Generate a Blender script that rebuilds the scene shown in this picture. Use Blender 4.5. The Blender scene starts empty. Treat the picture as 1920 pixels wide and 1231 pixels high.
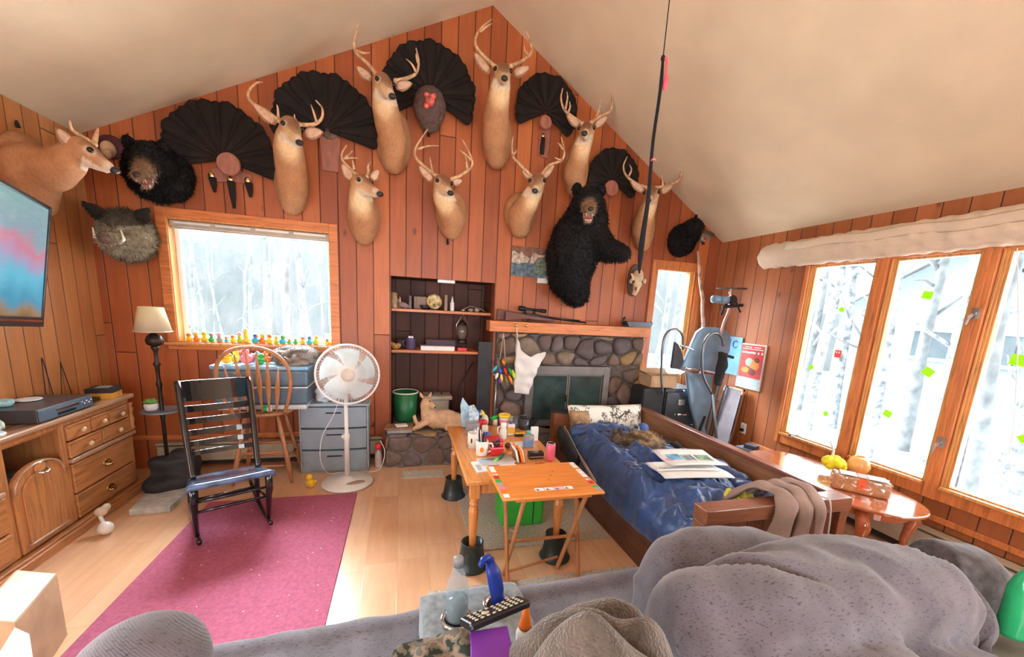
import bpy, bmesh, math, random
from mathutils import Vector, Matrix, noise
random.seed(7)
PI = math.pi
# ---------------------------------------------------------------- camera, world, exposure
CAM_H = 1.6
XPL = -2.6
FPX = 751.08
RM = Matrix(((0.9647243701, -0.2573941130, 0.0552735045), (-0.0043505589, 0.1943402876, 0.9809245258), (0.2632260670, 0.9465622659, -0.1863650033)))
scene = bpy.context.scene
col = scene.collection
cd = bpy.data.cameras.new('camera'); cam = bpy.data.objects.new('camera', cd); col.objects.link(cam)
cd.sensor_fit = 'HORIZONTAL'; cd.sensor_width = 36.0; cd.lens = FPX / 1920 * 36.0
cd.shift_y = 104.0 / 1920.0; cd.clip_start = 0.02; cd.clip_end = 200
right, up, fwd = Vector(RM[0]), Vector(RM[1]), Vector(RM[2])
m = Matrix((right, up, -fwd)).transposed().to_4x4(); m.translation = Vector((0, 0, CAM_H))
cam.matrix_world = m
scene.camera = cam
scene.view_settings.view_transform = 'Standard'; scene.view_settings.look = 'None'
scene.view_settings.gamma = 1.0; scene.view_settings.use_curve_mapping = False
scene.view_settings.exposure = 1.0
wd = bpy.data.worlds.new('sky'); scene.world = wd; wd.use_nodes = True
wt = wd.node_tree; bg = wt.nodes['Background']; bg.inputs[0].default_value = (0.90, 0.96, 1.0, 1)
# hazy overcast sky, brightest round the veiled sun beyond the gable
_tc = wt.nodes.new('ShaderNodeTexCoord'); _dp = wt.nodes.new('ShaderNodeVectorMath'); _dp.operation = 'DOT_PRODUCT'; _dp.inputs[1].default_value = Vector((-.22, .78, .585)).normalized()
_mx = wt.nodes.new('ShaderNodeMath'); _mx.operation = 'MAXIMUM'; _pw = wt.nodes.new('ShaderNodeMath'); _pw.operation = 'POWER'; _pw.inputs[1].default_value = 14.0
_ml = wt.nodes.new('ShaderNodeMath'); _ml.operation = 'MULTIPLY_ADD'; _ml.inputs[1].default_value = 75.0; _ml.inputs[2].default_value = 6.0
wt.links.new(_tc.outputs['Generated'], _dp.inputs[0]); wt.links.new(_dp.outputs['Value'], _mx.inputs[0]); wt.links.new(_mx.outputs[0], _pw.inputs[0]); wt.links.new(_pw.outputs[0], _ml.inputs[0]); wt.links.new(_ml.outputs[0], bg.inputs[1])


def ray(u, v):
    return RM.transposed() @ Vector((u - 960.0, -(v - 615.5 - 104.0), FPX))


def W(u, v, Y):   # point of the place at depth Y seen at photo pixel u, v
    d = ray(u, v); d *= Y / d.y; return d + Vector((0, 0, CAM_H))


def WX(u, v, X):
    d = ray(u, v); d *= X / d.x; return d + Vector((0, 0, CAM_H))


def WZ(u, v, z):
    d = ray(u, v); d *= (z - CAM_H) / d.z; return d + Vector((0, 0, CAM_H))


def area(name, loc, rot, sx, sy, energy, color=(1, 1, 1), portal=False):
    l = bpy.data.lights.new(name, 'AREA'); l.shape = 'RECTANGLE'; l.size = sx; l.size_y = sy; l.energy = energy; l.color = color
    l.cycles.is_portal = portal
    o = bpy.data.objects.new(name, l); o.location = loc; o.rotation_euler = rot; col.objects.link(o); return o


area('portal_right', (3.75, 2.0, 1.34), (0, PI / 2, 0), 1.7, 2.4, 1, portal=True)
area('portal_gable', (-1.26, 4.3, 1.66), (-PI / 2, 0, 0), 1.3, 1.1, 1, portal=True)
area('portal_left', (XPL, -.3, 1.5), (0, -PI / 2, 0), 1.4, 2.5, 1, portal=True)
area('portal_narrow', (3.02, 4.3, 1.2), (-PI / 2, 0, 0), .55, 2.0, 1, portal=True)
area('portal_rear', (0.4, -2.8, 1.52), (PI / 2, 0, 0), 2.6, 1.55, 1, portal=True)


# ---------------------------------------------------------------- node helpers
class NT:
    def __init__(s, mat):
        s.t = mat.node_tree; s.t.nodes.clear()

    def n(s, typ, ins=None, **kw):
        nd = s.t.nodes.new(typ)
        for k, v in kw.items(): setattr(nd, k, v)
        for k, v in (ins or {}).items():
            sock = nd.inputs[k]
            if isinstance(v, bpy.types.NodeSocket): s.t.links.new(v, sock)
            elif isinstance(v, bpy.types.Node): s.t.links.new(v.outputs[0], sock)
            else:
                if hasattr(sock.default_value, '__len__') and len(sock.default_value) == 4 and len(v) == 3: v = tuple(v) + (1,)
                sock.default_value = v
        return nd

    def math(s, op, a, b=0.0, c=None):
        i = {0: a, 1: b}
        if c is not None: i[2] = c
        return s.n('ShaderNodeMath', i, operation=op).outputs[0]

    def mix(s, fac, a, b, mode='MIX'):
        nd = s.n('ShaderNodeMix', data_type='RGBA', blend_type=mode)
        for k, v in ((0, fac), (6, a), (7, b)):
            sock = nd.inputs[k]
            if isinstance(v, bpy.types.NodeSocket): s.t.links.new(v, sock)
            else:
                if k > 0 and len(v) == 3: v = tuple(v) + (1,)
                sock.default_value = v
        return nd.outputs[2]

    def ramp(s, fac, stops, interp='LINEAR'):
        nd = s.n('ShaderNodeValToRGB', {0: fac}); cr = nd.color_ramp; cr.interpolation = interp
        while len(cr.elements) < len(stops): cr.elements.new(0.5)
        for e, (p, c) in zip(cr.elements, stops):
            e.position = p; e.color = tuple(c) + (1,) if len(c) == 3 else c
        return nd.outputs[0]

    def out(s, sh):
        s.n('ShaderNodeOutputMaterial', {0: sh})


_mats = {}


def new_mat(name):
    m_ = bpy.data.materials.new(name); m_.use_nodes = True; return m_, NT(m_)


def mat(name, color, rough=0.5, metal=0.0, var=0.12, scale=8.0, bump=0.0, bscale=60.0, spec=0.5, stretch=(1, 1, 1), trans=0.0, coat=0.0, emit=None, emit_s=0.0, alpha=1.0, sheen=0.0):
    """plain procedural material: noise-varied colour plus optional noise bump, object coordinates"""
    if name in _mats: return _mats[name]
    m_, t = new_mat(name)
    tc = t.n('ShaderNodeTexCoord').outputs['Object']
    mp = t.n('ShaderNodeMapping', {0: tc, 3: stretch}).outputs[0]
    nz = t.n('ShaderNodeTexNoise', {'Vector': mp, 'Scale': scale, 'Detail': 5.0}).outputs[0]
    d = tuple(max(0, c * (1 - var * 1.6)) for c in color); l = tuple(min(1, c * (1 + var * 1.3)) for c in color)
    c = t.ramp(nz, [(0.3, d), (0.7, l)])
    b = t.n('ShaderNodeBsdfPrincipled', {'Base Color': c, 'Roughness': rough, 'Metallic': metal, 'Specular IOR Level': spec, 'Transmission Weight': trans, 'Coat Weight': coat, 'Alpha': alpha, 'Sheen Weight': sheen})
    if emit: b.inputs['Emission Color'].default_value = tuple(emit) + (1,); b.inputs['Emission Strength'].default_value = emit_s
    if bump:
        n2 = t.n('ShaderNodeTexNoise', {'Vector': mp, 'Scale': bscale, 'Detail': 3.0}).outputs[0]
        bp = t.n('ShaderNodeBump', {'Height': n2, 'Strength': bump, 'Distance': 0.01}).outputs[0]
        t.t.links.new(bp, b.inputs['Normal'])
    t.out(b); _mats[name] = m_; return m_


def mat_attr(name, rough=0.8, bump=0.3, bscale=120.0, stretch=(1, 1, 1), var=0.25, vscale=40.0, sheen=0.0, spec=0.3):
    """colour of its own per point (fur, feather markings) from the mesh attribute 'hue'"""
    if name in _mats: return _mats[name]
    m_, t = new_mat(name)
    tc = t.n('ShaderNodeTexCoord').outputs['Object']
    mp = t.n('ShaderNodeMapping', {0: tc, 3: stretch}).outputs[0]
    a = t.n('ShaderNodeVertexColor', layer_name='hue').outputs[0]
    nz = t.n('ShaderNodeTexNoise', {'Vector': mp, 'Scale': vscale, 'Detail': 6.0}).outputs[0]
    c = t.mix(1.0, a, t.ramp(nz, [(0.3, (1 - var,) * 3), (0.7, (1 + 0,) * 3)]), 'MULTIPLY')
    b = t.n('ShaderNodeBsdfPrincipled', {'Base Color': c, 'Roughness': rough, 'Sheen Weight': sheen, 'Specular IOR Level': spec})
    n2 = t.n('ShaderNodeTexNoise', {'Vector': mp, 'Scale': bscale, 'Detail': 3.0}).outputs[0]
    bp = t.n('ShaderNodeBump', {'Height': n2, 'Strength': bump, 'Distance': 0.01}).outputs[0]
    t.t.links.new(bp, b.inputs['Normal'])
    t.out(b); _mats[name] = m_; return m_


def mat_planks(name, across, along, width, tones, length=2.4, rough=0.45, groove=0.018, gdark=0.25, knots=True, gbump=0.6, grain=0.25, offset=0.0, coat=0.0):
    """boards: tone per board, grain, knots and grooves. across / along are axis numbers in object space"""
    if name in _mats: return _mats[name]
    m_, t = new_mat(name)
    sx = t.n('ShaderNodeSeparateXYZ', {0: t.n('ShaderNodeTexCoord').outputs['Object']})
    u = t.math('ADD', sx.outputs[across], 50.0 + offset); v = t.math('ADD', sx.outputs[along], 50.0)
    ui = t.math('DIVIDE', u, width); k = t.math('FLOOR', ui); fr = t.math('FRACT', ui)
    wn = t.n('ShaderNodeTexWhiteNoise', {'W': k}, noise_dimensions='1D').outputs[0]
    vi = t.math('DIVIDE', t.math('ADD', v, t.math('MULTIPLY', wn, length * 3)), length); kv = t.math('FLOOR', vi); fv = t.math('FRACT', vi)
    wn2 = t.n('ShaderNodeTexWhiteNoise', {'W': t.math('ADD', t.math('MULTIPLY', k, 7.13), t.math('MULTIPLY', kv, 3.71))}, noise_dimensions='1D').outputs[0]
    n = len(tones)
    c = t.ramp(wn2, [(i / (n - 1) if n > 1 else 0, tones[i]) for i in range(n)])
    vec = t.n('ShaderNodeCombineXYZ', {0: t.math('ADD', u, t.math('MULTIPLY', wn2, 9.0)), 1: t.math('MULTIPLY', v, 0.09), 2: t.math('MULTIPLY', wn2, 5.0)}).outputs[0]
    g = t.n('ShaderNodeTexNoise', {'Vector': vec, 'Scale': 28.0, 'Detail': 6.0, 'Roughness': 0.6, 'Distortion': 0.6}).outputs[0]
    c = t.mix(grain, c, t.ramp(g, [(0.3, (0.25, 0.2, 0.16)), (0.65, (1, 1, 1))]), 'MULTIPLY')
    vec3 = t.n('ShaderNodeCombineXYZ', {0: u, 1: v, 2: 0.0}).outputs[0]
    blot = t.n('ShaderNodeTexNoise', {'Vector': vec3, 'Scale': 1.6, 'Detail': 3.0}).outputs[0]
    c = t.mix(0.35, c, t.ramp(blot, [(0.35, (0.72, 0.66, 0.6)), (0.6, (1, 1, 1))]), 'MULTIPLY')
    if knots:
        vk = t.n('ShaderNodeCombineXYZ', {0: t.math('MULTIPLY', u, 1.0), 1: t.math('MULTIPLY', v, 0.55), 2: 0.0}).outputs[0]
        vo = t.n('ShaderNodeTexVoronoi', {'Vector': vk, 'Scale': 3.4, 'Randomness': 1.0}).outputs['Distance']
        kn = t.ramp(vo, [(0.035, (1, 1, 1)), (0.085, (0, 0, 0))])
        c = t.mix(t.math('MULTIPLY', kn, 0.75), c, tuple(x * 0.25 for x in tones[0]))
    e = t.math('MINIMUM', fr, t.math('SUBTRACT', 1.0, fr))
    e2 = t.math('MULTIPLY', t.math('MINIMUM', fv, t.math('SUBTRACT', 1.0, fv)), length / width)
    e = t.math('MINIMUM', e, t.math('ADD', e2, 0.0))
    gm = t.ramp(e, [(groove * 0.6, (0, 0, 0)), (groove * 2.2, (1, 1, 1))])
    c = t.mix(gm, tuple(x * gdark for x in tones[0]), c)
    h = t.math('ADD', t.math('MULTIPLY', gm, 1.0), t.math('MULTIPLY', g, 0.06))
    bp = t.n('ShaderNodeBump', {'Height': h, 'Strength': gbump, 'Distance': 0.006}).outputs[0]
    b = t.n('ShaderNodeBsdfPrincipled', {'Base Color': c, 'Roughness': rough, 'Normal': bp, 'Coat Weight': coat, 'Coat Roughness': 0.15})
    t.out(b); _mats[name] = m_; return m_


def mat_wood(name, color, axis=2, rough=0.4, coat=0.0, scale=6.0, contrast=0.5, dark=None):
    """grained wood running along an axis"""
    if name in _mats: return _mats[name]
    m_, t = new_mat(name)
    st = [9, 9, 9]; st[axis] = 0.8
    mp = t.n('ShaderNodeMapping', {0: t.n('ShaderNodeTexCoord').outputs['Object'], 3: st}).outputs[0]
    g = t.n('ShaderNodeTexNoise', {'Vector': mp, 'Scale': scale, 'Detail': 6.0, 'Distortion': 0.8}).outputs[0]
    dk = dark or tuple(x * (1 - contrast) for x in color)
    c = t.ramp(g, [(0.32, dk), (0.5, color), (0.7, tuple(min(1, x * 1.18) for x in color))])
    bp = t.n('ShaderNodeBump', {'Height': g, 'Strength': 0.12, 'Distance': 0.004}).outputs[0]
    b = t.n('ShaderNodeBsdfPrincipled', {'Base Color': c, 'Roughness': rough, 'Normal': bp, 'Coat Weight': coat, 'Coat Roughness': 0.12})
    t.out(b); _mats[name] = m_; return m_


# ---------------------------------------------------------------- mesh builder
def basis(d, upv=Vector((0, 0, 1))):
    d = Vector(d).normalized(); s = d.cross(Vector(upv))
    if s.length < 1e-4: s = d.cross(Vector((0, 1, 0)))
    s.normalize(); n = s.cross(d).normalized(); return d, s, n


class MB:
    def __init__(s):
        s.v = []; s.f = []; s.mi = []; s.cur = 0

    def add(s, vs, fs):
        o = len(s.v); s.v += [Vector(x) for x in vs]; s.f += [tuple(i + o for i in f) for f in fs]; s.mi += [s.cur] * len(fs); return s

    def box(s, c, sz, rz=0.0, R=None):
        R = R or Matrix.Rotation(rz, 3, 'Z'); c = Vector(c)
        vs = [c + R @ Vector((a * sz[0] / 2, b * sz[1] / 2, d * sz[2] / 2)) for a in (-1, 1) for b in (-1, 1) for d in (-1, 1)]
        return s.add(vs, [(0, 1, 3, 2), (4, 6, 7, 5), (0, 4, 5, 1), (2, 3, 7, 6), (0, 2, 6, 4), (1, 5, 7, 3)])

    def b(s, x0, x1, y0, y1, z0, z1):
        return s.box(((x0 + x1) / 2, (y0 + y1) / 2, (z0 + z1) / 2), (abs(x1 - x0), abs(y1 - y0), abs(z1 - z0)))

    def prism(s, poly, z0, z1, T=None):
        """polygon in xy extruded in z; T maps local to target"""
        n = len(poly); T = T or Matrix.Identity(4)
        vs = [T @ Vector((p[0], p[1], z)) for z in (z0, z1) for p in poly]
        return s.add(vs, [tuple(range(n - 1, -1, -1)), tuple(range(n, 2 * n))] + [(i, (i + 1) % n, n + (i + 1) % n, n + i) for i in range(n)])

    def loft(s, pts, radii, n=14, upv=(0, 0, 1), cap=True, close=False):
        """swept ellipse; radii: r or (side, normal)"""
        pts = [Vector(p) for p in pts]; k = len(pts); rings = []
        prev = None
        for i, p in enumerate(pts):
            if close: t = pts[(i + 1) % k] - pts[i - 1]
            else: t = pts[min(i + 1, k - 1)] - pts[max(i - 1, 0)]
            d, sd, nn = basis(t, upv if prev is None else prev)
            if prev is not None:
                sd = d.cross(prev)
                if sd.length < 1e-5: d, sd, nn = basis(t, upv)
                else: sd.normalize(); nn = sd.cross(d).normalized()
            prev = nn
            r = radii[i] if isinstance(radii, (list, tuple)) and not (len(radii) == 2 and k != 2) else radii
            rx, rn = r if isinstance(r, (list, tuple)) else (r, r)
            rings.append([p + sd * (rx * math.cos(2 * PI * j / n)) + nn * (rn * math.sin(2 * PI * j / n)) for j in range(n)])
        vs = [v for r_ in rings for v in r_]; fs = []
        for i in range(k if close else k - 1):
            a, b_ = i * n, ((i + 1) % k) * n
            for j in range(n): fs.append((a + j, a + (j + 1) % n, b_ + (j + 1) % n, b_ + j))
        if cap and not close:
            fs.append(tuple(range(n - 1, -1, -1))); fs.append(tuple((k - 1) * n + j for j in range(n)))
        return s.add(vs, fs)

    def tube(s, pts, r, n=8, **kw):
        k = len(pts); rr = list(r) if isinstance(r, (list, tuple)) else [r] * k
        return s.loft(pts, rr if k != 2 else [rr[0], rr[-1]], n=n, **kw)

    def cyl(s, p0, p1, r0, r1=None, n=20):
        r1 = r0 if r1 is None else r1
        return s.loft([p0, p1], [r0, r1], n=n)

    def lathe(s, prof, c=(0, 0, 0), n=28, ax=2, T=None):
        """prof: list of (r, h) about a vertical axis at c"""
        c = Vector(c); vs = []; k = len(prof)
        for r, h in prof:
            for j in range(n):
                a = 2 * PI * j / n
                p = Vector((r * math.cos(a), r * math.sin(a), h))
                if T: p = T @ p
                vs.append(p + c)
        fs = [(i * n + j, i * n + (j + 1) % n, (i + 1) * n + (j + 1) % n, (i + 1) * n + j) for i in range(k - 1) for j in range(n)]
        if prof[0][0] > 1e-5: fs.append(tuple(range(n - 1, -1, -1)))
        if prof[-1][0] > 1e-5: fs.append(tuple((k - 1) * n + j for j in range(n)))
        return s.add(vs, fs)

    def ell(s, c, r, R=None, nu=20, nv=12):
        c = Vector(c); r = (r, r, r) if not isinstance(r, (tuple, list)) else r; R = R or Matrix.Identity(3)
        vs = [c + R @ Vector((0, 0, -r[2]))]
        for i in range(1, nv):
            ph = PI * i / nv - PI / 2
            for j in range(nu):
                th = 2 * PI * j / nu
                vs.append(c + R @ Vector((r[0] * math.cos(ph) * math.cos(th), r[1] * math.cos(ph) * math.sin(th), r[2] * math.sin(ph))))
        vs.append(c + R @ Vector((0, 0, r[2]))); fs = []
        for j in range(nu): fs.append((0, 1 + (j + 1) % nu, 1 + j))
        for i in range(nv - 2):
            for j in range(nu):
                a = 1 + i * nu; fs.append((a + j, a + (j + 1) % nu, a + nu + (j + 1) % nu, a + nu + j))
        L = len(vs) - 1; a = 1 + (nv - 2) * nu
        for j in range(nu): fs.append((a + j, a + (j + 1) % nu, L))
        return s.add(vs, fs)

    def grid(s, fn, nu, nv):
        """fn(u, v) -> point, u v in 0..1"""
        vs = [Vector(fn(i / nu, j / nv)) for i in range(nu + 1) for j in range(nv + 1)]
        return s.add(vs, [(i * (nv + 1) + j, (i + 1) * (nv + 1) + j, (i + 1) * (nv + 1) + j + 1, i * (nv + 1) + j + 1) for i in range(nu) for j in range(nv)])

    def mesh(s, name, mats, off=Vector((0, 0, 0)), smooth=False):
        me = bpy.data.meshes.new(name); me.from_pydata([tuple(v - off) for v in s.v], [], s.f)
        for m_ in (mats if isinstance(mats, (list, tuple)) else [mats]): me.materials.append(m_)
        me.polygons.foreach_set('material_index', s.mi)
        me.update(); bm = bmesh.new(); bm.from_mesh(me); bmesh.ops.recalc_face_normals(bm, faces=bm.faces); bm.to_mesh(me); bm.free()
        if smooth: me.polygons.foreach_set('use_smooth', [True] * len(me.polygons))
        return me


def remesh(mb, voxel=0.01, smooth=4, disp=0.0, dscale=30.0, clampf=None):
    """union of overlapping shapes as one continuous skin; returns a new MB"""
    me = mb.mesh('tmp', []) if False else bpy.data.meshes.new('tmp')
    me.from_pydata([tuple(v) for v in mb.v], [], mb.f); me.update()
    bm = bmesh.new(); bm.from_mesh(me); bmesh.ops.recalc_face_normals(bm, faces=bm.faces); bm.to_mesh(me); bm.free()
    ob = bpy.data.objects.new('tmp', me); col.objects.link(ob)
    md = ob.modifiers.new('r', 'REMESH'); md.mode = 'VOXEL'; md.voxel_size = voxel
    if smooth: sm = ob.modifiers.new('s', 'SMOOTH'); sm.iterations = smooth; sm.factor = 0.6
    dg = bpy.context.evaluated_depsgraph_get(); ev = ob.evaluated_get(dg); m2 = ev.to_mesh()
    out = MB(); out.v = [v.co.copy() for v in m2.vertices]; out.f = [tuple(p.vertices) for p in m2.polygons]; out.mi = [0] * len(out.f)
    if disp:
        nr = [v.normal.copy() for v in m2.vertices]
        for i, v in enumerate(out.v): out.v[i] = v + nr[i] * (noise.noise(v * dscale) * disp)
    ev.to_mesh_clear(); bpy.data.objects.remove(ob); bpy.data.meshes.remove(me)
    if clampf: out.v = [clampf(v) for v in out.v]
    return out


def hue(me, fn, off=Vector((0, 0, 0))):
    a = me.color_attributes.new('hue', 'FLOAT_COLOR', 'POINT')
    buf = []
    for v in me.vertices: buf += list(fn(v.co + off)) + [1.0]
    a.data.foreach_set('color', buf)


# ---------------------------------------------------------------- things and parts
def props(o, label=None, cat=None, group=None, kind=None):
    for k, v in (('label', label), ('category', cat), ('group', group), ('kind', kind)):
        if v: o[k] = v
    return o


def link(name, me, parent=None, loc=(0, 0, 0), rz=0.0, bevel=0.0, solid=0.0, sub=0):
    o = bpy.data.objects.new(name, me); col.objects.link(o)
    if parent: o.parent = parent
    o.location = loc; o.rotation_euler = (0, 0, rz)
    if solid: md = o.modifiers.new('solid', 'SOLIDIFY'); md.thickness = solid; md.offset = 0
    if bevel: md = o.modifiers.new('bevel', 'BEVEL'); md.width = bevel; md.segments = 2; md.limit_method = 'ANGLE'; md.angle_limit = 0.7
    if sub: md = o.modifiers.new('sub', 'SUBSURF'); md.levels = sub; md.render_levels = sub
    return o


class Thing:
    """an Empty at the thing's base; parts are modelled in world coordinates (world=True) or local ones"""
    def __init__(s, name, label, cat, loc=(0, 0, 0), rz=0.0, group=None, world=False):
        s.o = bpy.data.objects.new(name, None); col.objects.link(s.o); s.o.empty_display_size = 0.05
        s.o.location = loc; s.o.rotation_euler = (0, 0, rz); props(s.o, label, cat, group)
        s.off = Vector(loc) if world else Vector((0, 0, 0))

    def part(s, name, mb, m_, parent=None, smooth=False, bevel=0.0, solid=0.0, sub=0, label=None, kind=None, huef=None):
        me = mb.mesh(name, m_, s.off, smooth)
        if huef: hue(me, huef, s.off)
        o = link(name, me, parent or s.o, bevel=bevel, solid=solid, sub=sub)
        if label: o['label'] = label
        if kind: o['kind'] = kind
        return o


def single(name, label, cat, mb, m_, loc=(0, 0, 0), rz=0.0, group=None, smooth=False, bevel=0.0, solid=0.0, sub=0, world=False, kind=None, huef=None):
    off = Vector(loc) if world else Vector((0, 0, 0))
    me = mb.mesh(name, m_, off, smooth)
    if huef: hue(me, huef, off)
    o = link(name, me, None, loc, rz, bevel, solid, sub); props(o, label, cat, group, kind); return o


def struct(name, mb, m_, parent=None, smooth=False, bevel=0.0):
    o = link(name, mb.mesh(name, m_, smooth=smooth), parent, bevel=bevel)
    if not parent: o['kind'] = 'structure'
    return o


def dup(o, loc, rz=0.0, label=None, group=None):
    r = o.copy(); col.objects.link(r); r.location = loc; r.rotation_euler = (0, 0, rz)
    if label: r['label'] = label
    if group: r['group'] = group
    for ch in list(o.children):
        c = ch.copy(); col.objects.link(c); c.parent = r
        for g_ in list(ch.children):
            d = g_.copy(); col.objects.link(d); d.parent = c
    return r


def spline(pts, n=6):
    """Catmull-Rom through points"""
    P = [Vector(p) for p in pts]; P = [P[0] * 2 - P[1]] + P + [P[-1] * 2 - P[-2]]; out = []
    for i in range(1, len(P) - 2):
        for k in range(n):
            t = k / n; a, b_, c, d = P[i - 1], P[i], P[i + 1], P[i + 2]
            out.append(0.5 * ((2 * b_) + (c - a) * t + (2 * a - 5 * b_ + 4 * c - d) * t * t + (3 * b_ - a - 3 * c + d) * t ** 3))
    out.append(P[-2]); return out


def lerp(a, b_, t): return a + (b_ - a) * t


def sph(r): return r
# ================================================================ the room
GY = 4.12; XL = -2.40; XR = 3.60; RX = 0.77; RZ = 4.26; EL = 2.72; ER = 2.485; YB = -2.7
PINE = [(0.34, 0.082, 0.026), (0.50, 0.135, 0.038), (0.40, 0.10, 0.032), (0.62, 0.18, 0.05), (0.31, 0.072, 0.024), (0.54, 0.15, 0.045)]
PINE_L = [(0.52, 0.20, 0.065), (0.64, 0.27, 0.09), (0.46, 0.165, 0.055), (0.68, 0.30, 0.10)]
m_gable = mat_planks('pine_boards_gable', 0, 2, 0.148, PINE, rough=0.42, length=5.2)
m_left = mat_planks('pine_boards_left', 1, 2, 0.128, PINE_L, rough=0.4, length=6)
m_right = mat_planks('pine_boards_right', 1, 2, 0.148, [(0.34, 0.105, 0.036), (0.46, 0.155, 0.052), (0.38, 0.12, 0.042), (0.50, 0.17, 0.06)], rough=0.42, length=6)
m_floor = mat_planks('laminate_floor', 0, 1, 0.19, [(0.72, 0.41, 0.23), (0.80, 0.49, 0.29), (0.76, 0.44, 0.25), (0.84, 0.53, 0.33)], length=0.9, rough=0.22, groove=0.004, gdark=0.72, knots=False, gbump=0.15, grain=0.16, coat=.6)
m_ceil = mat('plaster_ceiling', (0.72, 0.575, 0.385), rough=0.9, var=0.04, scale=3, bump=0.12, bscale=160)
m_trim = mat_wood('orange_pine_trim', (0.62, 0.20, 0.06), axis=0, rough=0.35, contrast=0.3)
m_trimz = mat_wood('orange_pine_trim_upright', (0.62, 0.20, 0.06), axis=2, rough=0.35, contrast=0.3)
m_sash = mat_wood('varnished_sash', (0.68, 0.32, 0.10), axis=2, rough=0.3, contrast=0.35)
m_vinyl = mat('white_vinyl', (0.85, 0.85, 0.82), rough=0.4, var=0.03)


def topz(x): return EL + (RZ - EL) * (x - XL) / (RX - XL) if x < RX else RZ + (ER - RZ) * (x - RX) / (XR - RX)


def gable(y0, y1, holes, x0=XL, x1=XR):
    mb = MB(); xs = sorted({x0, x1, RX} | {h[0] for h in holes} | {h[1] for h in holes})
    for a, b_ in zip(xs, xs[1:]):
        mid = (a + b_) / 2; hs = sorted([h for h in holes if h[0] <= mid <= h[1]], key=lambda h: h[2]); z = 0.0
        for h in hs:
            if h[2] > z: mb.b(a, b_, y0, y1, z, h[2])
            z = h[3]
        vs = [(x, y, zz) for y in (y0, y1) for (x, zz) in ((a, z), (b_, z), (b_, topz(b_) + .02), (a, topz(a) + .02))]
        mb.add(vs, [(0, 1, 2, 3), (7, 6, 5, 4), (0, 4, 5, 1), (1, 5, 6, 2), (2, 6, 7, 3), (3, 7, 4, 0)])
    return mb


WIN = (-1.885, -0.632, 1.15, 2.172); NOOK = (-0.115, 0.905, 0.0, 1.837); SLIT = (2.768, 3.28, 0.30, 2.12)
wg = gable(GY, GY + .14, [WIN, NOOK, SLIT])
struct('wall_gable', wg, m_gable)
struct('floor', MB().b(XL - .1, XR + .2, YB - .1, GY + .8, -.06, 0), m_floor)
for nm, xa, za, xb, zb in (('ceiling_left', XL - .14, EL - .07, RX, RZ), ('ceiling_right', RX, RZ, XR + .14, ER - .09)):
    mb = MB(); mb.add([(xa, YB, za), (xb, YB, zb), (xb, GY, zb), (xa, GY, za), (xa, YB, za + .1), (xb, YB, zb + .1), (xb, GY, zb + .1), (xa, GY, za + .1)],
                      [(0, 1, 2, 3), (4, 5, 6, 7), (0, 1, 5, 4), (1, 2, 6, 5), (2, 3, 7, 6), (3, 0, 4, 7)])
    struct(nm, mb, m_ceil)


def wall_x(x0, x1, ya, yb, zt, holes):
    mb = MB(); ys = sorted({ya, yb} | {h[0] for h in holes} | {h[1] for h in holes})
    for a, b_ in zip(ys, ys[1:]):
        mid = (a + b_) / 2; z = 0.0
        for h in sorted([h for h in holes if h[0] <= mid <= h[1]], key=lambda h: h[2]):
            mb.b(x0, x1, a, b_, z, h[2]); z = h[3]
        mb.b(x0, x1, a, b_, z, zt)
    return mb


struct('wall_left', wall_x(XL - .12, XL, YB, GY, EL, [(-1.6, 1.0, .75, 2.2)]), m_left)
struct('window_8', MB().b(XL, XL + .02, -1.67, 1.07, .68, .75).b(XL, XL + .02, -1.67, 1.07, 2.2, 2.27).b(XL, XL + .02, -1.67, -1.6, .75, 2.2).b(XL, XL + .02, 1.0, 1.07, .75, 2.2).b(XL - .05, XL + .01, -.33, -.27, .75, 2.2), m_trimz)  # unseen window added to the left wall to brighten the floor
RW = (1.02, 2.98, 0.52, 2.14)
struct('wall_right', wall_x(XR, XR + .14, YB, GY, ER, [RW, (-1.9, -.4, .9, 2.14)]), m_right)
mb = gable(YB - .14, YB, [(-.9, 1.7, .75, 2.3)])
struct('wall_rear', mb, m_gable)

# --- nook: a recess beside the chimney breast
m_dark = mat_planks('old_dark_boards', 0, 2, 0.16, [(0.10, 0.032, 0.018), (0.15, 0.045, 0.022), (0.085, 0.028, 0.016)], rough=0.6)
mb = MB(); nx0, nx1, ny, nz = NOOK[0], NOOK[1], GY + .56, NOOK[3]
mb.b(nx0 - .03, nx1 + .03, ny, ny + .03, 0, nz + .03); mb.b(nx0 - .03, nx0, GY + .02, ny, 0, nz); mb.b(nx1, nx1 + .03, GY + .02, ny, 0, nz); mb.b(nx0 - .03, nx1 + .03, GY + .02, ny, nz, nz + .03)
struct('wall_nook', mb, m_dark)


# --- windows
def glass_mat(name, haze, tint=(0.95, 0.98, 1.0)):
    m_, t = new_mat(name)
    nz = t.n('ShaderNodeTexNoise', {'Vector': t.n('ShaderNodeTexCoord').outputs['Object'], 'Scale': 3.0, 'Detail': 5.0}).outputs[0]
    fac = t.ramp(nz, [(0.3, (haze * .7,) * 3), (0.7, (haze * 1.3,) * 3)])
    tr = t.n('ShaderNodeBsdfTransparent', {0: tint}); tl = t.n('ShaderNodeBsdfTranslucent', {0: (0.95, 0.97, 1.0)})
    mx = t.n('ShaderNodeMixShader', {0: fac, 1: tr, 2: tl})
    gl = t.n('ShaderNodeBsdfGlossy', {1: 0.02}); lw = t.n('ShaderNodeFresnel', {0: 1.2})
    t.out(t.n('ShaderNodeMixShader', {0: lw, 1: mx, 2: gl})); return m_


m_glass = glass_mat('glare_haze_glass', 0.006)  # translucent haze in the panes stands in for overexposed, washed-out glare


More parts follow.
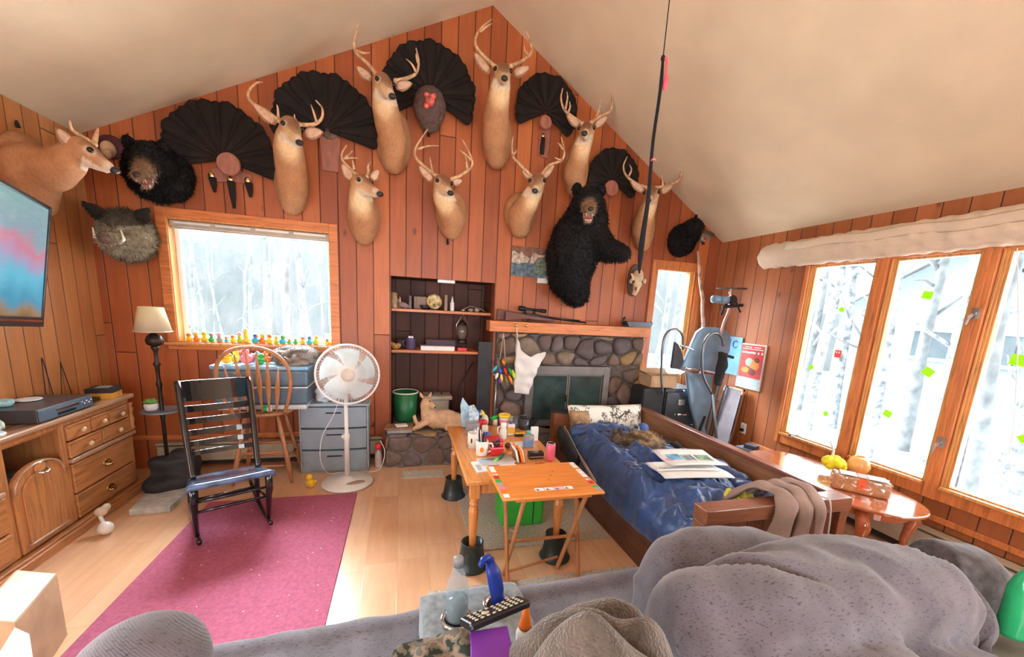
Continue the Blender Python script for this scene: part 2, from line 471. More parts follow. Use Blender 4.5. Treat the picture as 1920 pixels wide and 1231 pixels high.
def frame_xz(mb, x0, x1, z0, z1, w, y0, y1, wt=None, wb=None):
    wt = w if wt is None else wt; wb = w if wb is None else wb
    mb.b(x0, x0 + w, y0, y1, z0, z1); mb.b(x1 - w, x1, y0, y1, z0, z1)
    mb.b(x0 + w, x1 - w, y0, y1, z1 - wt, z1); mb.b(x0 + w, x1 - w, y0, y1, z0, z0 + wb)


mb = MB(); frame_xz(mb, -1.955, -.575, 1.085, 2.25, .075, GY - .022, GY)
w1 = struct('window_1', mb, m_trim, bevel=.004)
mb = MB(); mb.b(-1.89, -1.875, GY - .01, GY + .14, 1.15, 2.172); mb.b(-.64, -.626, GY - .01, GY + .14, 1.15, 2.172); mb.b(-1.89, -.63, GY - .01, GY + .14, 2.165, 2.18)
struct('window_jamb', mb, m_sash, w1)
mb = MB(); mb.b(-1.97, -.56, GY - .05, GY + .14, 1.128, 1.15)
struct('window_sill', mb, m_sash, w1, bevel=.004)
mb = MB(); frame_xz(mb, -1.875, -.64, 1.15, 2.165, .035, GY + .085, GY + .13); struct('window_frame', mb, m_vinyl, w1, bevel=.003)
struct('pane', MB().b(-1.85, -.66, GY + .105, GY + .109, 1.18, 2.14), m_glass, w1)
# narrow window right of the fireplace
mb = MB(); frame_xz(mb, 2.70, 3.37, .22, 2.22, .075, GY - .022, GY, wt=.1)
w2 = struct('window_2', mb, m_trimz, bevel=.004)
mb = MB(); frame_xz(mb, 2.765, 3.283, .30, 2.123, .012, GY - .01, GY + .12); mb.b(3.235, 3.275, GY + .02, GY + .1, .31, 2.11); struct('window_frame', mb, m_sash, w2, bevel=.003)
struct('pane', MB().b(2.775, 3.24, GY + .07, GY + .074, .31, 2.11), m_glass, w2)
# three casements in the right-hand wall
casts = [(2.45, 2.93), (1.84, 2.29), (1.09, 1.69)]
for i, (a, b_) in enumerate(casts):
    mb = MB(); x0, x1 = XR + .01, XR + .07; z0, z1 = .56, 2.11
    if i == 0: a0, b0 = 2.37, 3.0
    elif i == 1: a0, b0 = 1.765, 2.37
    else: a0, b0 = 1.0, 1.765
    w = struct('window_%d' % (i + 3), MB().b(XR - .02, XR, a0, b0, .45, .54).b(XR - .02, XR, a0, b0, 2.125, 2.2).b(XR - .03, XR + .12, (b0 - .035), b0, .45, 2.2).b(XR - .03, XR + .12, a0, a0 + .035, .45, 2.2), m_trimz, bevel=.003)
    for k in range(3):
        o_ = .012 * k
        mb.b(x0 - .02 + o_, x1, b_ + .012 * (2 - k), b_ + .012 * (3 - k), z0 - .02, z1 + .02); mb.b(x0 - .02 + o_, x1, a - .012 * (3 - k), a - .012 * (2 - k), z0 - .02, z1 + .02)
    mb.b(x0, x1, a, b_, z0 - .035, z0); mb.b(x0, x1, a, b_, z1, z1 + .03)
    struct('window_frame', mb, m_sash, w, bevel=.002)
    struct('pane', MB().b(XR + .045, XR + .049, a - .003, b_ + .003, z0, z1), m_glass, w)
    mb = MB().b(XR - .045, XR - .01, a0 + .05, b0 - .05, .535, .555); struct('window_sill', mb, m_sash, w, bevel=.003)
m_steel = mat('dull_steel', (0.45, 0.45, 0.43), rough=0.35, metal=0.9, var=0.1)
mb = MB().b(XR - .07, XR - .02, 2.80, 2.83, .556, .575).tube([(XR - .06, 2.82, .575), (XR - .07, 2.75, .59), (XR - .05, 2.70, .57)], .006)
single('window_crank', 'small metal crank handle on the sill of the casement nearest the corner', 'window crank', mb, m_steel, loc=(XR - .05, 2.8, .556), world=True)
mb = MB().b(XR - .07, XR - .02, 1.22, 1.27, .556, .58).tube([(XR - .06, 1.25, .58), (XR - .08, 1.18, .60), (XR - .05, 1.13, .57)], .007)
single('window_crank', 'metal crank handle on the sill of the casement at the right edge', 'window crank', mb, m_steel, loc=(XR - .05, 1.25, .556), world=True)
for z, nm in ((1.73, 'upper'), (.86, 'lower')):
    mb = MB().b(XR - .045, XR - .028, 1.745, 1.785, z - .035, z + .035).tube([(XR - .05, 1.765, z), (XR - .08, 1.77, z - .03), (XR - .085, 1.775, z - .075)], [.007, .008, .006]).cyl((XR - .045, 1.765, z), (XR - .06, 1.765, z), .012)
    single('window_latch', nm + ' metal latch on the post between the second and third casements', 'latch', mb, m_steel, loc=(XR - .03, 1.765, z), world=True, group='window latches')
# unseen rear window added behind the camera, sized for its fill light
mb = MB(); frame_xz(mb, -.98, 1.78, .67, 2.38, .08, YB, YB + .02); mb.b(.36, .44, YB - .05, YB + .02, .75, 2.3); struct('window_6', mb, m_trim)
mb = MB(); mb.b(XR - .02, XR, -1.97, -.33, .83, .9).b(XR - .02, XR, -1.97, -.33, 2.14, 2.21).b(XR - .02, XR, -1.97, -1.9, .83, 2.21).b(XR - .02, XR, -.4, -.33, .83, 2.21); struct('window_7', mb, m_trim)

# baseboard heaters and trim strips
m_heat = mat('almond_enamel', (0.50, 0.42, 0.30), rough=0.45, var=0.05)
def heater(name, label, x0, x1, y0, y1, axis):
    t = Thing(name, label, 'heater', ((x0 + x1) / 2, (y0 + y1) / 2, 0), world=True)
    mb = MB(); dk = MB(); tp = MB()
    if axis == 0:
        mb.b(x0, x1, y0 + .012, y1, .075, .215); tp.b(x0, x1, y0, y1, .235, .25); tp.b(x0, x1, y1 - .012, y1, .02, .25); dk.b(x0 + .01, x1 - .01, y0 + .03, y1 - .014, .03, .07)
    else:
        mb.b(x0 + .012, x1, y0, y1, .075, .215); tp.b(x0, x1, y0, y1, .235, .25); tp.b(x1 - .012, x1, y0, y1, .02, .25); dk.b(x0 + .03, x1 - .014, y0 + .01, y1 - .01, .03, .07)
    t.part('front_panel', mb, m_heat, bevel=.004); t.part('top_plate', tp, m_heat); t.part('fins', dk, mat('dark_fins', (.03, .025, .02), rough=.7))
heater('baseboard_heater', 'long beige baseboard heater under the gable window', -2.1, -.2, GY - .075, GY - .002, 0)
heater('baseboard_heater', 'long beige baseboard heater under the casement windows', XR - .085, XR - .002, .2, 3.0, 1)
struct('trim_1', MB().b(XL, -.3, GY - .015, GY, .27, .31), m_trim, bevel=.003)
struct('trim_2', MB().b(XR - .015, XR, .1, 3.3, .3, .34), m_trimz, bevel=.003)
# ================================================================ trophies on the wall
def ppm(p): return FPX / fwd.dot(Vector(p) - Vector((0, 0, CAM_H)))


m_fur = mat_attr('deer_fur', rough=0.85, bump=0.35, bscale=260, stretch=(1, 1, .35), var=.22, vscale=70)
m_ant = mat('antler_bone', (.60, .36, .19), rough=.45, var=.3, scale=25, bump=.15)
m_eye = mat('glass_eye', (.012, .008, .006), rough=.05, var=0)
m_nose = mat('dark_nose', (.025, .02, .02), rough=.35, var=.2, bump=.3, bscale=300)
m_earin = mat('pale_ear_lining', (.62, .40, .27), rough=.9, var=.15, scale=30)
m_earout = mat('ear_fur', (.36, .19, .10), rough=.9, var=.2, scale=40)
TAN = Vector((.50, .235, .105)); CREAM = Vector((.88, .60, .32)); DARKF = Vector((.21, .10, .05)); WHT = Vector((.80, .66, .48))


def clampy(v):
    if v.y > GY - .003: v = Vector((v.x, GY - .003, v.z))
    return v


def deer(label, base, path, H, N, ears, antlers, up=(0, 0, 1), clamp=clampy, patch=1.0, group=None, ys=Vector((0, -1, 0)), hs=1.0, bsx=1.0):
    """base: (point on wall, rx, rz); path: [(point, r)]; H skull centre, N nose tip; ears: [(root, tip, width)]; antlers: [[(point...), [tine...]]]"""
    mb = MB(); bp, brx, brz = base
    root = Vector(bp); d = (N - H).normalized()
    if clamp is clampy:
        mb.ell(bp, (brx, .13, brz), nu=24, nv=16)
    else:
        mb.ell(bp, (.13, brx, brz), nu=24, nv=16)
    P = [Vector(bp) + ys * .04 + Vector((0, 0, -brz * .70))] + [Vector(p) for p, r in path] + [H - d * .05 + Vector((0, 0, -.03))]; Rr = [brx * .62] + [r for p, r in path] + [.075 * hs]
    Ps = spline(P, 5); Rs = []
    for i in range(len(P) - 1):
        for k in range(5):
            t = k / 5; t = t * t * (3 - 2 * t); Rs.append(Rr[i] * (1 - t) + Rr[i + 1] * t)
    Rs.append(Rr[-1])
    mb.loft(Ps, Rs, n=22)
    mb.ell(P[0], Rr[0], nu=20, nv=12); P = P[1:]
    L = (N - H).length
    hp = [H - d * .085 * hs, H - d * .04, H + d * .03, H + d * L * .4, H + d * L * .65, H + d * L * .85, H + d * L * .97]
    hr = [(.05, .05), (.074, .078), (.07, .074), (.052, .056), (.036, .04), (.033, .034), (.022, .02)]
    dn = Vector((0, 0, -1)); dn = (dn - d * dn.dot(d)).normalized()
    mb.loft(hp, [(a * hs, b_ * hs) for a, b_ in hr], n=18)
    mb.ell(H, .074 * hs)
    mb.loft([H + dn * .035, H + d * L * .5 + dn * .03, H + d * L * .88 + dn * .022], [.05 * hs, .034 * hs, .022 * hs], n=12)
    sk = remesh(mb, .0115, 12, clampf=clamp)
    t = Thing('deer_mount', label, 'deer head', tuple(root), world=True, group=group)
    thr = H + Vector((0, 0, -.16)) + ys * .06

    sd0 = d.cross(Vector((0, 0, 1))).normalized(); un0 = sd0.cross(d).normalized(); EY = [H + d * .045 + sd0 * s_ * .066 * hs + un0 * .032 for s_ in (-1, 1)]

    def fn(p):
        c = TAN.copy(); n1 = noise.noise(p * 14) * .15
        q = (p - H); along = q.dot(d); below = q.dot(dn)
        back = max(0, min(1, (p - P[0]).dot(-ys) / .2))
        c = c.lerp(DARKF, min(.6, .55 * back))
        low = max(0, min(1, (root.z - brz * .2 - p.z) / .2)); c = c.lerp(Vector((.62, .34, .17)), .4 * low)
        k = math.exp(-((p - thr).length / .13) ** 4) * patch; c = c.lerp(CREAM, min(1, k * 1.2))
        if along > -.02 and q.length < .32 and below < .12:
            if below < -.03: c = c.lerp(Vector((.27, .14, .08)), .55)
            ring = math.exp(-((along - L * .84) / .03) ** 2); c = c.lerp(WHT, ring * .75)
            if along > .03 and .03 < below < .10 and q.length < .30: c = c.lerp(WHT, .8)
            if along > L * .95: c = c.lerp(Vector((.05, .04, .04)), .85)
        e_ = min((p - q_).length for q_ in EY); c = c.lerp(WHT, .55 * math.exp(-((e_ - .024) / .010) ** 2))
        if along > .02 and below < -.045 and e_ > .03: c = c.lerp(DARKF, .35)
        c = c * (1 + n1); return (max(0, c.x), max(0, c.y), max(0, c.z))
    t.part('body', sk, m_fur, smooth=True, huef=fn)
    sd = d.cross(Vector((0, 0, 1))).normalized(); un = sd.cross(d).normalized()
    for sg in (-1, 1):
        e = H + d * .045 + sd * sg * .066 * hs + un * .032
        t.part('eye', MB().ell(e, .017 * hs, nu=12, nv=8), m_eye, smooth=True)
    t.part('nose', MB().ell(N - d * .004, (.029 * hs, .024 * hs, .022 * hs), nu=14, nv=8), m_nose, smooth=True)
    for r_, tip, w in ears:
        w *= 1.15
        mb = MB(); ax = tip - r_; k = 10; pts = [r_ + ax * (i / k) for i in range(k + 1)]
        prof = [.35, .62, .85, .98, 1.0, .96, .88, .75, .58, .36, .06]
        mb.cur = 0; mb.loft(pts, [(w * q, .011) for q in prof], n=12, upv=tuple(ys))
        mb.cur = 1; mb.loft([p + ys * .010 for p in pts[1:-1]], [(w * q * .72, .005) for q in prof[1:-1]], n=10, upv=tuple(ys))
        t.part('ear', mb, [m_earout, m_earin], smooth=True)
    for br in antlers:
        mb = MB()
        for i, line in enumerate(br):
            pts = spline(line, 5); n = len(pts); r0 = .0165 if i == 0 else .011
            mb.tube(pts, [r0 * (1 - .72 * (j / (n - 1)) ** 1.3) for j in range(n)], n=8)
        if br and br[0]: mb.ell(br[0][0], .021, nu=10, nv=6)
        t.part('antler', mb, m_ant, smooth=True)
    return t


def A(Y, dY, *uv):   # antler line: sweeps back then forward of depth Y
    n = len(uv); return [W(u, v, Y + dY * math.sin(PI * i / max(1, n - 1)) - .03 * i / n) for i, (u, v) in enumerate(uv)]


G_D = "deer heads"
# B: above the window
deer('big buck head with wide antlers, above the top right of the window', (W(548, 345, 4.1), .14, .25),
     [(W(549, 352, 3.98), .115), (W(545, 310, 3.93), .118), (W(541, 280, 3.86), .112), (W(541, 258, 3.80), .095)], W(545, 240, 3.75), W(562, 268, 3.56),
     [(W(518, 232, 3.76), W(473, 193, 3.80), .038), (W(570, 252, 3.76), W(606, 247, 3.74), .042)],
     [[A(3.76, .05, (524, 226), (497, 208), (470, 190), (466, 172), (480, 156), (492, 154)), A(3.78, 0, (522, 226), (521, 205), (519, 196))],
      [A(3.76, .05, (562, 234), (588, 233), (603, 222), (604, 203), (592, 188)), A(3.78, 0, (594, 230), (588, 210), (583, 196)), A(3.77, 0, (560, 233), (553, 222), (552, 214))]], group=G_D)
# C
deer('tall buck head with high forked antlers, left of the highest turkey fan', (W(738, 265, 4.1), .16, .27),
     [(W(738, 270, 3.98), .12), (W(730, 235, 3.93), .118), (W(723, 205, 3.86), .108), (W(720, 182, 3.80), .095)], W(718, 158, 3.75), W(736, 181, 3.56),
     [(W(696, 150, 3.76), W(668, 125, 3.80), .036), (W(742, 164, 3.76), W(773, 156, 3.74), .036)],
     [[A(3.76, .05, (706, 140), (688, 118), (667, 97), (664, 75), (668, 60), (671, 46)), A(3.77, 0, (667, 94), (680, 99), (693, 99))],
      [A(3.76, .05, (742, 152), (765, 146), (781, 136), (785, 115), (780, 90)), A(3.77, 0, (780, 135), (772, 120), (761, 110)), A(3.77, 0, (784, 118), (781, 108), (780, 100))]], group=G_D)
# D
deer('highest buck head with curved upright antlers, hung just below the ridge', (W(932, 262, 4.1), .15, .26),
     [(W(930, 262, 3.98), .125), (W(930, 225, 3.93), .118), (W(933, 195, 3.86), .105), (W(938, 165, 3.80), .09)], W(942, 138, 3.75), W(946, 147, 3.53),
     [(W(918, 138, 3.76), W(888, 98, 3.80), .038), (W(962, 140, 3.76), W(993, 126, 3.74), .036)],
     [[A(3.76, .05, (928, 125), (905, 103), (892, 85), (894, 65), (905, 50), (922, 36)), A(3.76, 0, (900, 60), (912, 50), (922, 44))],
      [A(3.76, .05, (958, 124), (980, 114), (996, 98), (996, 80), (985, 56)), A(3.77, 0, (992, 104), (984, 95), (983, 86)), A(3.77, 0, (997, 90), (993, 75), (991, 66))]], group=G_D)
# E
deer('young buck head turned to the right, lowest on the left beside the window corner', (W(683, 408, 4.1), .15, .22),
     [(W(684, 415, 4.0), .115), (W(678, 390, 3.95), .112), (W(676, 370, 3.90), .10)], W(677, 345, 3.83), W(713, 364, 3.66),
     [(W(660, 338, 3.85), W(641, 306, 3.88), .038), (W(697, 338, 3.84), W(710, 318, 3.86), .034)],
     [[A(3.85, .04, (672, 330), (655, 315), (643, 300), (641, 288), (650, 272)), A(3.86, 0, (644, 297), (658, 296), (672, 296)), A(3.86, 0, (648, 295), (656, 288), (661, 282)), A(3.84, 0, (664, 318), (662, 306), (661, 300))],
      [A(3.85, .04, (688, 332), (691, 322), (690, 312), (695, 303))]], group=G_D)
# F
deer('buck head with the widest basket antlers, centred over the shelf nook', (W(846, 400, 4.1), .15, .22),
     [(W(848, 410, 4.0), .115), (W(840, 390, 3.95), .11), (W(832, 370, 3.90), .098)], W(829, 345, 3.83), W(845, 362, 3.64),
     [(W(811, 340, 3.85), W(784, 310, 3.88), .034), (W(848, 344, 3.84), W(867, 338, 3.86), .03)],
     [[A(3.85, .05, (818, 330), (798, 314), (780, 296), (779, 280), (788, 262), (802, 242)), A(3.86, 0, (782, 280), (800, 274), (823, 273)), A(3.85, 0, (812, 325), (808, 308), (806, 294))],
      [A(3.85, .05, (847, 336), (868, 326), (884, 312), (884, 298), (877, 280), (867, 262)), A(3.86, 0, (883, 300), (872, 289), (862, 281)), A(3.85, 0, (876, 318), (874, 300), (872, 290))]], group=G_D)
# G
deer('buck head turned to the right, between the nook and the standing bear', (W(975, 400, 4.1), .17, .2),
     [(W(975, 405, 4.0), .12), (W(988, 385, 3.95), .108), (W(998, 365, 3.90), .09)], W(1008, 342, 3.83), W(1003, 358, 3.64),
     [(W(1018, 335, 3.85), W(1040, 308, 3.88), .028), (W(993, 335, 3.86), W(978, 318, 3.9), .024)],
     [[A(3.85, .05, (1013, 330), (1030, 310), (1053, 300), (1058, 285), (1052, 256)), A(3.85, 0, (1054, 300), (1046, 298), (1040, 295)), A(3.85, 0, (1056, 280), (1050, 272), (1046, 267))],
      [A(3.85, .05, (996, 330), (975, 308), (963, 295), (960, 275), (962, 255)), A(3.85, 0, (960, 292), (967, 285), (968, 280))]], group=G_D)
# H
deer('buck head with slim tines, in front of the fan right of the ridge', (W(1078, 320, 4.1), .14, .24),
     [(W(1076, 325, 3.98), .10), (W(1084, 300, 3.93), .10), (W(1091, 275, 3.86), .09)], W(1100, 247, 3.78), W(1096, 250, 3.56),
     [(W(1085, 238, 3.80), W(1062, 214, 3.84), .034), (W(1115, 238, 3.80), W(1139, 218, 3.84), .034)],
     [[A(3.80, .05, (1092, 232), (1072, 218), (1058, 205), (1052, 185), (1055, 165)), A(3.80, 0, (1060, 205), (1064, 185), (1063, 172)), A(3.80, 0, (1066, 210), (1069, 200), (1068, 190))],
      [A(3.80, .05, (1108, 230), (1128, 216), (1144, 208), (1148, 192), (1146, 174)), A(3.80, 0, (1118, 220), (1124, 202), (1127, 186))]], group=G_D)
# I
deer('rightmost buck head, low on the wall beside the narrow window', (W(1205, 430, 4.1), .13, .22),
     [(W(1204, 430, 3.99), .10), (W(1209, 410, 3.95), .095), (W(1215, 390, 3.89), .085)], W(1222, 366, 3.80), W(1216, 376, 3.58),
     [(W(1207, 360, 3.82), W(1181, 338, 3.86), .036), (W(1238, 361, 3.82), W(1262, 347, 3.86), .034)],
     [[A(3.82, .05, (1214, 352), (1195, 345), (1175, 330), (1169, 312), (1176, 293)), A(3.82, 0, (1178, 332), (1184, 318), (1180, 308))],
      [A(3.82, .05, (1230, 352), (1252, 347), (1272, 338), (1279, 322), (1271, 301)), A(3.82, 0, (1277, 330), (1278, 316), (1277, 306)), A(3.82, 0, (1243, 350), (1242, 338), (1241, 328))]], group=G_D)


def clampx(v):
    if v.x < XL + .003: v = Vector((XL + .003, v.y, v.z))
    return v


deer('doe-like deer head in profile with short spikes, on the left wall above the television', (WX(48, 322, -2.39), .20, .24),
     [(WX(60, 320, -2.30), .16), (WX(92, 320, -2.19), .125), (WX(122, 305, -2.08), .10)], WX(158, 285, -1.96), WX(216, 320, -1.82),
     [(WX(135, 272, -2.0), WX(104, 240, -2.02), .035)],
     [[[WX(162, 263, -1.96), WX(150, 254, -1.97), WX(135, 243, -1.98), WX(131, 226, -1.98)]], [[WX(176, 270, -1.93), WX(181, 252, -1.93), WX(184, 240, -1.93)]]],
     clamp=clampx, ys=Vector((.75, -.66, 0)), patch=.0)

# --- turkey tail fans
m_feather = mat_attr('tail_feathers', rough=.75, bump=.5, bscale=200, var=.35, vscale=60)
m_beard = mat('bristle', (.018, .012, .010), rough=.8, var=.3, bump=.6, bscale=300, stretch=(6, 6, 1))
m_rosew = mat('rosy_plaque_wood', (.34, .125, .08), rough=.5, var=.15, scale=10, stretch=(4, 4, 1))
m_brass = mat('brass', (.75, .50, .18), rough=.25, metal=1.0, var=.05)


def fan(label, c, topv, a0, a1, n=17, Y=GY - .03, extra=None):
    C = W(c[0], c[1], Y); T_ = W(c[0] - 4, topv, Y); R = (T_ - C).length
    t = Thing('turkey_fan', label, 'turkey fan', tuple(C), world=True, group='turkey tail fans on the gable wall')
    mb = MB()
    for i in range(n):
        a = math.radians(lerp(a0, a1, i / (n - 1))); dr = Vector((math.cos(a), 0, math.sin(a))); sd = Vector((-math.sin(a), 0, math.cos(a)))
        w = R * math.radians(abs(a1 - a0)) / n * .72; dy = -.012 - .010 * (i % 2) - .012 * math.sin(PI * i / (n - 1)); rr = R * (1 - .02 * (i % 3))
        prof = [(0.04, .12), (.3, .35), (.6, .68), (.82, .95), (.93, 1.0), (.985, .75), (1.0, .28)]
        pts = []; vs = []
        for s_, ww in prof:
            for q in (-1, -.5, 0, .5, 1):
                crown = .006 * (1 - q * q); vs.append(C + dr * rr * (s_ - .02 * q * q * (s_ > .9)) + sd * w * ww * q + Vector((0, dy - crown - .035 * s_, 0)))
        k = len(vs); vs2 = [v + Vector((0, .006, 0)) for v in vs]; fs = []
        for r_ in range(6):
            for q in range(4):
                a_ = r_ * 5 + q; fs.append((a_, a_ + 1, a_ + 6, a_ + 5)); fs.append((k + a_, k + a_ + 5, k + a_ + 6, k + a_ + 1))
        for r_ in range(6):
            for q in (0, 4): a_ = r_ * 5 + q; fs.append((a_, a_ + 5, k + a_ + 5, k + a_))
        for q in range(4): a_ = 30 + q; fs.append((a_, a_ + 1, k + a_ + 1, k + a_))
        mb.add(vs + vs2, fs)

    def fn(p):
        r_ = (p - C).length / R; s_ = .5 + .5 * math.sin(r_ * 70)
        c_ = Vector((.010, .006, .005)).lerp(Vector((.022, .012, .009)), s_ * .6)
        if r_ > .96: c_ = c_.lerp(Vector((.05, .03, .02)), .3)
        if r_ < .35: c_ = c_.lerp(Vector((.03, .016, .012)), .5)
        return c_
    t.part('tail_feathers', mb, m_feather, smooth=True, huef=fn)
    if extra: extra(t, C, R)
    return t


def plaque_disc(cx, cz, r, col_=None, y=GY - .115):
    def f(t, C, R):
        c = W(cx, cz, y); rr = r / ppm(c)
        T = Matrix.Rotation(PI / 2, 4, 'X')
        mb = MB().lathe([(rr * .97, -.0), (rr, .006), (rr, .018), (rr * .93, .028), (0.0001, .030)], c=c + Vector((0, .03, 0)), n=36, T=T)
        t.part('plaque', mb, m_rosew, smooth=False)
        mb = MB().tube([c + Vector((.0, -.012, -.01)), c + Vector((.0, -.03, -rr * .5)), c + Vector((0, -.012, -rr * 1.0))], [.02, .018, .006]); 
    return f


fan('leftmost turkey fan with a rosy round wooden plaque, above the window', (418, 300), 192, 188, -8, 17, extra=plaque_disc(427, 306, 20))
fan('turkey fan behind and to the right of the big wide-antlered buck', (614, 246), 139, 186, -6, 17)


def breast(t, C, R):
    c = W(806, 200, GY - .12); rr = 30 / ppm(c); mb = MB().ell(c, (rr, .10, rr * 1.15), nu=24, nv=16)
    mb.ell(c + Vector((0, .03, -rr * .6)), (rr * .7, .08, rr * .8))
    sk = remesh(mb, .01, 3, disp=.012, dscale=50)
    t.part('breast', sk, m_feather, smooth=True, huef=lambda p: (.14, .085, .07))
    mb = MB().ell(W(806, 188, GY - .225), (.04, .035, .05)).ell(W(800, 178, GY - .24), (.024, .03, .02)).tube([W(806, 180, GY - .25), W(808, 190, GY - .27), W(807, 200, GY - .25)], [.012, .012, .006]).ell(W(813, 180, GY - .235), .022).ell(W(800, 198, GY - .23), .022)
    t.part('head', mb, mat('red_wattle', (.75, .13, .10), rough=.5, var=.3, scale=30), smooth=True)
    t.part('beak', MB().tube([W(805, 183, GY - .27), W(803, 188, GY - .30)], [.010, .003]), mat('horn', (.3, .2, .12)), smooth=True)


fan('highest turkey fan with a red turkey head at its centre', (806, 180), 80, 205, -22, 19, extra=breast)
fan('turkey fan with pale plaque and hanging beard, below the right slope of the ceiling', (1022, 212), 141, 200, -30, 17, extra=plaque_disc(1024, 228, 12))
fan('lowest turkey fan with a tan disc at its centre, behind the standing bear', (1146, 338), 279, 200, -25, 17, extra=plaque_disc(1148, 352, 14))
# plaque and beards under fans
t = Thing('breast_plaque', 'grey-brown oval turkey plaque hanging between two deer under the second fan', 'plaque', tuple(W(622, 262, GY)), world=True)
c = W(618, 245, GY); t.part('disc', MB().lathe([(.075, 0), (.08, .01), (.075, .03), (.0001, .034)], c=c, T=Matrix.Rotation(PI / 2, 4, 'X'), n=30), mat('greybrown_board', (.16, .085, .06), rough=.6, var=.35, scale=20))
c = W(620, 285, GY); t.part('back_board', MB().prism([(c.x - .07, c.z - .16), (c.x + .06, c.z - .16), (c.x + .085, c.z + .1), (c.x + .03, c.z + .17), (c.x - .05, c.z + .17), (c.x - .085, c.z + .1)], 0, .02, T=Matrix(((1, 0, 0, 0), (0, 0, 1, GY - .021), (0, 1, 0, 0), (0, 0, 0, 1)))), m_rosew, bevel=.004)
t = Thing('beard_plaque', 'rosy plaque with three brass buttons, each holding a dark turkey beard', 'plaque', tuple(W(430, 335, GY)), world=True)
c = W(430, 330, GY); mb = MB()
mb.prism([(c.x - .17, c.z - .03), (c.x - .1, c.z + .045), (c.x - .04, c.z + .05), (c.x + .03, c.z + .06), (c.x + .17, c.z + .03), (c.x + .17, c.z - .04), (c.x + .03, c.z - .05), (c.x - .1, c.z - .06)], 0, .018, T=Matrix(((1, 0, 0, 0), (0, 0, 1, GY - .019), (0, 1, 0, 0), (0, 0, 0, 1))))
t.part('board', mb, m_rosew, bevel=.004)
for u, v, L in ((396, 328, .10), (431, 335, .2), (464, 338, .10)):
    c = W(u, v, GY - .03); t.part('brass_button', MB().ell(c, (.024, .012, .028), nu=14, nv=8), m_brass, smooth=True)
    t.part('beard', MB().tube([c + Vector((.005, .005, -.02)), c + Vector((.012, 0, -.02 - L * .5)), c + Vector((.014, .005, -.03 - L)), ], [.03, .024, .010]), m_beard, smooth=True)
t = Thing('beard_plaque', 'narrow plaque with pale button and dark beard under the fan right of the ridge', 'plaque', tuple(W(1020, 260, GY)), world=True)
c = W(1020, 262, GY); mb = MB(); mb.prism([(c.x - .06, c.z - .15), (c.x + .05, c.z - .17), (c.x + .06, c.z + .12), (c.x - .05, c.z + .13)], 0, .018, T=Matrix(((1, 0, 0, 0), (0, 0, 1, GY - .019), (0, 1, 0, 0), (0, 0, 0, 1))))
t.part('board', mb, m_rosew, bevel=.004); c = W(1019, 254, GY - .03); t.part('button', MB().ell(c, (.02, .012, .022)), m_brass, smooth=True)
t.part('beard', MB().tube([c + Vector((0, 0, -.02)), c + Vector((-.005, 0, -.12)), c + Vector((-.004, 0, -.17))], [.02, .024, .02]), m_beard, smooth=True)
for (u, v, L, la) in ((803, 242, .12, 'small dark turkey beard hanging on the wall below the highest fan'), (839, 452, .06, 'small dark beard tuft below the deer over the shelf nook'), (32, 232, .04, 'small dark tuft high on the left wall')):
    c = W(u, v, GY - .012) if u > 100 else WX(u, v, XL + .012)
    single('turkey_beard', la, 'turkey beard', MB().tube([c + Vector((0, 0, L / 2)), c, c + Vector((.004, 0, -L / 2))], [.006, .011, .013]), m_beard, loc=tuple(c), world=True, smooth=True)
c = W(803, 228, GY - .01)

# --- bears and boar
m_bear = mat_attr('bear_fur', rough=.6, bump=.9, bscale=150, var=.3, vscale=60, sheen=.0, spec=.25)
BLK = Vector((.009, .0075, .008)); BRN = Vector((.33, .19, .10)); GUM = Vector((.55, .13, .10))


def tufts(mb, n, L, seed=1, dirn=Vector((0, -.1, -1)), w=.006, spread=.5):
    """short fur points along a skin"""
    rnd = random.Random(seed); out = MB(); out.v = list(mb.v); out.f = list(mb.f); out.mi = list(mb.mi)
    F = mb.f
    for i in range(n):
        f = F[rnd.randrange(len(F))]; p = sum((mb.v[j] for j in f), Vector()) / len(f)
        nr = (mb.v[f[1]] - mb.v[f[0]]).cross(mb.v[f[2]] - mb.v[f[0]])
        if nr.length < 1e-12: continue
        nr.normalize(); d = (nr * .55 + dirn * .8 + Vector((rnd.uniform(-1, 1), rnd.uniform(-1, 1), rnd.uniform(-1, 1))) * spread).normalized()
        sd = d.cross(nr);
        if sd.length < 1e-5: continue
        sd.normalize(); l = L * rnd.uniform(.6, 1.3)
        out.add([p + sd * w - nr * .004, p - sd * w - nr * .004, p + d * l], [(0, 1, 2)])
    return out


def muzzle(t, H, d, L, s=1.0, openm=.3, pal=BRN):
    """open mouth with gums, tongue, teeth, nose; d looks forward"""
    sd = d.cross(Vector((0, 0, 1))).normalized(); un = sd.cross(d).normalized()
    return sd, un


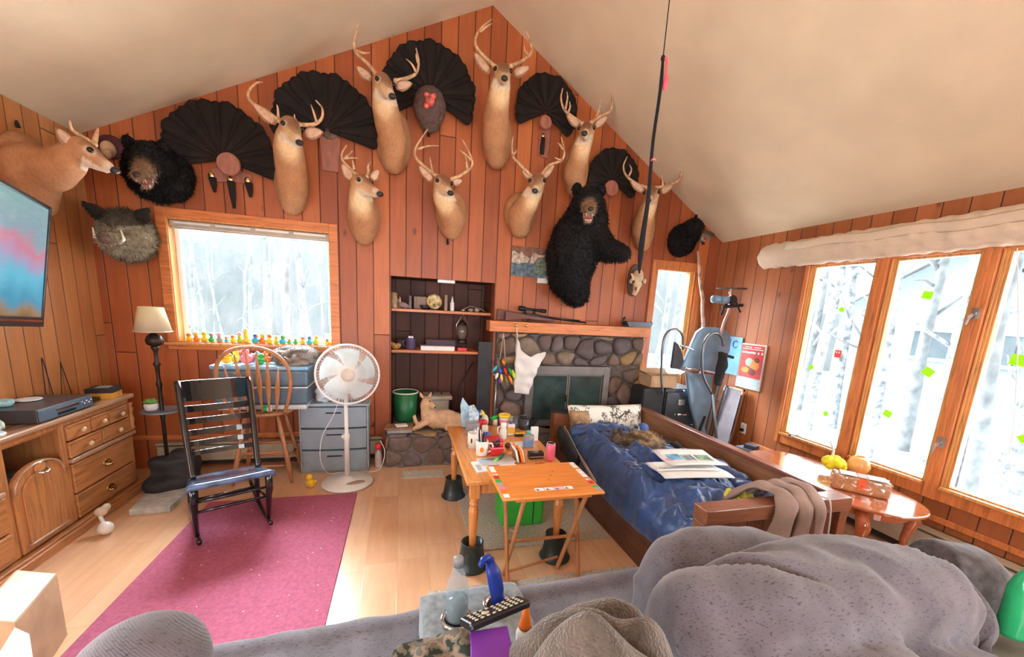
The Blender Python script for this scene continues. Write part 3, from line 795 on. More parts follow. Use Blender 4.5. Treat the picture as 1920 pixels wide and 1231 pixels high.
def bear_head(t, H, d, s=1.0, up=Vector((0, 0, 1)), open_=.5, extra=None, n_t=2500, clamp=clampy, brown=1.0):
    sd = d.cross(up).normalized(); un = sd.cross(d).normalized()
    R = Matrix((sd, d, un)).transposed()
    mb = MB(); mb.ell(H, (.135 * s, .14 * s, .125 * s), R=R, nu=24, nv=16)
    mb.ell(H + sd * .07 * s - un * .03 * s, .085 * s); mb.ell(H - sd * .07 * s - un * .03 * s, .085 * s)
    mz = H + d * .11 * s - un * .02 * s
    mb.loft([mz, mz + d * .06 * s, mz + d * .13 * s, mz + d * .155 * s], [(.075 * s, .065 * s), (.056 * s, .046 * s), (.046 * s, .036 * s), (.03 * s, .022 * s)], n=18)
    jd = (d - un * open_).normalized()
    mb.loft([mz - un * .035 * s, mz - un * .04 * s + jd * .07 * s, mz - un * .04 * s + jd * .125 * s], [(.052 * s, .03 * s), (.042 * s, .022 * s), (.03 * s, .015 * s)], n=14)
    if extra: extra(mb)
    sk = remesh(mb, .011, 3, disp=.006, dscale=45, clampf=clamp)
    sk = tufts(sk, n_t, .03 * s, seed=3)

    def fn(p):
        q = p - mz; a = q.dot(d); c = BLK.copy()
        rad = (q - d * a).length
        if a > .005 * s and (p - H).length < .32 * s and rad < .11 * s:
            c = BLK.lerp(BRN * brown, min(1, (a - .005 * s) / (.03 * s)))
            if q.dot(un) < -.02 * s and a > .02: c = c.lerp(Vector((.5, .36, .25)), .7)
        return c
    t.part('body', sk, m_bear, smooth=True, huef=fn)
    for sg in (-1, 1):
        e = H + sd * sg * .105 * s + un * .095 * s - d * .03 * s; ear = MB().ell(e, (.045 * s, .02 * s, .048 * s), R=R, nu=14, nv=10)
        t.part('ear', tufts(ear, 250, .022 * s, 5), m_bear, smooth=True, huef=lambda p: BLK)
        t.part('eye', MB().ell(H + sd * sg * .052 * s + d * .115 * s + un * .035 * s, .012 * s, nu=10, nv=8), m_eye, smooth=True)
    t.part('nose', MB().ell(mz + d * .15 * s + un * .012 * s, (.026 * s, .02 * s, .02 * s), R=R, nu=14, nv=8), m_nose, smooth=True)
    mo = MB(); mo.loft([mz + d * .02 * s - un * .03 * s, mz + (d - un * open_ * .5).normalized() * .11 * s - un * .03 * s], [(.045 * s, .032 * s), (.034 * s, .014 * s)], n=12)
    t.part('mouth', mo, mat('mouth_lining', (.30, .06, .05), rough=.3), smooth=True)
    tg = MB().loft([mz - un * .03 * s + jd * .03 * s, mz - un * .022 * s + jd * .09 * s, mz - un * .022 * s + jd * .122 * s], [(.024 * s, .01 * s), (.024 * s, .01 * s), (.014 * s, .007 * s)], n=10)
    t.part('tongue', tg, mat('tongue', (.72, .20, .17), rough=.3), smooth=True)
    for sg in (-1, 1):
        th = MB()
        b0 = mz + d * .125 * s + sd * sg * .027 * s - un * .028 * s; th.tube([b0, b0 - un * .028 * s], [.006 * s, .001])
        b1 = mz - un * .03 * s + jd * .11 * s + sd * sg * .022 * s; th.tube([b1, b1 + un * .026 * s], [.006 * s, .001])
        for k in range(3):
            b1 = mz - un * .032 * s + jd * (.03 + .022 * k) * s + sd * sg * .036 * s; th.tube([b1, b1 + un * .014 * s], [.006 * s, .003])
        t.part('teeth', th, mat('ivory', (.85, .78, .62), rough=.35, var=.08), smooth=True)


# big half-body bear
root = W(1095, 450, GY)
t = Thing('bear_mount', 'large black half-body bear with open mouth and one outstretched paw, over the mantel', 'bear', tuple(root), world=True)
H = W(1102, 378, 3.70); d = (W(1108, 390, 3.45) - H).normalized()


def bigbody(mb):
    sp = [(1080, 548, 3.98, 30), (1068, 520, 3.95, 46), (1072, 480, 3.92, 56), (1085, 445, 3.90, 56), (1098, 415, 3.86, 48), (1103, 392, 3.80, 38)]
    P = [W(a, b_, c) for a, b_, c, r in sp]; Rr = [r / ppm(p) * .88 for p, (a, b_, c, r) in zip(P, sp)]
    mb.loft(P, Rr, n=24)
    for p, r in zip(P, Rr): mb.ell(p, r * .98)
    mb.ell(W(1075, 490, 4.08), (.24, .15, .30)); mb.ell(W(1095, 430, 4.08), (.2, .15, .2))
    arm = [(1105, 430, 3.84, 30), (1125, 455, 3.76, 26), (1140, 468, 3.68, 22), (1158, 472, 3.60, 18), (1168, 474, 3.56, 15)]
    P = [W(a, b_, c) for a, b_, c, r in arm]; mb.loft(P, [r / ppm(p) for p, (a, b_, c, r) in zip(P, arm)], n=18)
    for p, (a, b_, c, r) in zip(P, arm): mb.ell(p, r / ppm(p))
    mb.loft([W(1120, 450, 3.82), W(1148, 430, 3.78), W(1170, 440, 3.74)], [.03, .02, .012], n=8) if False else None
    mb.tube([W(1060, 425, 3.84), W(1052, 470, 3.78), W(1056, 500, 3.76)], [.08, .065, .05], n=14)


bear_head(t, H, d, 1.06, open_=.75, extra=bigbody, n_t=9000)
pw = MB()
for k, (du, dv) in enumerate(((8, -6), (11, -1), (10, 4), (6, 8))):
    p0 = W(1168, 473, 3.55) + Vector((0.0, 0, 0)); p1 = W(1168 + du, 473 + dv, 3.54); pw.tube([p0, p1, p1 + Vector((.012, -.01, -.025))], [.016, .012, .003])
t.part('claws', pw, mat('claw_horn', (.06, .05, .045), rough=.3), smooth=True)
# left bear
root = W(300, 320, GY)
t = Thing('bear_head_mount', 'black bear head with tan snarling muzzle facing left, beside the left corner', 'bear head', tuple(root), world=True)
H = W(282, 300, 3.86); d = (W(262, 318, 3.70) - H).normalized()
bear_head(t, H, d, 1.0, open_=.8, n_t=5000, extra=lambda mb: (mb.loft([W(300, 325, 4.08), W(292, 315, 4.0), H], [(.24, .24), (.2, .2), (.13, .13)], n=20), mb.ell(W(305, 325, 4.05), (.21, .14, .2)), mb.ell(W(312, 345, 4.02), (.17, .1, .12))))
# right small bear
root = W(1280, 445, GY)
t = Thing('bear_head_mount', 'small black bear head with pink open jaws facing right, above the narrow window', 'bear head', tuple(root), world=True)
H = W(1300, 428, 3.88); d = Vector((.80, -.55, -.28)).normalized()
bear_head(t, H, d, .80, open_=.9, n_t=3500, brown=.35, extra=lambda mb: (mb.loft([W(1278, 452, 4.09), W(1285, 442, 4.0), H], [(.15, .17), (.13, .15), (.1, .1)], n=20), mb.ell(W(1277, 450, 4.06), (.15, .12, .17)),))
# boar
root = W(228, 430, GY)
t = Thing('boar_head_mount', 'grizzled grey boar head with small tusks in the left corner', 'boar head', tuple(root), world=True)
H = W(236, 440, 3.86); N = W(198, 448, 3.62); d = (N - H).normalized(); sd = d.cross(Vector((0, 0, 1))).normalized(); un = sd.cross(d)
mb = MB(); mb.ell(H, .15); mb.loft([W(240, 440, 4.08), W(240, 440, 3.98), H, H.lerp(N, .5), H.lerp(N, .85), N], [(.15, .17), (.17, .19), (.145, .15), (.09, .09), (.06, .055), (.048, .045)], n=20)
mb.ell(W(238, 445, 4.0), (.17, .12, .18)); mb.loft([H - un * .05, H.lerp(N, .5) - un * .06, H.lerp(N, .88) - un * .05], [.09, .05, .03], n=12)
sk = tufts(remesh(mb, .012, 3, disp=.01, dscale=40, clampf=clampy), 6500, .04, 4, dirn=Vector((.3, .1, -.5)), w=.004)
m_boar = mat_attr('boar_bristle', rough=.9, bump=.9, bscale=220, var=.55, vscale=45)
def fnb(p):
    c = Vector((.60, .50, .34)); k = noise.noise(p * 22) - .15; c = c.lerp(Vector((.10, .075, .06)), max(0, min(1, k * 1.5 + .1)))
    if p.y > GY - .16: c = c.lerp(Vector((.05, .035, .03)), .7)
    if (p - H).dot(un) > .08: c = c.lerp(Vector((.05, .035, .03)), .75)
    return c
t.part('body', sk, m_boar, smooth=True, huef=fnb)
for sg in (-1, 1):
    e0 = H + sd * sg * .10 + un * .11; e1 = e0 + sd * sg * .10 + un * .10 + d * .02
    mb = MB(); pts = [e0.lerp(e1, i / 6) for i in range(7)]; mb.loft(pts, [(w, .012) for w in (.03, .045, .05, .045, .035, .02, .004)], n=10, upv=tuple(d))
    t.part('ear', tufts(mb, 200, .03, 8), m_boar, smooth=True, huef=lambda p: (.045, .035, .03))
    t.part('eye', MB().ell(H + sd * sg * .075 + d * .08 + un * .06, .012), m_eye, smooth=True)
    b0 = H.lerp(N, .82) - un * .03 + sd * sg * .05; t.part('tusk', MB().tube([b0, b0 + sd * sg * .035 + un * .03, b0 + sd * sg * .03 + un * .095], [.012, .010, .003]), mat('ivory', (.85, .78, .62)), smooth=True)
t.part('snout', MB().lathe([(.034, -.01), (.038, .0), (.034, .014), (.0001, .016)], c=N, T=d.to_track_quat('Z', 'Y').to_matrix().to_4x4(), n=20), mat('brown_snout', (.15, .085, .07), rough=.5), smooth=True)
mo = MB().loft([H.lerp(N, .55) - un * .045, H.lerp(N, .95) - un * .05], [(.045, .02), (.03, .012)], n=12); t.part('mouth', mo, mat('mouth_lining', (.30, .06, .05)), smooth=True)
# small antlered skull cap high in the corner above the left bear
t = Thing('skull_mount', 'small pale skull on a dark board in the upper left corner', 'skull', tuple(W(205, 280, GY)), world=True)
c = W(207, 276, GY); t.part('board', MB().ell(c, (.10, .02, .09), nu=20, nv=8), mat('maroon_board', (.09, .02, .03), rough=.6), smooth=True)
sk = MB().ell(W(203, 280, GY - .06), (.045, .05, .06)).tube([W(202, 284, GY - .08), W(204, 296, GY - .10)], [.035, .015]); t.part('skull', sk, mat('old_bone', (.72, .52, .32), rough=.6, var=.2), smooth=True)
# european skull at the cord's end
root = W(1190, 525, GY)
t = Thing('skull_mount', 'bleached bone skull on a dark oval plaque, left of the narrow window', 'skull', tuple(root), world=True)
mb = MB(); c = W(1188, 525, GY); pts = [(c.x + .085 * math.cos(a), c.z + .17 * math.sin(a) * (1 if math.sin(a) > 0 else 1.05)) for a in [2 * PI * i / 28 for i in range(28)]]
t.part('plaque', MB().prism(pts, 0, .03, T=Matrix(((1, 0, 0, 0), (0, 0, 1, GY - .031), (0, 1, 0, 0), (0, 0, 0, 1)))), mat('dark_plaque', (.10, .05, .035), rough=.5), bevel=.006)
mb = MB(); m1 = GY - .10
mb.loft([W(1197, 512, m1 + .04), W(1195, 522, m1), W(1195, 535, m1 - .02), W(1192, 545, m1 - .01), W(1189, 553, m1 + .01)], [(.055, .05), (.062, .05), (.045, .04), (.032, .03), (.022, .018)], n=16)
mb.tube([W(1187, 522, m1), W(1184, 512, m1)], [.016, .01]); mb.tube([W(1204, 522, m1), W(1202, 506, m1)], [.018, .012]); mb.ell(W(1208, 527, m1), (.02, .03, .028)); mb.ell(W(1183, 527, m1), (.016, .03, .026))
sk = remesh(mb, .006, 2, disp=.004, dscale=60); t.part('skull', sk, mat('old_bone', (.72, .52, .32)), smooth=True)
t.part('eye_socket', MB().ell(W(1188, 528, m1 - .04), (.014, .012, .016)), m_eye, smooth=True); t.part('eye_socket', MB().ell(W(1203, 528, m1 - .04), (.014, .012, .016)), m_eye, smooth=True)
t.part('nose_opening', MB().ell(W(1192, 541, m1 - .045), (.010, .012, .022)), mat('rusty_hollow', (.25, .07, .04)), smooth=True)

# cat toy cord hanging from the ceiling
yc = 2.6; xc = W(1222, 300, yc).x; ztop = RZ + (ER - RZ) * (xc - RX) / (XR - RX)
t = Thing('hanging_cat_toy', 'long black cord with pink ribbons hanging from the sloping ceiling', 'hanging toy', (xc, yc, ztop), world=True)
zk = W(1238, 108, yc).z; ze = W(1196, 512, yc).z
t.part('string', MB().tube([(xc, yc, ztop), (xc, yc, zk)], .0035), m_beard)
n = 14; pts = [(xc + .006 * math.sin(i * .9), yc, lerp(zk, ze, i / n)) for i in range(n + 1)]
t.part('cord', MB().tube(pts, [.008] + [.011] * 6 + [.012, .013, .014, .016, .018, .020, .018, .006]), mat('black_fleece', (.01, .01, .012), rough=.95, bump=.5), smooth=True)
t.part('knot', MB().ell((xc, yc, zk), (.014, .014, .02)), m_beard, smooth=True)
pk = mat('pink_ribbon', (.85, .12, .16), rough=.6)
t.part('ribbon', MB().tube(spline([(xc + .005, yc, zk), (xc + .022, yc - .01, zk - .01), (xc + .026, yc - .01, zk - .07), (xc + .032, yc - .01, zk - .12), (xc + .036, yc, zk - .18)], 4), [.006, .012, .014, .010, .008, .007, .008, .007, .008, .008, .010, .013, .016, .018, .016, .013, .006]), pk, smooth=True)
zz = W(1215, 298, yc).z; t.part('ribbon', MB().tube([(xc - .012, yc - .01, zz - .012), (xc, yc - .016, zz), (xc + .02, yc - .012, zz + .002), (xc + .036, yc, zz - .004)], [.003, .007, .006, .003]), pk, smooth=True)
# ================================================================ left side of the room
m_blackp = mat('black_plastic', (.015, .015, .018), rough=.3, var=.1)
m_blackm = mat('matt_black', (.02, .02, .022), rough=.7, var=.2)
m_whitep = mat('white_plastic', (.80, .79, .76), rough=.3, var=.03)
m_chrome = mat('chrome', (.8, .8, .8), rough=.1, metal=1, var=0)
m_paper = mat('paper_white', (.82, .82, .80), rough=.8, var=.04)
m_card = mat('cardboard', (.52, .34, .19), rough=.85, var=.1)
m_yellow = mat('yellow_plastic', (.90, .58, .03), rough=.35, var=.06)
m_red = mat('red_plastic', (.70, .03, .03), rough=.35, var=.06)
m_blue = mat('blue_plastic', (.03, .14, .65), rough=.35, var=.06)
m_green = mat('green_plastic', (.03, .45, .08), rough=.35, var=.06)
m_orange = mat('orange_plastic', (.90, .22, .03), rough=.35, var=.06)
m_pink = mat('pink_plastic', (.85, .25, .35), rough=.35, var=.06)
m_cyan = mat('cyan_plastic', (.03, .50, .68), rough=.35, var=.06)
m_purple = mat('purple_plastic', (.20, .04, .38), rough=.4, var=.06)
m_oak = mat_wood('golden_oak_lengthwise', (.46, .185, .062), axis=1, rough=.32, coat=.3, contrast=.35)
m_oakz = mat_wood('golden_oak_upright', (.46, .185, .062), axis=2, rough=.32, coat=.3, contrast=.35)
m_silverw = mat_wood('shiny_oak_edge', (.42, .24, .14), axis=1, rough=.18, coat=.8, contrast=.2)

# --- television
m_scr, t_ = new_mat('screen_picture')
tc = t_.n('ShaderNodeTexCoord').outputs['Object']; sp = t_.n('ShaderNodeSeparateXYZ', {0: tc})
nz = t_.n('ShaderNodeTexNoise', {'Vector': tc, 'Scale': 3.5, 'Detail': 2.0}).outputs[0]
hgt = t_.math('ADD', t_.math('MULTIPLY', sp.outputs[2], 1.15), t_.math('MULTIPLY', t_.math('SUBTRACT', nz, .5), .35))
cc = t_.ramp(t_.math('ADD', hgt, .5), [(0.02, (.05, .035, .02)), (.16, (.35, .22, .10)), (.26, (.05, .35, .55)), (.42, (.10, .55, .75)), (.52, (.45, .35, .55)), (.62, (.65, .25, .35)), (.70, (.30, .42, .50)), (.95, (.30, .50, .48))])
bs = t_.n('ShaderNodeBsdfPrincipled', {'Base Color': (.01, .01, .01), 'Roughness': .08, 'Emission Color': cc, 'Emission Strength': .45}); t_.out(bs)
TR = W(93, 388, 3.3); BR = W(77, 612, 3.22); hd = Vector((-.266, .964, 0)).normalized(); upv_ = (TR - BR); Ht = upv_.length; upv_.normalize()
hd = (hd - upv_ * hd.dot(upv_)).normalized(); nn_ = upv_.cross(hd) * -1
if nn_.x < 0: nn_ = -nn_
Wt = 1.15; ctr = BR + upv_ * Ht / 2 - hd * Wt / 2
TM = Matrix((hd, nn_, upv_)).transposed().to_4x4(); TM.translation = ctr
tv = bpy.data.objects.new('television', None); col.objects.link(tv); tv.matrix_world = TM
props(tv, 'flat television with a bright colourful picture, mounted on the left wall', 'television')
def tvp(name, mb, m_, **k): o = link(name, mb.mesh(name, m_), tv, **k); return o
b_ = MB(); b_.b(-Wt / 2, Wt / 2, -.05, .0, -Ht / 2, Ht / 2); tvp('case', b_, m_blackp, bevel=.008)
b_ = MB(); frame_xz(b_, -Wt / 2, Wt / 2, -Ht / 2, Ht / 2, .022, -.002, .012, wb=.06); tvp('bezel', b_, m_blackp, bevel=.004)
tvp('screen', MB().b(-Wt / 2 + .02, Wt / 2 - .02, 0, .004, -Ht / 2 + .055, Ht / 2 - .02), m_scr)
b_ = MB().b(-.12, .12, -.11, -.05, -.12, .12); tvp('wall_bracket', b_, m_blackm)
tvp('speaker_trim', MB().b(-Wt / 2 + .03, Wt / 2 - .03, .0125, .015, -Ht / 2 + .03, -Ht / 2 + .042), m_chrome)

# --- dresser
DX = -2.05; DB = XL + .012
t = Thing('dresser', 'golden oak dresser with arched door and small knobbed drawers against the left wall', 'dresser', ((DX + DB) / 2, 2.83, 0), world=True)
y0, y1 = 1.98, 3.68
mb = MB(); mb.b(DB, DX - .022, y0, y0 + .02, .06, .74).b(DB, DX - .022, y1 - .02, y1, .06, .74).b(DB, DB + .01, y0, y1, .06, .74).b(DB, DX - .03, y0, y1, .06, .08)
for yy in (2.61, 3.02): mb.b(DB, DX - .022, yy, yy + .02, .06, .74)
mb.b(DB, DX - .022, y0, y1, .70, .745); mb.b(DB, DX - .05, 2.63, 3.03, .40, .415)
t.part('carcass', mb, m_oakz); t.part('back_panel', MB().b(DB + .011, DB + .02, 2.63, 3.02, .08, .70), m_blackm)  # black sheet behind the door opening stands in for the shade inside
t.part('top', MB().b(DB, DX + .02, y0 - .04, y1 + .04, .748, .782), m_silverw, bevel=.010)
mb = MB().b(DX - .022, DX - .004, y0, y1, .715, .748)
for yy in (1.98, 2.60, 3.01, 3.655): mb.b(DX - .022, DX - .004, yy, yy + .045 if yy < 3.5 else yy + .025, .08, .72)
t.part('face_frame', mb, m_oakz, bevel=.003)
t.part('plinth', MB().b(DB, DX + .045, y0 - .03, y1 + .03, 0, .055).b(DB, DX + .03, y0 - .02, y1 + .02, .055, .07), m_oak, bevel=.006)
t.part('waist_rail', MB().b(DX - .02, DX + .018, 3.055, y1 + .015, .465, .492), m_silverw, bevel=.006)
t.part('waist_rail', MB().b(DX - .02, DX + .018, y0 - .015, 2.60, .465, .492), m_silverw, bevel=.006)
mb = MB().lathe([(.012, .50), (.018, .52), (.012, .54), (.02, .58), (.013, .61), (.013, .64), (.02, .66), (.012, .69), (.018, .715)], c=(DX + .002, y1 + .002, 0), n=16)
t.part('turned_post', mb, m_oakz, smooth=True)
m_knob = mat('pale_polished_knob', (.62, .40, .25), rough=.15, coat=.8)
def drawer(a, b_, z0, z1, kind):
    d = t.part('drawer', MB().b(DX - .03, DX + .006, a + .006, b_ - .006, z0 + .004, z1 - .004).b(DX + .004, DX + .012, a + .006, b_ - .006, z1 - .016, z1 - .004), m_oak, bevel=.004)
    c = ((a + b_) / 2, (z0 + z1) / 2)
    if kind == 'knob':
        t.part('knob', MB().lathe([(.006, 0), (.006, .014), (.016, .02), (.018, .028), (.012, .036), (.0001, .038)], c=(DX + .005, c[0], c[1]), T=Matrix.Rotation(PI / 2, 4, 'Y'), n=16), m_knob, parent=d, smooth=True)
    else:
        mb = MB().ell((DX + .010, c[0], c[1]), (.006, .038, .026)).tube([(DX + .01, c[0] - .032, c[1] - .0), (DX + .03, c[0] - .028, c[1] - .008), (DX + .036, c[0], c[1] - .016), (DX + .03, c[0] + .028, c[1] - .008), (DX + .01, c[0] + .032, c[1])], .006)
        t.part('pull', mb, m_brass, parent=d, smooth=True)
for s_ in (0, 1):
    f = (lambda y: y) if s_ == 0 else (lambda y: 2.83 * 2 - y)
    for a, b_, z0, z1, k in ((3.055, 3.265, .61, .715, 'knob'), (3.265, 3.445, .61, .715, 'knob'), (3.445, 3.655, .61, .715, 'knob'), (3.055, 3.355, .495, .607, 'knob'), (3.355, 3.655, .495, .607, 'knob'), (3.055, 3.655, .255, .46, 'pull'), (3.055, 3.655, .082, .25, 'pull')):
        a_, b2 = sorted((f(a), f(b_))); drawer(a_, b2, z0, z1, k)
arch = [(2.65, .085), (3.005, .085)] + [(2.8275 + .1775 * math.cos(a), .44 + .135 * math.sin(a) ** .8) for a in [PI * i / 16 for i in range(17)]]
TX = Matrix(((0, 0, 1, 0), (1, 0, 0, 0), (0, 1, 0, 0), (0, 0, 0, 1)))
dr = t.part('door', MB().prism(arch, DX - .02, DX + .004, T=TX), m_oakz, bevel=.003)
ar2 = [(2.8275 + (y - 2.8275) * .74, .30 + (z - .30) * .80) for y, z in arch]
t.part('raised_panel', MB().prism(ar2, DX + .004, DX + .013, T=TX), m_oakz, parent=dr, bevel=.007)
mb = MB(); mb.tube([(DX + .006, 2.8275 + .168 * math.cos(a), .44 + .127 * math.sin(a) ** .8) for a in [PI * i / 20 for i in range(21)]], .007); t.part('lower_moulding', MB().b(DX, DX + .02, 2.69, 2.965, .115, .128), m_silverw, parent=dr, bevel=.003)
t.part('moulding', mb, m_silverw, parent=dr, smooth=True)
t.part('rosette', MB().lathe([(.038, 0), (.036, .01), (.02, .014), (.0001, .016)], c=(DX + .004, 2.8275, .535), T=Matrix.Rotation(PI / 2, 4, 'Y')), m_oak, parent=dr, smooth=True)
t.part('pull', MB().tube([(DX + .015, 2.79, .52), (DX + .035, 2.80, .512), (DX + .042, 2.8275, .506), (DX + .035, 2.855, .512), (DX + .015, 2.865, .52)], .006), m_chrome, parent=dr, smooth=True)
mb = MB(); 
for i in range(3): mb.box((DX - .12, 2.80, .50 + .012 * i - .06), (.2, .27, .008), rz=.1 * i)
single('magazine_pile', 'loose pile of magazines in the dark opening above the dresser door', 'magazines', MB().b(DX - .24, DX - .04, 2.66, 2.94, .417, .437).box((DX - .13, 2.82, .452), (.19, .25, .028), rz=.15).box((DX - .14, 2.80, .474), (.18, .24, .014), rz=-.12), mat('magazine_covers', (.10, .14, .15), rough=.35, var=.6, scale=20), loc=(DX - .14, 2.8, .417), world=True)

# --- on the dresser
t = Thing('disc_player', 'dark grey disc player with silver front strip on the dresser', 'disc player', (-2.19, 3.08, .782), rz=0)
mb = MB().b(-.15, .15, -.215, .215, .006, .085); t.part('case', mb, mat('dark_grey_metal', (.06, .065, .075), rough=.3, metal=.3), bevel=.004)
t.part('front_panel', MB().b(.15, .156, -.21, .21, .012, .078), mat('slate_front', (.08, .12, .16), rough=.35), bevel=.002)
t.part('disc_tray', MB().b(.156, .159, -.09, .09, .048, .062), m_chrome)
t.part('display', MB().b(.156, .158, -.08, .06, .02, .038), m_blackp)
for k in range(5): t.part('button', MB().ell((.158, .115 + .02 * k, .055 - .012 * (k % 2)), (.004, .006, .004), nu=8, nv=6), m_chrome)
single('disc_case', 'thin black case with silver edge lying between the player and the box on the dresser', 'case', MB().b(-.1, .1, -.11, .11, 0, .018).b(.09, .102, -.1, .1, .004, .014), m_blackp, loc=(-2.21, 3.40, .782), rz=.15, bevel=.002)
single('small_dish', 'small pale dish lying on top of the disc player', 'dish', MB().lathe([(.045, 0), (.06, .006), (.058, .01), (.04, .006), (.0001, .005)], n=24), m_whitep, loc=(-2.25, 3.12, .868), smooth=True)
t = Thing('card_box', 'yellow-orange box with a black lid at the right end of the dresser', 'box', (-2.14, 3.585, .782), rz=.12)
t.part('box', MB().b(-.075, .075, -.07, .07, 0, .042), mat('mustard_card', (.62, .30, .04), rough=.6)); t.part('lid', MB().b(-.078, .078, -.073, .073, .042, .075), m_blackm, bevel=.003)
t.part('end_label', MB().b(-.05, .05, .0701, .0715, .005, .035), m_paper)
t.part('top_label', MB().b(-.04, .04, -.03, .05, .0751, .0762), mat('grey_label', (.35, .38, .42)))
t = Thing('photo_stand', 'lilac picture frame standing at the far left of the dresser', 'picture frame', (-2.27, 2.86, .868), rz=.35)
mb = MB(); frame_xz(mb, -.075, .075, 0, .16, .025, -.008, .008); R_ = Matrix.Rotation(PI / 2, 3, 'Z'); mb.v = [R_ @ v for v in mb.v]
t.part('frame', mb, mat('lilac', (.55, .36, .60), rough=.5), bevel=.004); t.part('photo', MB().b(-.002, .003, -.055, .055, .02, .14), mat('pale_blue_photo', (.45, .62, .68), rough=.3, var=.4, scale=20))
t = Thing('figurine', 'pale green and cream figurine at the left edge of the dresser top', 'figurine', (-2.10, 2.66, .782))
mb = MB().ell((0, 0, .03), (.04, .04, .032)).ell((0, 0, .075), (.03, .03, .04)).ell((.005, 0, .125), (.022, .022, .024)).tube([(0, .02, .09), (.02, .045, .06), (.03, .03, .03)], [.012, .01, .012]).ell((.02, -.03, .05), .022)
t.part('body', remesh(mb, .006, 1, disp=.004, dscale=60), mat('celadon', (.42, .52, .42), rough=.4, var=.3, scale=30), smooth=True); t.part('base', MB().lathe([(.05, 0), (.055, .008), (.05, .014)], n=24), m_whitep)
single('trinket_dish', 'small round teal and white trinket pot beside the lilac frame', 'pot', MB().lathe([(.03, 0), (.042, .02), (.04, .035), (.03, .04), (.0001, .042)], n=24), mat('teal_white', (.35, .58, .58), rough=.4, var=.4, scale=40), loc=(-2.26, 2.975, .868), smooth=True)
# wire stand beyond
single('wire_easel', 'thin dark wire stand leaning on the left wall behind the dresser', 'wire stand', MB().tube(spline([(XL + .03, 3.42, .784), (XL + .025, 3.44, 1.05), (XL + .02, 3.46, 1.06), (XL + .02, 3.50, .784)], 4), .003).tube([(XL + .03, 3.55, .784), (XL + .02, 3.60, 1.04), (XL + .02, 3.66, .784)], .003), m_blackm, loc=(XL + .03, 3.5, .784), world=True)

# --- floor lamp with tray
t = Thing('floor_lamp', 'tall dark floor lamp with cream shade and a round tray table, left of the window', 'floor lamp', (-1.90, 3.80, 0))
m_iron = mat('dark_bronze', (.05, .035, .03), rough=.4, metal=.6, var=.3)
t.part('base', MB().lathe([(.13, 0), (.13, .015), (.05, .035), (.02, .05)], n=32), m_iron, smooth=True)
t.part('pole', MB().lathe([(.014, .04), (.014, .55), (.02, .58), (.014, .60), (.014, .80), (.022, .84), (.012, .87), (.015, .98), (.026, 1.0), (.012, 1.03), (.014, 1.10), (.022, 1.12), (.03, 1.135), (.014, 1.15)], n=18), m_iron, smooth=True)
t.part('tray', MB().lathe([(.02, .60), (.13, .612), (.14, .625), (.135, .627), (.125, .618), (.0001, .616)], n=36), mat('grey_blue_enamel', (.25, .30, .36), rough=.25), smooth=True)
t.part('urn', MB().lathe([(.015, 1.14), (.05, 1.16), (.058, 1.19), (.045, 1.225), (.015, 1.25)], n=24), m_iron, smooth=True)
m_shade, t2 = new_mat('linen_shade'); df = t2.n('ShaderNodeBsdfDiffuse', {0: (.78, .68, .48)}); tl = t2.n('ShaderNodeBsdfTranslucent', {0: (.75, .60, .35)}); t2.out(t2.n('ShaderNodeMixShader', {0: .35, 1: df, 2: tl}))
t.part('lamp_shade', MB().lathe([(.118, 1.262), (.078, 1.452)], n=36).lathe([(.116, 1.262), (.076, 1.452)], n=36) if False else MB().lathe([(.118, 1.262), (.078, 1.452), (.076, 1.452), (.116, 1.262)], n=36), m_shade, smooth=True)
t.part('shade_trim', MB().tube([(.119 * math.cos(a), .119 * math.sin(a), 1.263) for a in [2 * PI * i / 32 for i in range(33)]], .0035), mat('cream_trim', (.7, .6, .45)), smooth=True)
t = Thing('potted_plant', 'little green succulent in a white pot on the lamp tray', 'potted plant', (-1.955, 3.77, .627))
t.part('pot', MB().lathe([(.03, 0), (.044, .015), (.048, .045), (.042, .06), (.038, .058), (.04, .045), (.0001, .04)], n=28), m_whitep, smooth=True)
mb = MB(); rnd = random.Random(3)
for i in range(26):
    a = i * 2.4; r = .008 + .0013 * i; el = 1.25 - i * .04; d = Vector((math.cos(a) * math.cos(el), math.sin(a) * math.cos(el), math.sin(el))); p = Vector((0, 0, .055))
    mb.tube([p, p + d * .02 + Vector((0, 0, .004)), p + d * (.035 + r * .5) + Vector((0, 0, .006))], [.006, .010, .002], n=6)
t.part('leaves', mb, mat('succulent_green', (.18, .42, .10), rough=.45, var=.3, scale=40), smooth=True)
single('black_bag', 'soft black bag standing on the floor beneath the lamp', 'bag', remesh(MB().box((0, 0, .15), (.30, .14, .26)).box((.05, .02, .3), (.16, .10, .05)).ell((-.05, -.05, .08), (.17, .10, .08)), .015, 6, disp=.02, dscale=9), m_blackm, loc=(-1.76, 3.62, .002), rz=.1, smooth=True)
single('crumpled_cloth', 'crumpled blue-grey cloth on the floor at the foot of the black bag', 'cloth', remesh(MB().ell((0, 0, .02), (.16, .08, .03)).ell((.07, .02, .035), (.07, .05, .035)), .01, 2, disp=.02, dscale=20), mat('slate_cloth', (.12, .16, .20), rough=.9, bump=.4), loc=tuple(WZ(332, 882, 0)), smooth=True)

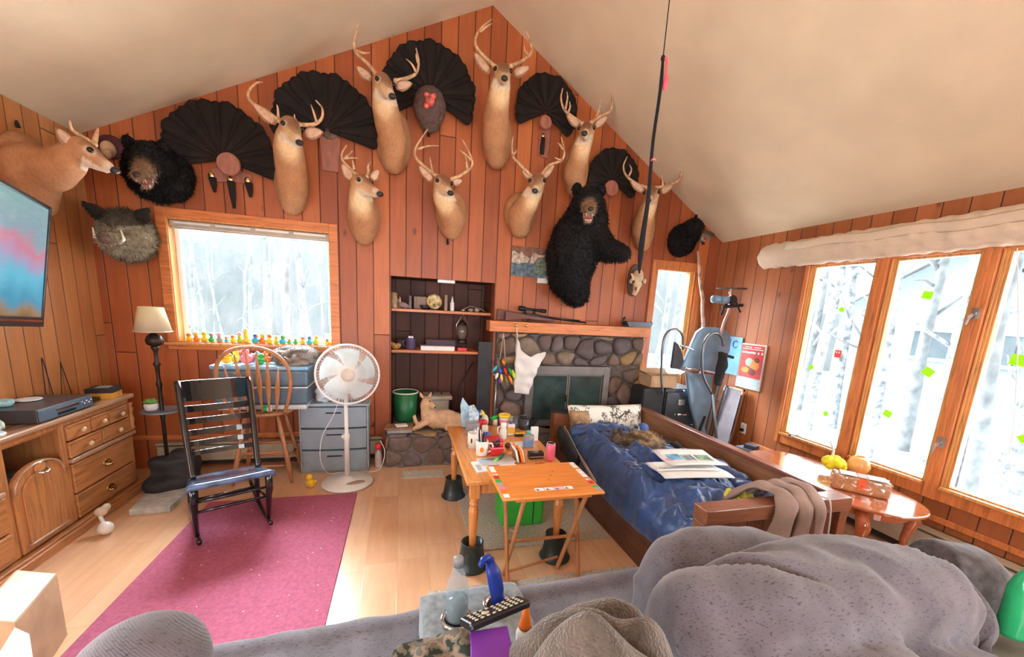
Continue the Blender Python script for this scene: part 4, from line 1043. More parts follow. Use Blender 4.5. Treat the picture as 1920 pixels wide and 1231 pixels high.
def zpoly(z, *uv): return [tuple(WZ(u, v, z)[:2]) for u, v in uv]
m_slab = mat('grey_felted_board', (.48, .47, .43), rough=.95, var=.25, scale=12, bump=.4, bscale=180)
P1 = zpoly(.045, (241, 956), (318, 949), (358, 916), (345, 906), (312, 917), (270, 926))
single('floor_board', 'grey rectangular board lying on the floor by the dresser, nearer the camera', 'board', MB().prism(P1, .0, .045), m_slab, bevel=.004)
P2 = zpoly(.045, (279, 918), (312, 914), (357, 908), (353, 890), (298, 898))
single('floor_board', 'second grey board lying behind the nearer one, toward the lamp', 'board', MB().prism(P2, .0, .045), m_slab, bevel=.004)

# cat toy ball on a spring
t = Thing('cat_toy', 'white ball toy with a bell cover lying on the floor against the dresser plinth', 'cat toy', (-1.87, 2.98, 0))
t.part('ball', MB().ell((0, 0, .042), .042), m_whitep, smooth=True); t.part('stem', MB().tube([(-.02, .02, .07), (-.05, .05, .10), (-.04, .07, .15)], [.01, .012, .01]), m_whitep, smooth=True)
t.part('cover', remesh(MB().ell((-.05, .06, .13), (.035, .03, .03)).ell((-.03, .08, .15), (.02, .03, .025)), .006, 1), mat('cream_cloth', (.6, .48, .36), rough=.9), smooth=True)

# cardboard box at the lower left corner
t = Thing('cardboard_box', 'pale cardboard box lower left corner beside the dresser', 'box', tuple(WZ(45, 1130, 0)), world=True)
pb = zpoly(.32, (30, 1067), (107, 1074), (28, 1168), (-60, 1160)); mb = MB().prism(pb, 0, .32); t.part('body', mb, m_card, bevel=.004)
pf = [tuple(Vector(p).lerp(Vector(q), .98)) for p, q in zip(pb, [((sum(a[0] for a in pb) / 4), (sum(a[1] for a in pb) / 4))] * 4)] if False else pb
t.part('lid_sheet', MB().prism(zpoly(.326, (33, 1069), (104, 1075), (28, 1164), (-50, 1157)), .3205, .326), mat('pale_card', (.66, .60, .50), rough=.8))
t = Thing('plastic_tub', 'clear bluish plastic tub cut off by the lower left corner', 'tub', tuple(WZ(20, 1228, 0)), world=True)
pb = zpoly(.33, (30, 1180), (52, 1192), (62, 1260), (-20, 1260)); t.part('body', MB().prism(pb, .0, .32), mat('cloudy_plastic', (.60, .66, .70), rough=.2)); t.part('rim', MB().prism(zpoly(.33, (28, 1177), (55, 1189), (66, 1262), (-24, 1262)), .32, .333), m_whitep)

# --- rug
m_rug = mat('rose_rug_weave', (.46, .11, .19), rough=.95, var=.12, scale=60, bump=.5, bscale=500)
single('area_rug', 'plain deep pink rug on the laminate floor under the rocking chair', 'rug', MB().b(-1.43, -.365, .6, 3.34, .001, .009), m_rug, bevel=.003)
rnd = random.Random(4); mb = MB()
for i in range(34): x, y = rnd.uniform(-1.35, -.42), rnd.uniform(1.7, 3.2); mb.ell((x, y, .0105), (.004 + .003 * rnd.random(), .003, .0015), nu=6, nv=4)
o = single('crumbs', 'scattered pale crumbs on the pink rug', 'crumbs', mb, m_paper, kind='stuff')

# --- rocking chair
m_bl = mat('black_lacquer', (.012, .011, .014), rough=.16, var=.3, coat=.6)
t = Thing('rocking_chair', 'black slat-back rocking chair on the pink rug', 'rocking chair', (-1.045, 2.765, .009), rz=math.radians(27))
def zs(y): return .435 - .24 * y
mb = MB()
def seatf(u, v):
    x = (u - .5); y = v * .40 - .015; w = .475 - .07 * v; dish = .018 * (1 - (2 * x) ** 2) * math.sin(PI * min(1, max(0, v))) ; ed = .012 * max(0, abs(x) * 2 - .92) / .08 + .012 * (v < .05)
    return Vector((x * w, y, zs(y) - dish - ed))
top = MB().grid(seatf, 20, 14); n0 = len(top.v); v2 = [v - Vector((0, 0, .028)) for v in top.v]; k = 15
top.add(v2, [tuple(reversed(f)) for f in top.f[:]])
for i in range(20): top.f.append((i * k, (i + 1) * k, (i + 1) * k + n0, i * k + n0)); top.f.append((i * k + 14, (i + 1) * k + 14, (i + 1) * k + 14 + n0, i * k + 14 + n0)); top.mi += [0, 0]
for j in range(14): top.f.append((j, j + 1, j + 1 + n0, j + n0)); top.f.append((20 * k + j, 20 * k + j + 1, 20 * k + j + 1 + n0, 20 * k + j + n0)); top.mi += [0, 0]
t.part('seat', top, mat('black_seat_sky_sheen', (.09, .15, .26), rough=.2, var=.5, scale=9, coat=.5), smooth=True, bevel=.0)  # window sky reflected in glossy black, painted as a blue base colour
for sx in (-1, 1):
    pts = spline([(sx * .185, .27, zs(.27) - .01), (sx * .19, .34, zs(.27) + .13), (sx * .198, .44, zs(.27) + .34), (sx * .205, .575, zs(.27) + .60)], 5)
    t.part('back_post', MB().loft(pts, [(.019, .015)] * len(pts), n=10), m_bl, smooth=True)
    fl = MB().tube([(sx * .205, .045, zs(.045) - .01), (sx * .21, .06, .28), (sx * .205, .075, .22), (sx * .20, .10, .045)], [.022, .024, .02, .015]); t.part('leg', fl, m_bl, smooth=True)
    t.part('leg', MB().tube([(sx * .175, .30, zs(.30) - .01), (sx * .18, .33, .2), (sx * .185, .38, .05)], [.018, .019, .014]), m_bl, smooth=True)
    rk = MB(); pts = [(sx * .196, y, .022 + .32 * (y - .27) ** 2) for y in [-.0 + .72 * i / 16 for i in range(17)]]; rk.loft(pts, [(.014, .019)] * 17, n=8)
    t.part('rocker', rk, m_bl, smooth=True)
    t.part('stretcher', MB().tube([(sx * .207, .07, .2), (sx * .183, .345, .16)], .009), m_bl, smooth=True)
for z, yy in ((.29, .06), (.215, .075)): t.part('stretcher', MB().tube([(-.2, yy, z), (0, yy, z), (.2, yy, z)], [.009, .012, .009]), m_bl, smooth=True)
t.part('stretcher', MB().tube([(-.178, .34, .19), (.178, .34, .19)], .009), m_bl, smooth=True)
def post(f): P = spline([(.185, .27, zs(.27) - .01), (.19, .34, zs(.27) + .13), (.198, .44, zs(.27) + .34), (.205, .575, zs(.27) + .60)], 5); q = f * (len(P) - 1); i = min(int(q), len(P) - 2); return P[i].lerp(P[i + 1], q - i)
def slat(f0, f1, th=.008, nm='slat'):
    mb = MB(); a, b_ = post(f0), post(f1); n = 12; vs = []
    for i in range(n + 1):
        s = i / n * 2 - 1
        for p in (a, b_):
            for dd in (-th / 2, th / 2): vs.append(Vector((p.x * s, p.y + .085 * (1 - s * s) + dd, p.z - .022 * (1 - s * s) + (.012 * (1 - abs(s) ** 3) if p is b_ and nm == 'crest_rail' else 0))))
    fs = []
    for i in range(n):
        a_ = i * 4; b2 = a_ + 4; fs += [(a_, a_ + 2, b2 + 2, b2), (a_ + 1, b2 + 1, b2 + 3, a_ + 3), (a_ + 2, a_ + 3, b2 + 3, b2 + 2), (a_, b2, b2 + 1, a_ + 1)]
    fs += [(0, 1, 3, 2), (n * 4, n * 4 + 2, n * 4 + 3, n * 4 + 1)]
    mb.add(vs, fs); t.part(nm, mb, m_bl, smooth=False, bevel=.002)
slat(.84, 1.0, .014, 'crest_rail')
for f in (.33, .435, .54, .645, .75): slat(f, f + .055)

# --- windsor stool chair with storage tubs and toys
m_beech = mat_wood('honey_beech', (.47, .20, .085), axis=2, rough=.35, contrast=.25)
t = Thing('windsor_chair', 'tall honey-coloured Windsor chair with arrow spindles, its back to the room', 'chair', (-1.15, 3.80, 0))
SH = .62
mb = MB().lathe([(.0001, SH - .035), (.16, SH - .035), (.20, SH - .02), (.212, SH - .005), (.205, SH + .004), (.17, SH), (.0001, SH - .004)], n=36); mb.v = [Vector((v.x * 1.08, v.y * .95, v.z)) for v in mb.v]
t.part('seat', mb, m_beech, smooth=True)
for sx in (-1, 1):
    for sy, yf in ((-1, -.17), (1, .17)):
        t.part('leg', MB().tube([(sx * .12, sy * .1, SH - .03), (sx * .15, sy * .118, .42), (sx * .165, sy * .128, .36), (sx * .2, sy * .155, .15), (sx * .225, yf, 0)], [.013, .021, .016, .021, .012]), m_beech, smooth=True)
for z, q in ((.27, .181), (.15, .2)):
    for sy in (-1, 1): t.part('stretcher', MB().tube([(-q, sy * .14, z), (0, sy * .14, z), (q, sy * .14, z)], [.009, .013, .009]), m_beech, smooth=True)
for sx in (-1, 1): t.part('stretcher', MB().tube([(sx * .19, -.14, .2), (sx * .19, .14, .2)], .01), m_beech, smooth=True)
yb = -.165
bow = [(-.185, yb + .02, SH), (-.235, yb - .02, .76), (-.262, yb - .05, .92), (-.235, yb - .075, 1.06), (-.14, yb - .095, 1.155), (0, yb - .10, 1.185), (.14, yb - .095, 1.155), (.235, yb - .075, 1.06), (.262, yb - .05, .92), (.235, yb - .02, .76), (.185, yb + .02, SH)]
t.part('bow', MB().tube(spline(bow, 5), .0145, n=10), m_beech, smooth=True)
for k in range(6):
    s = (k - 2.5) / 2.5; x0 = s * .13; x1 = s * .19; zt = 1.18 - .13 * s * s - (.02 if abs(s) > .9 else 0)
    p = [Vector((lerp(x0, x1, q), lerp(yb + .01, yb - .095, q ** .8), lerp(SH, zt, q))) for q in (0, .12, .28, .42, .55, .72, 1)]
    t.part('spindle', MB().loft(p, [(.006, .006), (.007, .006), (.015, .006), (.021, .006), (.021, .006), (.013, .006), (.004, .004)], n=10, upv=(0, -1, 0)), m_beech, smooth=True)
m_tub = mat('slate_blue_tub', (.10, .16, .22), rough=.45, var=.1)
m_tubl = mat('pale_blue_padding', (.22, .42, .62), rough=.6, var=.1)
t = Thing('storage_tub', 'stack of slate-blue padded tubs on the Windsor chair seat, under the cat', 'storage tub', (-1.15, 3.895, SH + .006))
t.part('lower_tray', MB().b(-.34, .34, -.155, .155, .0, .045), mat('white_tray', (.62, .62, .60), rough=.5), bevel=.012)
t.part('lower_tub', MB().b(-.355, .355, -.165, .165, .05, .20), m_tub, bevel=.02); t.part('seam', MB().b(-.357, .357, -.168, .168, .195, .203), m_paper)
t.part('upper_tub', MB().b(-.36, .36, -.168, .168, .206, .345), m_tub, bevel=.02); t.part('padded_lid', MB().b(-.37, .37, -.172, .172, .346, .385), m_tubl, bevel=.018)
TZ = SH + .006 + .386

def duck_mb(s=1.0, tall=0):
    mb = MB(); mb.cur = 0; mb.ell((0, 0, .026), (.034, .024, .026), nu=14, nv=8); mb.ell((0.008, 0, .064 + tall), (.019, .019, .02), nu=12, nv=8); mb.tube([(-.025, 0, .034), (-.042, 0, .052)], [.014, .004]); mb.tube([(0.006, 0, .035), (.008, 0, .06 + tall)], [.018, .014])
    mb.cur = 1; mb.tube([(.022, 0, .062 + tall), (.038, 0, .060 + tall)], [.009, .005], n=8); mb.cur = 2
    for sg in (-1, 1): mb.ell((.022, sg * .012, .07 + tall), .003, nu=6, nv=4)
    mb.v = [v * s for v in mb.v]; return mb
def duckmat(k): return {'y': m_yellow, 'o': m_orange, 'g': m_green, 'b': m_cyan, 'k': mat('grey_toy', (.3, .3, .3)), 'p': m_pink, 'l': mat('lime_toy', (.45, .62, .04)), 'B': m_blue}[k]
names = {'y': 'yellow', 'o': 'orange', 'g': 'green', 'b': 'turquoise', 'k': 'grey', 'l': 'lime green', 'p': 'pink', 'B': 'blue'}
DK = [(357, 'y', 'o', 1, 0, 'first from the left'), (370, 'o', 'y', 1.1, .005, 'second from the left, taller'), (384, 'y', 'l', 1.1, .01, 'with a lime tint, third from the left'), (397, 'g', 'k', .95, .012, 'with a grey head, left part of the sill'), (413, 'k', 'p', 1.05, .008, 'the only grey one'), (426, 'b', 'o', .75, 0, 'small, beside the grey one'), (438, 'y', 'o', .95, 0, 'between the small turquoise and the two-toned one'),
      (451, 'l', 'p', 1.0, .022, 'with a pink head'), (463, 'y', 'y', 1.2, .035, 'the tallest on the sill'), (479, 'b', 'B', 1.15, 0, 'large, above the chair bow'), (492, 'o', 'y', 1.1, .008, 'right of the large turquoise one'), (505, 'y', 'o', 1.1, .006, 'just left of the green-bottomed one'), (518, 'l', 'y', .9, .008, 'with a yellow head, over the chair'), (530, 'b', 'g', 1.1, 0, 'medium, above the sleeping cat'),
      (542, 'g', 'o', .7, 0, 'small, above the cat, left of two'), (554, 'g', 'g', .75, 0, 'small, above the cat, right of two'), (567, 'y', 'o', .95, .005, 'beside the small green pair'), (580, 'b', 'B', 1.0, .008, 'furthest right of the turquoise ones'), (592, 'l', 'y', 1.0, .015, 'slim, right part of the sill'), (614, 'y', 'o', .85, 0, 'second from the right end'), (623, 'y', 'y', .85, 0, 'last at the right end')]
for u, c1, c2, s, tl_, la in DK:
    p = W(u, 641, GY + .02); mb = duck_mb(s * .95, tl_); mb.mi = list(mb.mi)
    hd_ = 14 * 8
    ms = [duckmat(c1), m_orange if c2 != 'o' else m_red, m_blackp, duckmat(c2)]
    # head faces take the second colour
    for i, f in enumerate(mb.f):
        if mb.mi[i] == 0 and sum(mb.v[j].z for j in f) / len(f) > (.052 + tl_ * .6) * s * .95 and mb.v[f[0]].x > -.012: mb.mi[i] = 3
    single('rubber_duck', '%s rubber duck on the window sill, %s' % (names[c1], la), 'rubber duck', mb, ms, loc=(p.x, GY + .015, 1.1505), rz=-1.2 + .5 * math.sin(u), group='rubber ducks on the window sill', smooth=True)
TOYS = [(424, 672, 'y', 1.2, 'yellow egg-like', 0), (440, 668, 'y', 1.3, 'yellow', .01), (452, 672, 'B', 1.0, 'blue', 0), (463, 664, 'p', 1.6, 'large pink', 0), (481, 662, 'b', 1.2, 'turquoise', 0), (447, 658, 'k', 1.0, 'grey', .02), (489, 670, 'g', 1.1, 'green', 0), (500, 662, 'o', 1.1, 'orange', .01), (473, 676, 'p', .9, 'small pale pink', 0)]
for i, (u, v, c1, s, la, tl_) in enumerate(TOYS):
    p = W(u, v, 3.80 + .06 * (i % 3)); mb = duck_mb(s, tl_)
    single('toy_duck', la + ' toy duck in the heap beside the sleeping cat on the tubs', 'toy', mb, [duckmat(c1), m_orange if c1 != 'o' else m_yellow, m_blackp], loc=(p.x, 3.80 + .07 * (i % 3), TZ + .001), rz=i * 1.3, group='toy heap on the tubs', smooth=True)
for u, v, m_, la in ((470, 752, m_pink, 'pink'), (493, 754, m_green, 'green'), (503, 756, m_paper, 'white')):
    p = W(u, v, 3.67); single('toy_egg', 'small %s toy on the Windsor chair seat behind the spindles' % la, 'toy', MB().ell((0, 0, .024), (.026, .022, .024)).ell((.01, 0, .05), .014), m_, loc=(p.x, 3.69, SH + .002), smooth=True)

# sleeping cat on the tubs
m_cat = mat_attr('cat_coat', rough=.9, bump=.6, bscale=220, var=.3, vscale=90)
def grey_tabby(p):
    s = noise.noise(Vector((p.x * 10, p.y * 30, p.z * 28))); c = Vector((.36, .31, .26)).lerp(Vector((.16, .13, .11)), max(0, min(1, s * 2 + .4))); return c
c0 = Vector((-.93, 3.87, TZ))
mb = MB(); n = 20
pts = [c0 + Vector((.0 + .145 * math.cos(a), .085 * math.sin(a), .06 + .02 * math.sin(a))) for a in [math.radians(170 - 255 * i / n) for i in range(n + 1)]]
mb.tube(pts, [lerp(.05, .078, math.sin(PI * min(1, i / n * 1.15))) for i in range(n + 1)], n=16); mb.ell(c0 + Vector((.05, .01, .07)), (.13, .09, .075)); mb.ell(c0 + Vector((-.09, -.02, .06)), (.07, .07, .06)); mb.ell(c0 + Vector((-.05, -.095, .038)), (.05, .04, .036))
mb.tube([c0 + Vector((.16, -.02, .03)), c0 + Vector((.12, -.11, .02)), c0 + Vector((.02, -.13, .018)), c0 + Vector((-.06, -.135, .018))], [.022, .02, .018, .012])
t = Thing('sleeping_cat', 'grey cat curled up asleep on the blue tubs under the window', 'cat', tuple(c0 + Vector((0, 0, .001))), world=True)
sk = tufts(remesh(mb, .010, 3, clampf=lambda v: Vector((v.x, min(v.y, GY - .03), max(v.z, TZ + .001)))), 3500, .014, 2, dirn=Vector((.2, 0, -.4)), w=.0025)
t.part('body', sk, m_cat, smooth=True, huef=grey_tabby)
for sg in (-1, 1): e = c0 + Vector((-.075 + sg * .02, -.115, .072)); t.part('ear', MB().tube([e, e + Vector((sg * .006, 0, .02)), e + Vector((sg * .010, .004, .034))], [.014, .010, .002], n=8), m_cat, smooth=True, huef=lambda p: (.25, .2, .17))

# --- plastic drawer chest
m_gchest = mat('pale_grey_plastic', (.34, .40, .45), rough=.4, var=.04)
m_gdr = mat('frosted_grey_drawer', (.28, .34, .39), rough=.35, var=.05)
t = Thing('drawer_chest', 'pale grey plastic chest of three drawers behind the fan', 'chest of drawers', (-.605, 3.925, 0))
t.part('frame', MB().b(-.295, .295, -.09, .1, 0, .02).b(-.295, -.28, -.09, .1, 0, .64).b(.28, .295, -.09, .1, 0, .64).b(-.295, .295, .09, .1, 0, .64), m_gchest, bevel=.004)
t.part('top', MB().b(-.31, .31, -.105, .105, .63, .655), m_gchest, bevel=.010)
for z0 in (.022, .228, .434):
    mb = MB(); n = 14; vs = []
    for i in range(n + 1):
        x = -.278 + .556 * i / n; y = -.095 - .022 * (1 - (2 * i / n - 1) ** 2)
        for yy, zz in ((y, z0), (y, z0 + .188), (.08, z0 + .188), (.08, z0)): vs.append(Vector((x, yy, zz)))
    fs = [(i * 4 + j, i * 4 + (j + 1) % 4, i * 4 + 4 + (j + 1) % 4, i * 4 + 4 + j) for i in range(n) for j in range(4)] + [(0, 1, 2, 3), (n * 4 + 3, n * 4 + 2, n * 4 + 1, n * 4)]
    mb.add(vs, fs); d = t.part('drawer', mb, m_gdr, bevel=.003)
    t.part('handle', MB().b(-.065, .065, -.124, -.114, z0 + .135, z0 + .147), m_blackm, parent=d, bevel=.002)
mb = remesh(MB().ell((0, 0, .05), (.07, .05, .06)).ell((.06, 0, .035), (.06, .05, .035)).tube([(-.04, 0, .08), (-.055, 0, .14)], [.03, .008]), .007, 1, disp=.02, dscale=25)
m_bag, t3 = new_mat('thin_plastic_bag'); t3.out(t3.n('ShaderNodeMixShader', {0: .75, 1: t3.n('ShaderNodeBsdfTransparent'), 2: t3.n('ShaderNodeBsdfPrincipled', {'Base Color': (.75, .80, .84), 'Roughness': .2})}))
single('plastic_bag', 'crumpled translucent plastic bag on the left of the grey chest', 'plastic bag', mb, m_bag, loc=(-.70, 3.92, .656), smooth=True)
single('storage_case', 'brown patterned box behind the fan on the grey chest', 'box', MB().b(-.07, .07, -.05, .05, 0, .05), mat('brown_print', (.25, .15, .12), var=.5, scale=50), loc=(-.62, 3.95, .656), bevel=.003)
single('remote_control', 'dark remote control lying on the grey chest behind the fan pole', 'remote control', MB().b(-.09, .09, -.02, .02, 0, .02), m_blackp, loc=(-.45, 3.90, .656), rz=.1, bevel=.004)

# --- pedestal fan
t = Thing('pedestal_fan', 'white pedestal fan standing on the floor by the grey chest', 'fan', (-.466, 3.56, 0))
t.part('base', MB().lathe([(.0001, .004), (.205, .004), (.215, .012), (.205, .024), (.10, .034), (.05, .05), (.03, .07), (.0001, .07)], n=44), m_whitep, smooth=True)
t.part('base_window', MB().ell((.07, -.07, .030), (.085, .035, .012), R=Matrix.Rotation(.3, 3, 'Z')), mat('brownish_inset', (.35, .25, .2)), smooth=True)
t.part('pole', MB().lathe([(.024, .05), (.022, .4), (.027, .41), (.027, .45), (.016, .46), (.015, .82)], n=20), m_whitep, smooth=True)
t.part('knob', MB().ell((-.03, 0, .43), (.014, .012, .016)), m_whitep, smooth=True)
HC = Vector((.022, 0, .975)); fd = Vector((.14, -.99, .06)).normalized(); FR = fd.to_track_quat('Z', 'Y').to_matrix().to_4x4()
def at(mb): mb.v = [FR @ v + HC for v in mb.v]; return mb
t.part('motor', at(MB().lathe([(.0001, -.16), (.05, -.155), (.065, -.12), (.06, -.06), (.035, -.03), (.0001, -.03)], n=26)), m_whitep, smooth=True)
t.part('neck', MB().tube([(0.0, 0, .80), (.005, .05, .90), (.008, .06, .93)], [.02, .03, .03]), m_whitep, smooth=True)
RF = .250
mb = MB()
for i in range(110):
    a = 2 * PI * i / 110; c_, s_ = math.cos(a), math.sin(a); a2 = a + .5; c2, s2 = math.cos(a2), math.sin(a2)
    mb.tube([(.055 * c_, .055 * s_, .055), (.14 * math.cos(a + .25), .14 * math.sin(a + .25), .052), (.215 * c2, .215 * s2, .030), (RF * math.cos(a + .55), RF * math.sin(a + .55), .0)], .0022, n=3, cap=False)
t.part('front_grille', at(mb), m_whitep)
mb = MB()
for i in range(60):
    a = 2 * PI * i / 60; c_, s_ = math.cos(a), math.sin(a)
    mb.tube([(.05 * c_, .05 * s_, -.07), (.17 * c_, .17 * s_, -.06), (RF * c_, RF * s_, 0)], .0011, n=3, cap=False)
t.part('rear_grille', at(mb), m_whitep)
mb = MB(); mb.tube([(RF * math.cos(a), RF * math.sin(a), 0) for a in [2 * PI * i / 56 for i in range(57)]], .008, n=8); mb.tube([(.15 * math.cos(a), .15 * math.sin(a), .05) for a in [2 * PI * i / 40 for i in range(41)]], .0018, n=5)
t.part('rim', at(mb), m_whitep, smooth=True)
t.part('badge', at(MB().lathe([(.058, .05), (.055, .06), (.0001, .063)], n=30)), mat('warm_white_badge', (.72, .62, .54), rough=.4), smooth=True)
m_bladec = mat('translucent_blade', (.62, .74, .76), rough=.2, var=.05)
for k in range(5):
    mb = MB(); a0 = 2 * PI * k / 5
    def bf(u, v): r = .035 + .185 * u; a = a0 + (v - .5) * (1.15 - .2 * u) + .35 * u; return Vector((r * math.cos(a), r * math.sin(a), -.01 + .03 * (v - .5)))
    mb.grid(bf, 8, 6); t.part('blade', at(mb), m_bladec, smooth=True, solid=.002)
t.part('hub', at(MB().lathe([(.04, -.03), (.04, .01), (.02, .02), (.0001, .021)], n=24)), m_whitep, smooth=True)
cz = lambda u, v: WZ(u, v, .004)
pts = spline([(-.51, 3.60, .80), (-.58, 3.66, .6), (-.68, 3.68, .40), (-.70, 3.66, .2), (-.66, 3.74, .03), (-.56, 3.79, .006), (-.45, 3.80, .006), (-.3, 3.77, .006), (-.20, 3.74, .05), (-.16, 3.76, .2), (-.20, 3.80, .3)], 6)
single('fan_cable', 'white power cord looping down from the fan head to the floor and the hearth', 'cord', MB().tube(pts, .0035, n=6), m_whitep, loc=(-.45, 3.72, .003), world=True, smooth=True)
# duck on the floor
t = Thing('rubber_duck', 'yellow-orange rubber duck on the floor left of the fan base', 'rubber duck', (-.755, 3.52, 0), rz=2.6); mbd = duck_mb(1.45)
mb = MB().ell((0, 0, .036), (.046, .034, .036)).tube([(-.035, 0, .045), (-.06, 0, .072)], [.018, .005]); t.part('body', mb, m_yellow, smooth=True); t.part('head', MB().ell((.012, 0, .088), .028), m_yellow, smooth=True); t.part('beak', MB().tube([(.034, 0, .086), (.055, 0, .084)], [.012, .007]), m_orange, smooth=True)
# bottle beside chest
t = Thing('spray_bottle', 'clear bottle with red cap standing between the grey chest and the hearth', 'bottle', (-.225, 3.90, 0))
t.part('body', MB().lathe([(.032, 0), (.034, .01), (.034, .13), (.02, .16), (.016, .18)], n=20), mat('pinkish_clear', (.5, .4, .38), rough=.15), smooth=True); t.part('cap', MB().ell((0, 0, .21), (.035, .03, .035)), m_red, smooth=True)
# ================================================================ hearth, fireplace, nook
def voronoi(x0, x1, z0, z1, cell, rnd, hole=None, jit=.42):
    """irregular stone outlines filling a rectangle"""
    nx, nz_ = max(1, round((x1 - x0) / cell)), max(1, round((z1 - z0) / cell)); pts = []
    for i in range(-1, nx + 1):
        for j in range(-1, nz_ + 1):
            pts.append((x0 + (i + .5 + rnd.uniform(-jit, jit) + .5 * (j % 2)) * (x1 - x0) / nx, z0 + (j + .5 + rnd.uniform(-jit, jit)) * (z1 - z0) / nz_))
    cells = []
    for a in pts:
        poly = [(x0, z0), (x1, z0), (x1, z1), (x0, z1)]
        for b_ in pts:
            if b_ is a or not poly: continue
            mx, mz = (a[0] + b_[0]) / 2, (a[1] + b_[1]) / 2; nx_, nz2 = b_[0] - a[0], b_[1] - a[1]
            if math.hypot(nx_, nz2) > cell * 4: continue
            out = []
            for k in range(len(poly)):
                p, q = poly[k], poly[(k + 1) % len(poly)]; dp = (p[0] - mx) * nx_ + (p[1] - mz) * nz2; dq = (q[0] - mx) * nx_ + (q[1] - mz) * nz2
                if dp <= 0: out.append(p)
                if dp * dq < 0: s = dp / (dp - dq); out.append((p[0] + (q[0] - p[0]) * s, p[1] + (q[1] - p[1]) * s))
            poly = out
        if len(poly) < 3: continue
        if hole:
            def clip(poly, f):
                out = []
                for k in range(len(poly)):
                    p, q = poly[k], poly[(k + 1) % len(poly)]; dp, dq = f(p), f(q)
                    if dp <= 0: out.append(p)
                    if dp * dq < 0: s = dp / (dp - dq); out.append((p[0] + (q[0] - p[0]) * s, p[1] + (q[1] - p[1]) * s))
                return out
            hx0, hx1, hz0, hz1 = hole; c = (sum(p[0] for p in poly) / len(poly), sum(p[1] for p in poly) / len(poly))
            if hx0 < c[0] < hx1 and hz0 < c[1] < hz1: 
                ex = [(hx0 - min(p[0] for p in poly), lambda p: p[0] - hx0), (max(p[0] for p in poly) - hx1, lambda p: hx1 - p[0]), (max(p[1] for p in poly) - hz1, lambda p: hz1 - p[1])]
                ex.sort(key=lambda e: -e[0])
                if ex[0][0] < .04: continue
                poly = clip(poly, ex[0][1])
            else:
                if hz0 < c[1] < hz1 or c[1] < hz0:
                    if c[0] <= hx0: poly = clip(poly, lambda p: p[0] - hx0)
                    elif c[0] >= hx1: poly = clip(poly, lambda p: hx1 - p[0])
                elif c[1] >= hz1: poly = clip(poly, lambda p: hz1 - p[1])
        if len(poly) >= 3: cells.append(poly)
    return cells


m_stone = mat_attr('fieldstone', rough=.75, bump=.45, bscale=40, var=.35, vscale=16, spec=.4)
m_mortar = mat('mortar', (.16, .13, .11), rough=.95, var=.25, scale=30, bump=.5)
STC = [(.16, .11, .095), (.21, .15, .125), (.13, .095, .09), (.26, .19, .13), (.17, .13, .125), (.40, .25, .12), (.14, .11, .11), (.24, .15, .11), (.19, .12, .09)]


def stones(cells, fn, depth, rnd, gap=.008):
    mb = MB(); cols = []
    for poly in cells:
        pts = []
        for k in range(len(poly)):   # resample and round
            p, q = Vector(poly[k]), Vector(poly[(k + 1) % len(poly)])
            for s in (.18, .5, .82): pts.append(p.lerp(q, s))
        c = sum(pts, Vector((0, 0))) / len(pts); sz = sum((p - c).length for p in pts) / len(pts)
        if sz < .025: continue
        n = len(pts); pts = [(pts[i - 1] + pts[i] * 2 + pts[(i + 1) % n]) / 4 for i in range(n)]
        d = depth * rnd.uniform(.75, 1.2); tx, tz = rnd.uniform(-.15, .15), rnd.uniform(-.15, .15); vs = []
        for s, h in ((1 - gap / sz, -.01), (1 - gap / sz, .35), (.90, .68), (.74, .88), (.48, .98), (.2, 1.0)):
            for p in pts: q = c + (p - c) * s; vs.append(fn(q.x, q.y, d * h + (q.x - c.x) * tx * (h > .3) + (q.y - c.y) * tz * (h > .3)))
        vs.append(fn(c.x, c.y, d)); fs = []
        for r in range(5):
            for i in range(n): fs.append((r * n + i, r * n + (i + 1) % n, (r + 1) * n + (i + 1) % n, (r + 1) * n + i))
        for i in range(n): fs.append((5 * n + i, 5 * n + (i + 1) % n, 6 * n))
        mb.add(vs, fs); cc = rnd.choice(STC); cols += [cc] * len(vs)
    return mb, cols


def stone_part(t, name, mb, cols):
    me = mb.mesh(name, m_stone, t.off, True); a = me.color_attributes.new('hue', 'FLOAT_COLOR', 'POINT'); buf = []
    for c in cols: buf += list(c) + [1.0]
    a.data.foreach_set('color', buf); return link(name, me, t.o)


rnd = random.Random(21)
FX0, FX1, FYS = .925, 2.66, 4.02
t = Thing('fireplace', 'fieldstone fireplace with grey-framed glass doors in the gable wall', 'fireplace', (1.8, 4.05, 0), world=True)
t.part('mortar_bed', MB().b(FX0 + .01, 1.27, FYS + .02, GY - .001, .352, 1.352).b(2.215, FX1 - .03, FYS + .02, GY - .001, .352, 1.352).b(1.27, 2.215, FYS + .02, GY - .001, 1.0, 1.352), m_mortar)
cl = voronoi(FX0, FX1 - .02, .352, 1.35, .185, rnd, hole=(1.255, 2.23, .35, 1.015))
mb, cols = stones(cl, lambda x, z, d: Vector((x, FYS + .03 - d, z)), .075, rnd); stone_part(t, 'stonework', mb, cols)
t.part('side_trim', MB().b(FX1 - .03, FX1 + .02, FYS, GY - .001, .352, 1.352), m_trimz, bevel=.003)
m_ins = mat('pewter_frame', (.20, .17, .155), rough=.45, metal=.5, var=.1)
mb = MB(); frame_xz(mb, 1.255, 2.23, .352, 1.015, .075, FYS - .055, GY - .01, wt=.095, wb=.05); ins = t.part('insert_frame', mb, m_ins, bevel=.004)
m_fg = mat('smoky_green_glass', (.035, .055, .05), rough=.12, var=.4, scale=4)
for a, b_ in ((1.335, 1.74), (1.748, 2.15)):
    dr = t.part('glass_door', MB().b(a, b_, FYS - .03, FYS - .022, .41, .915), m_fg); mb = MB(); frame_xz(mb, a, b_, .405, .918, .012, FYS - .036, FYS - .02); t.part('door_frame', mb, m_ins, parent=dr)
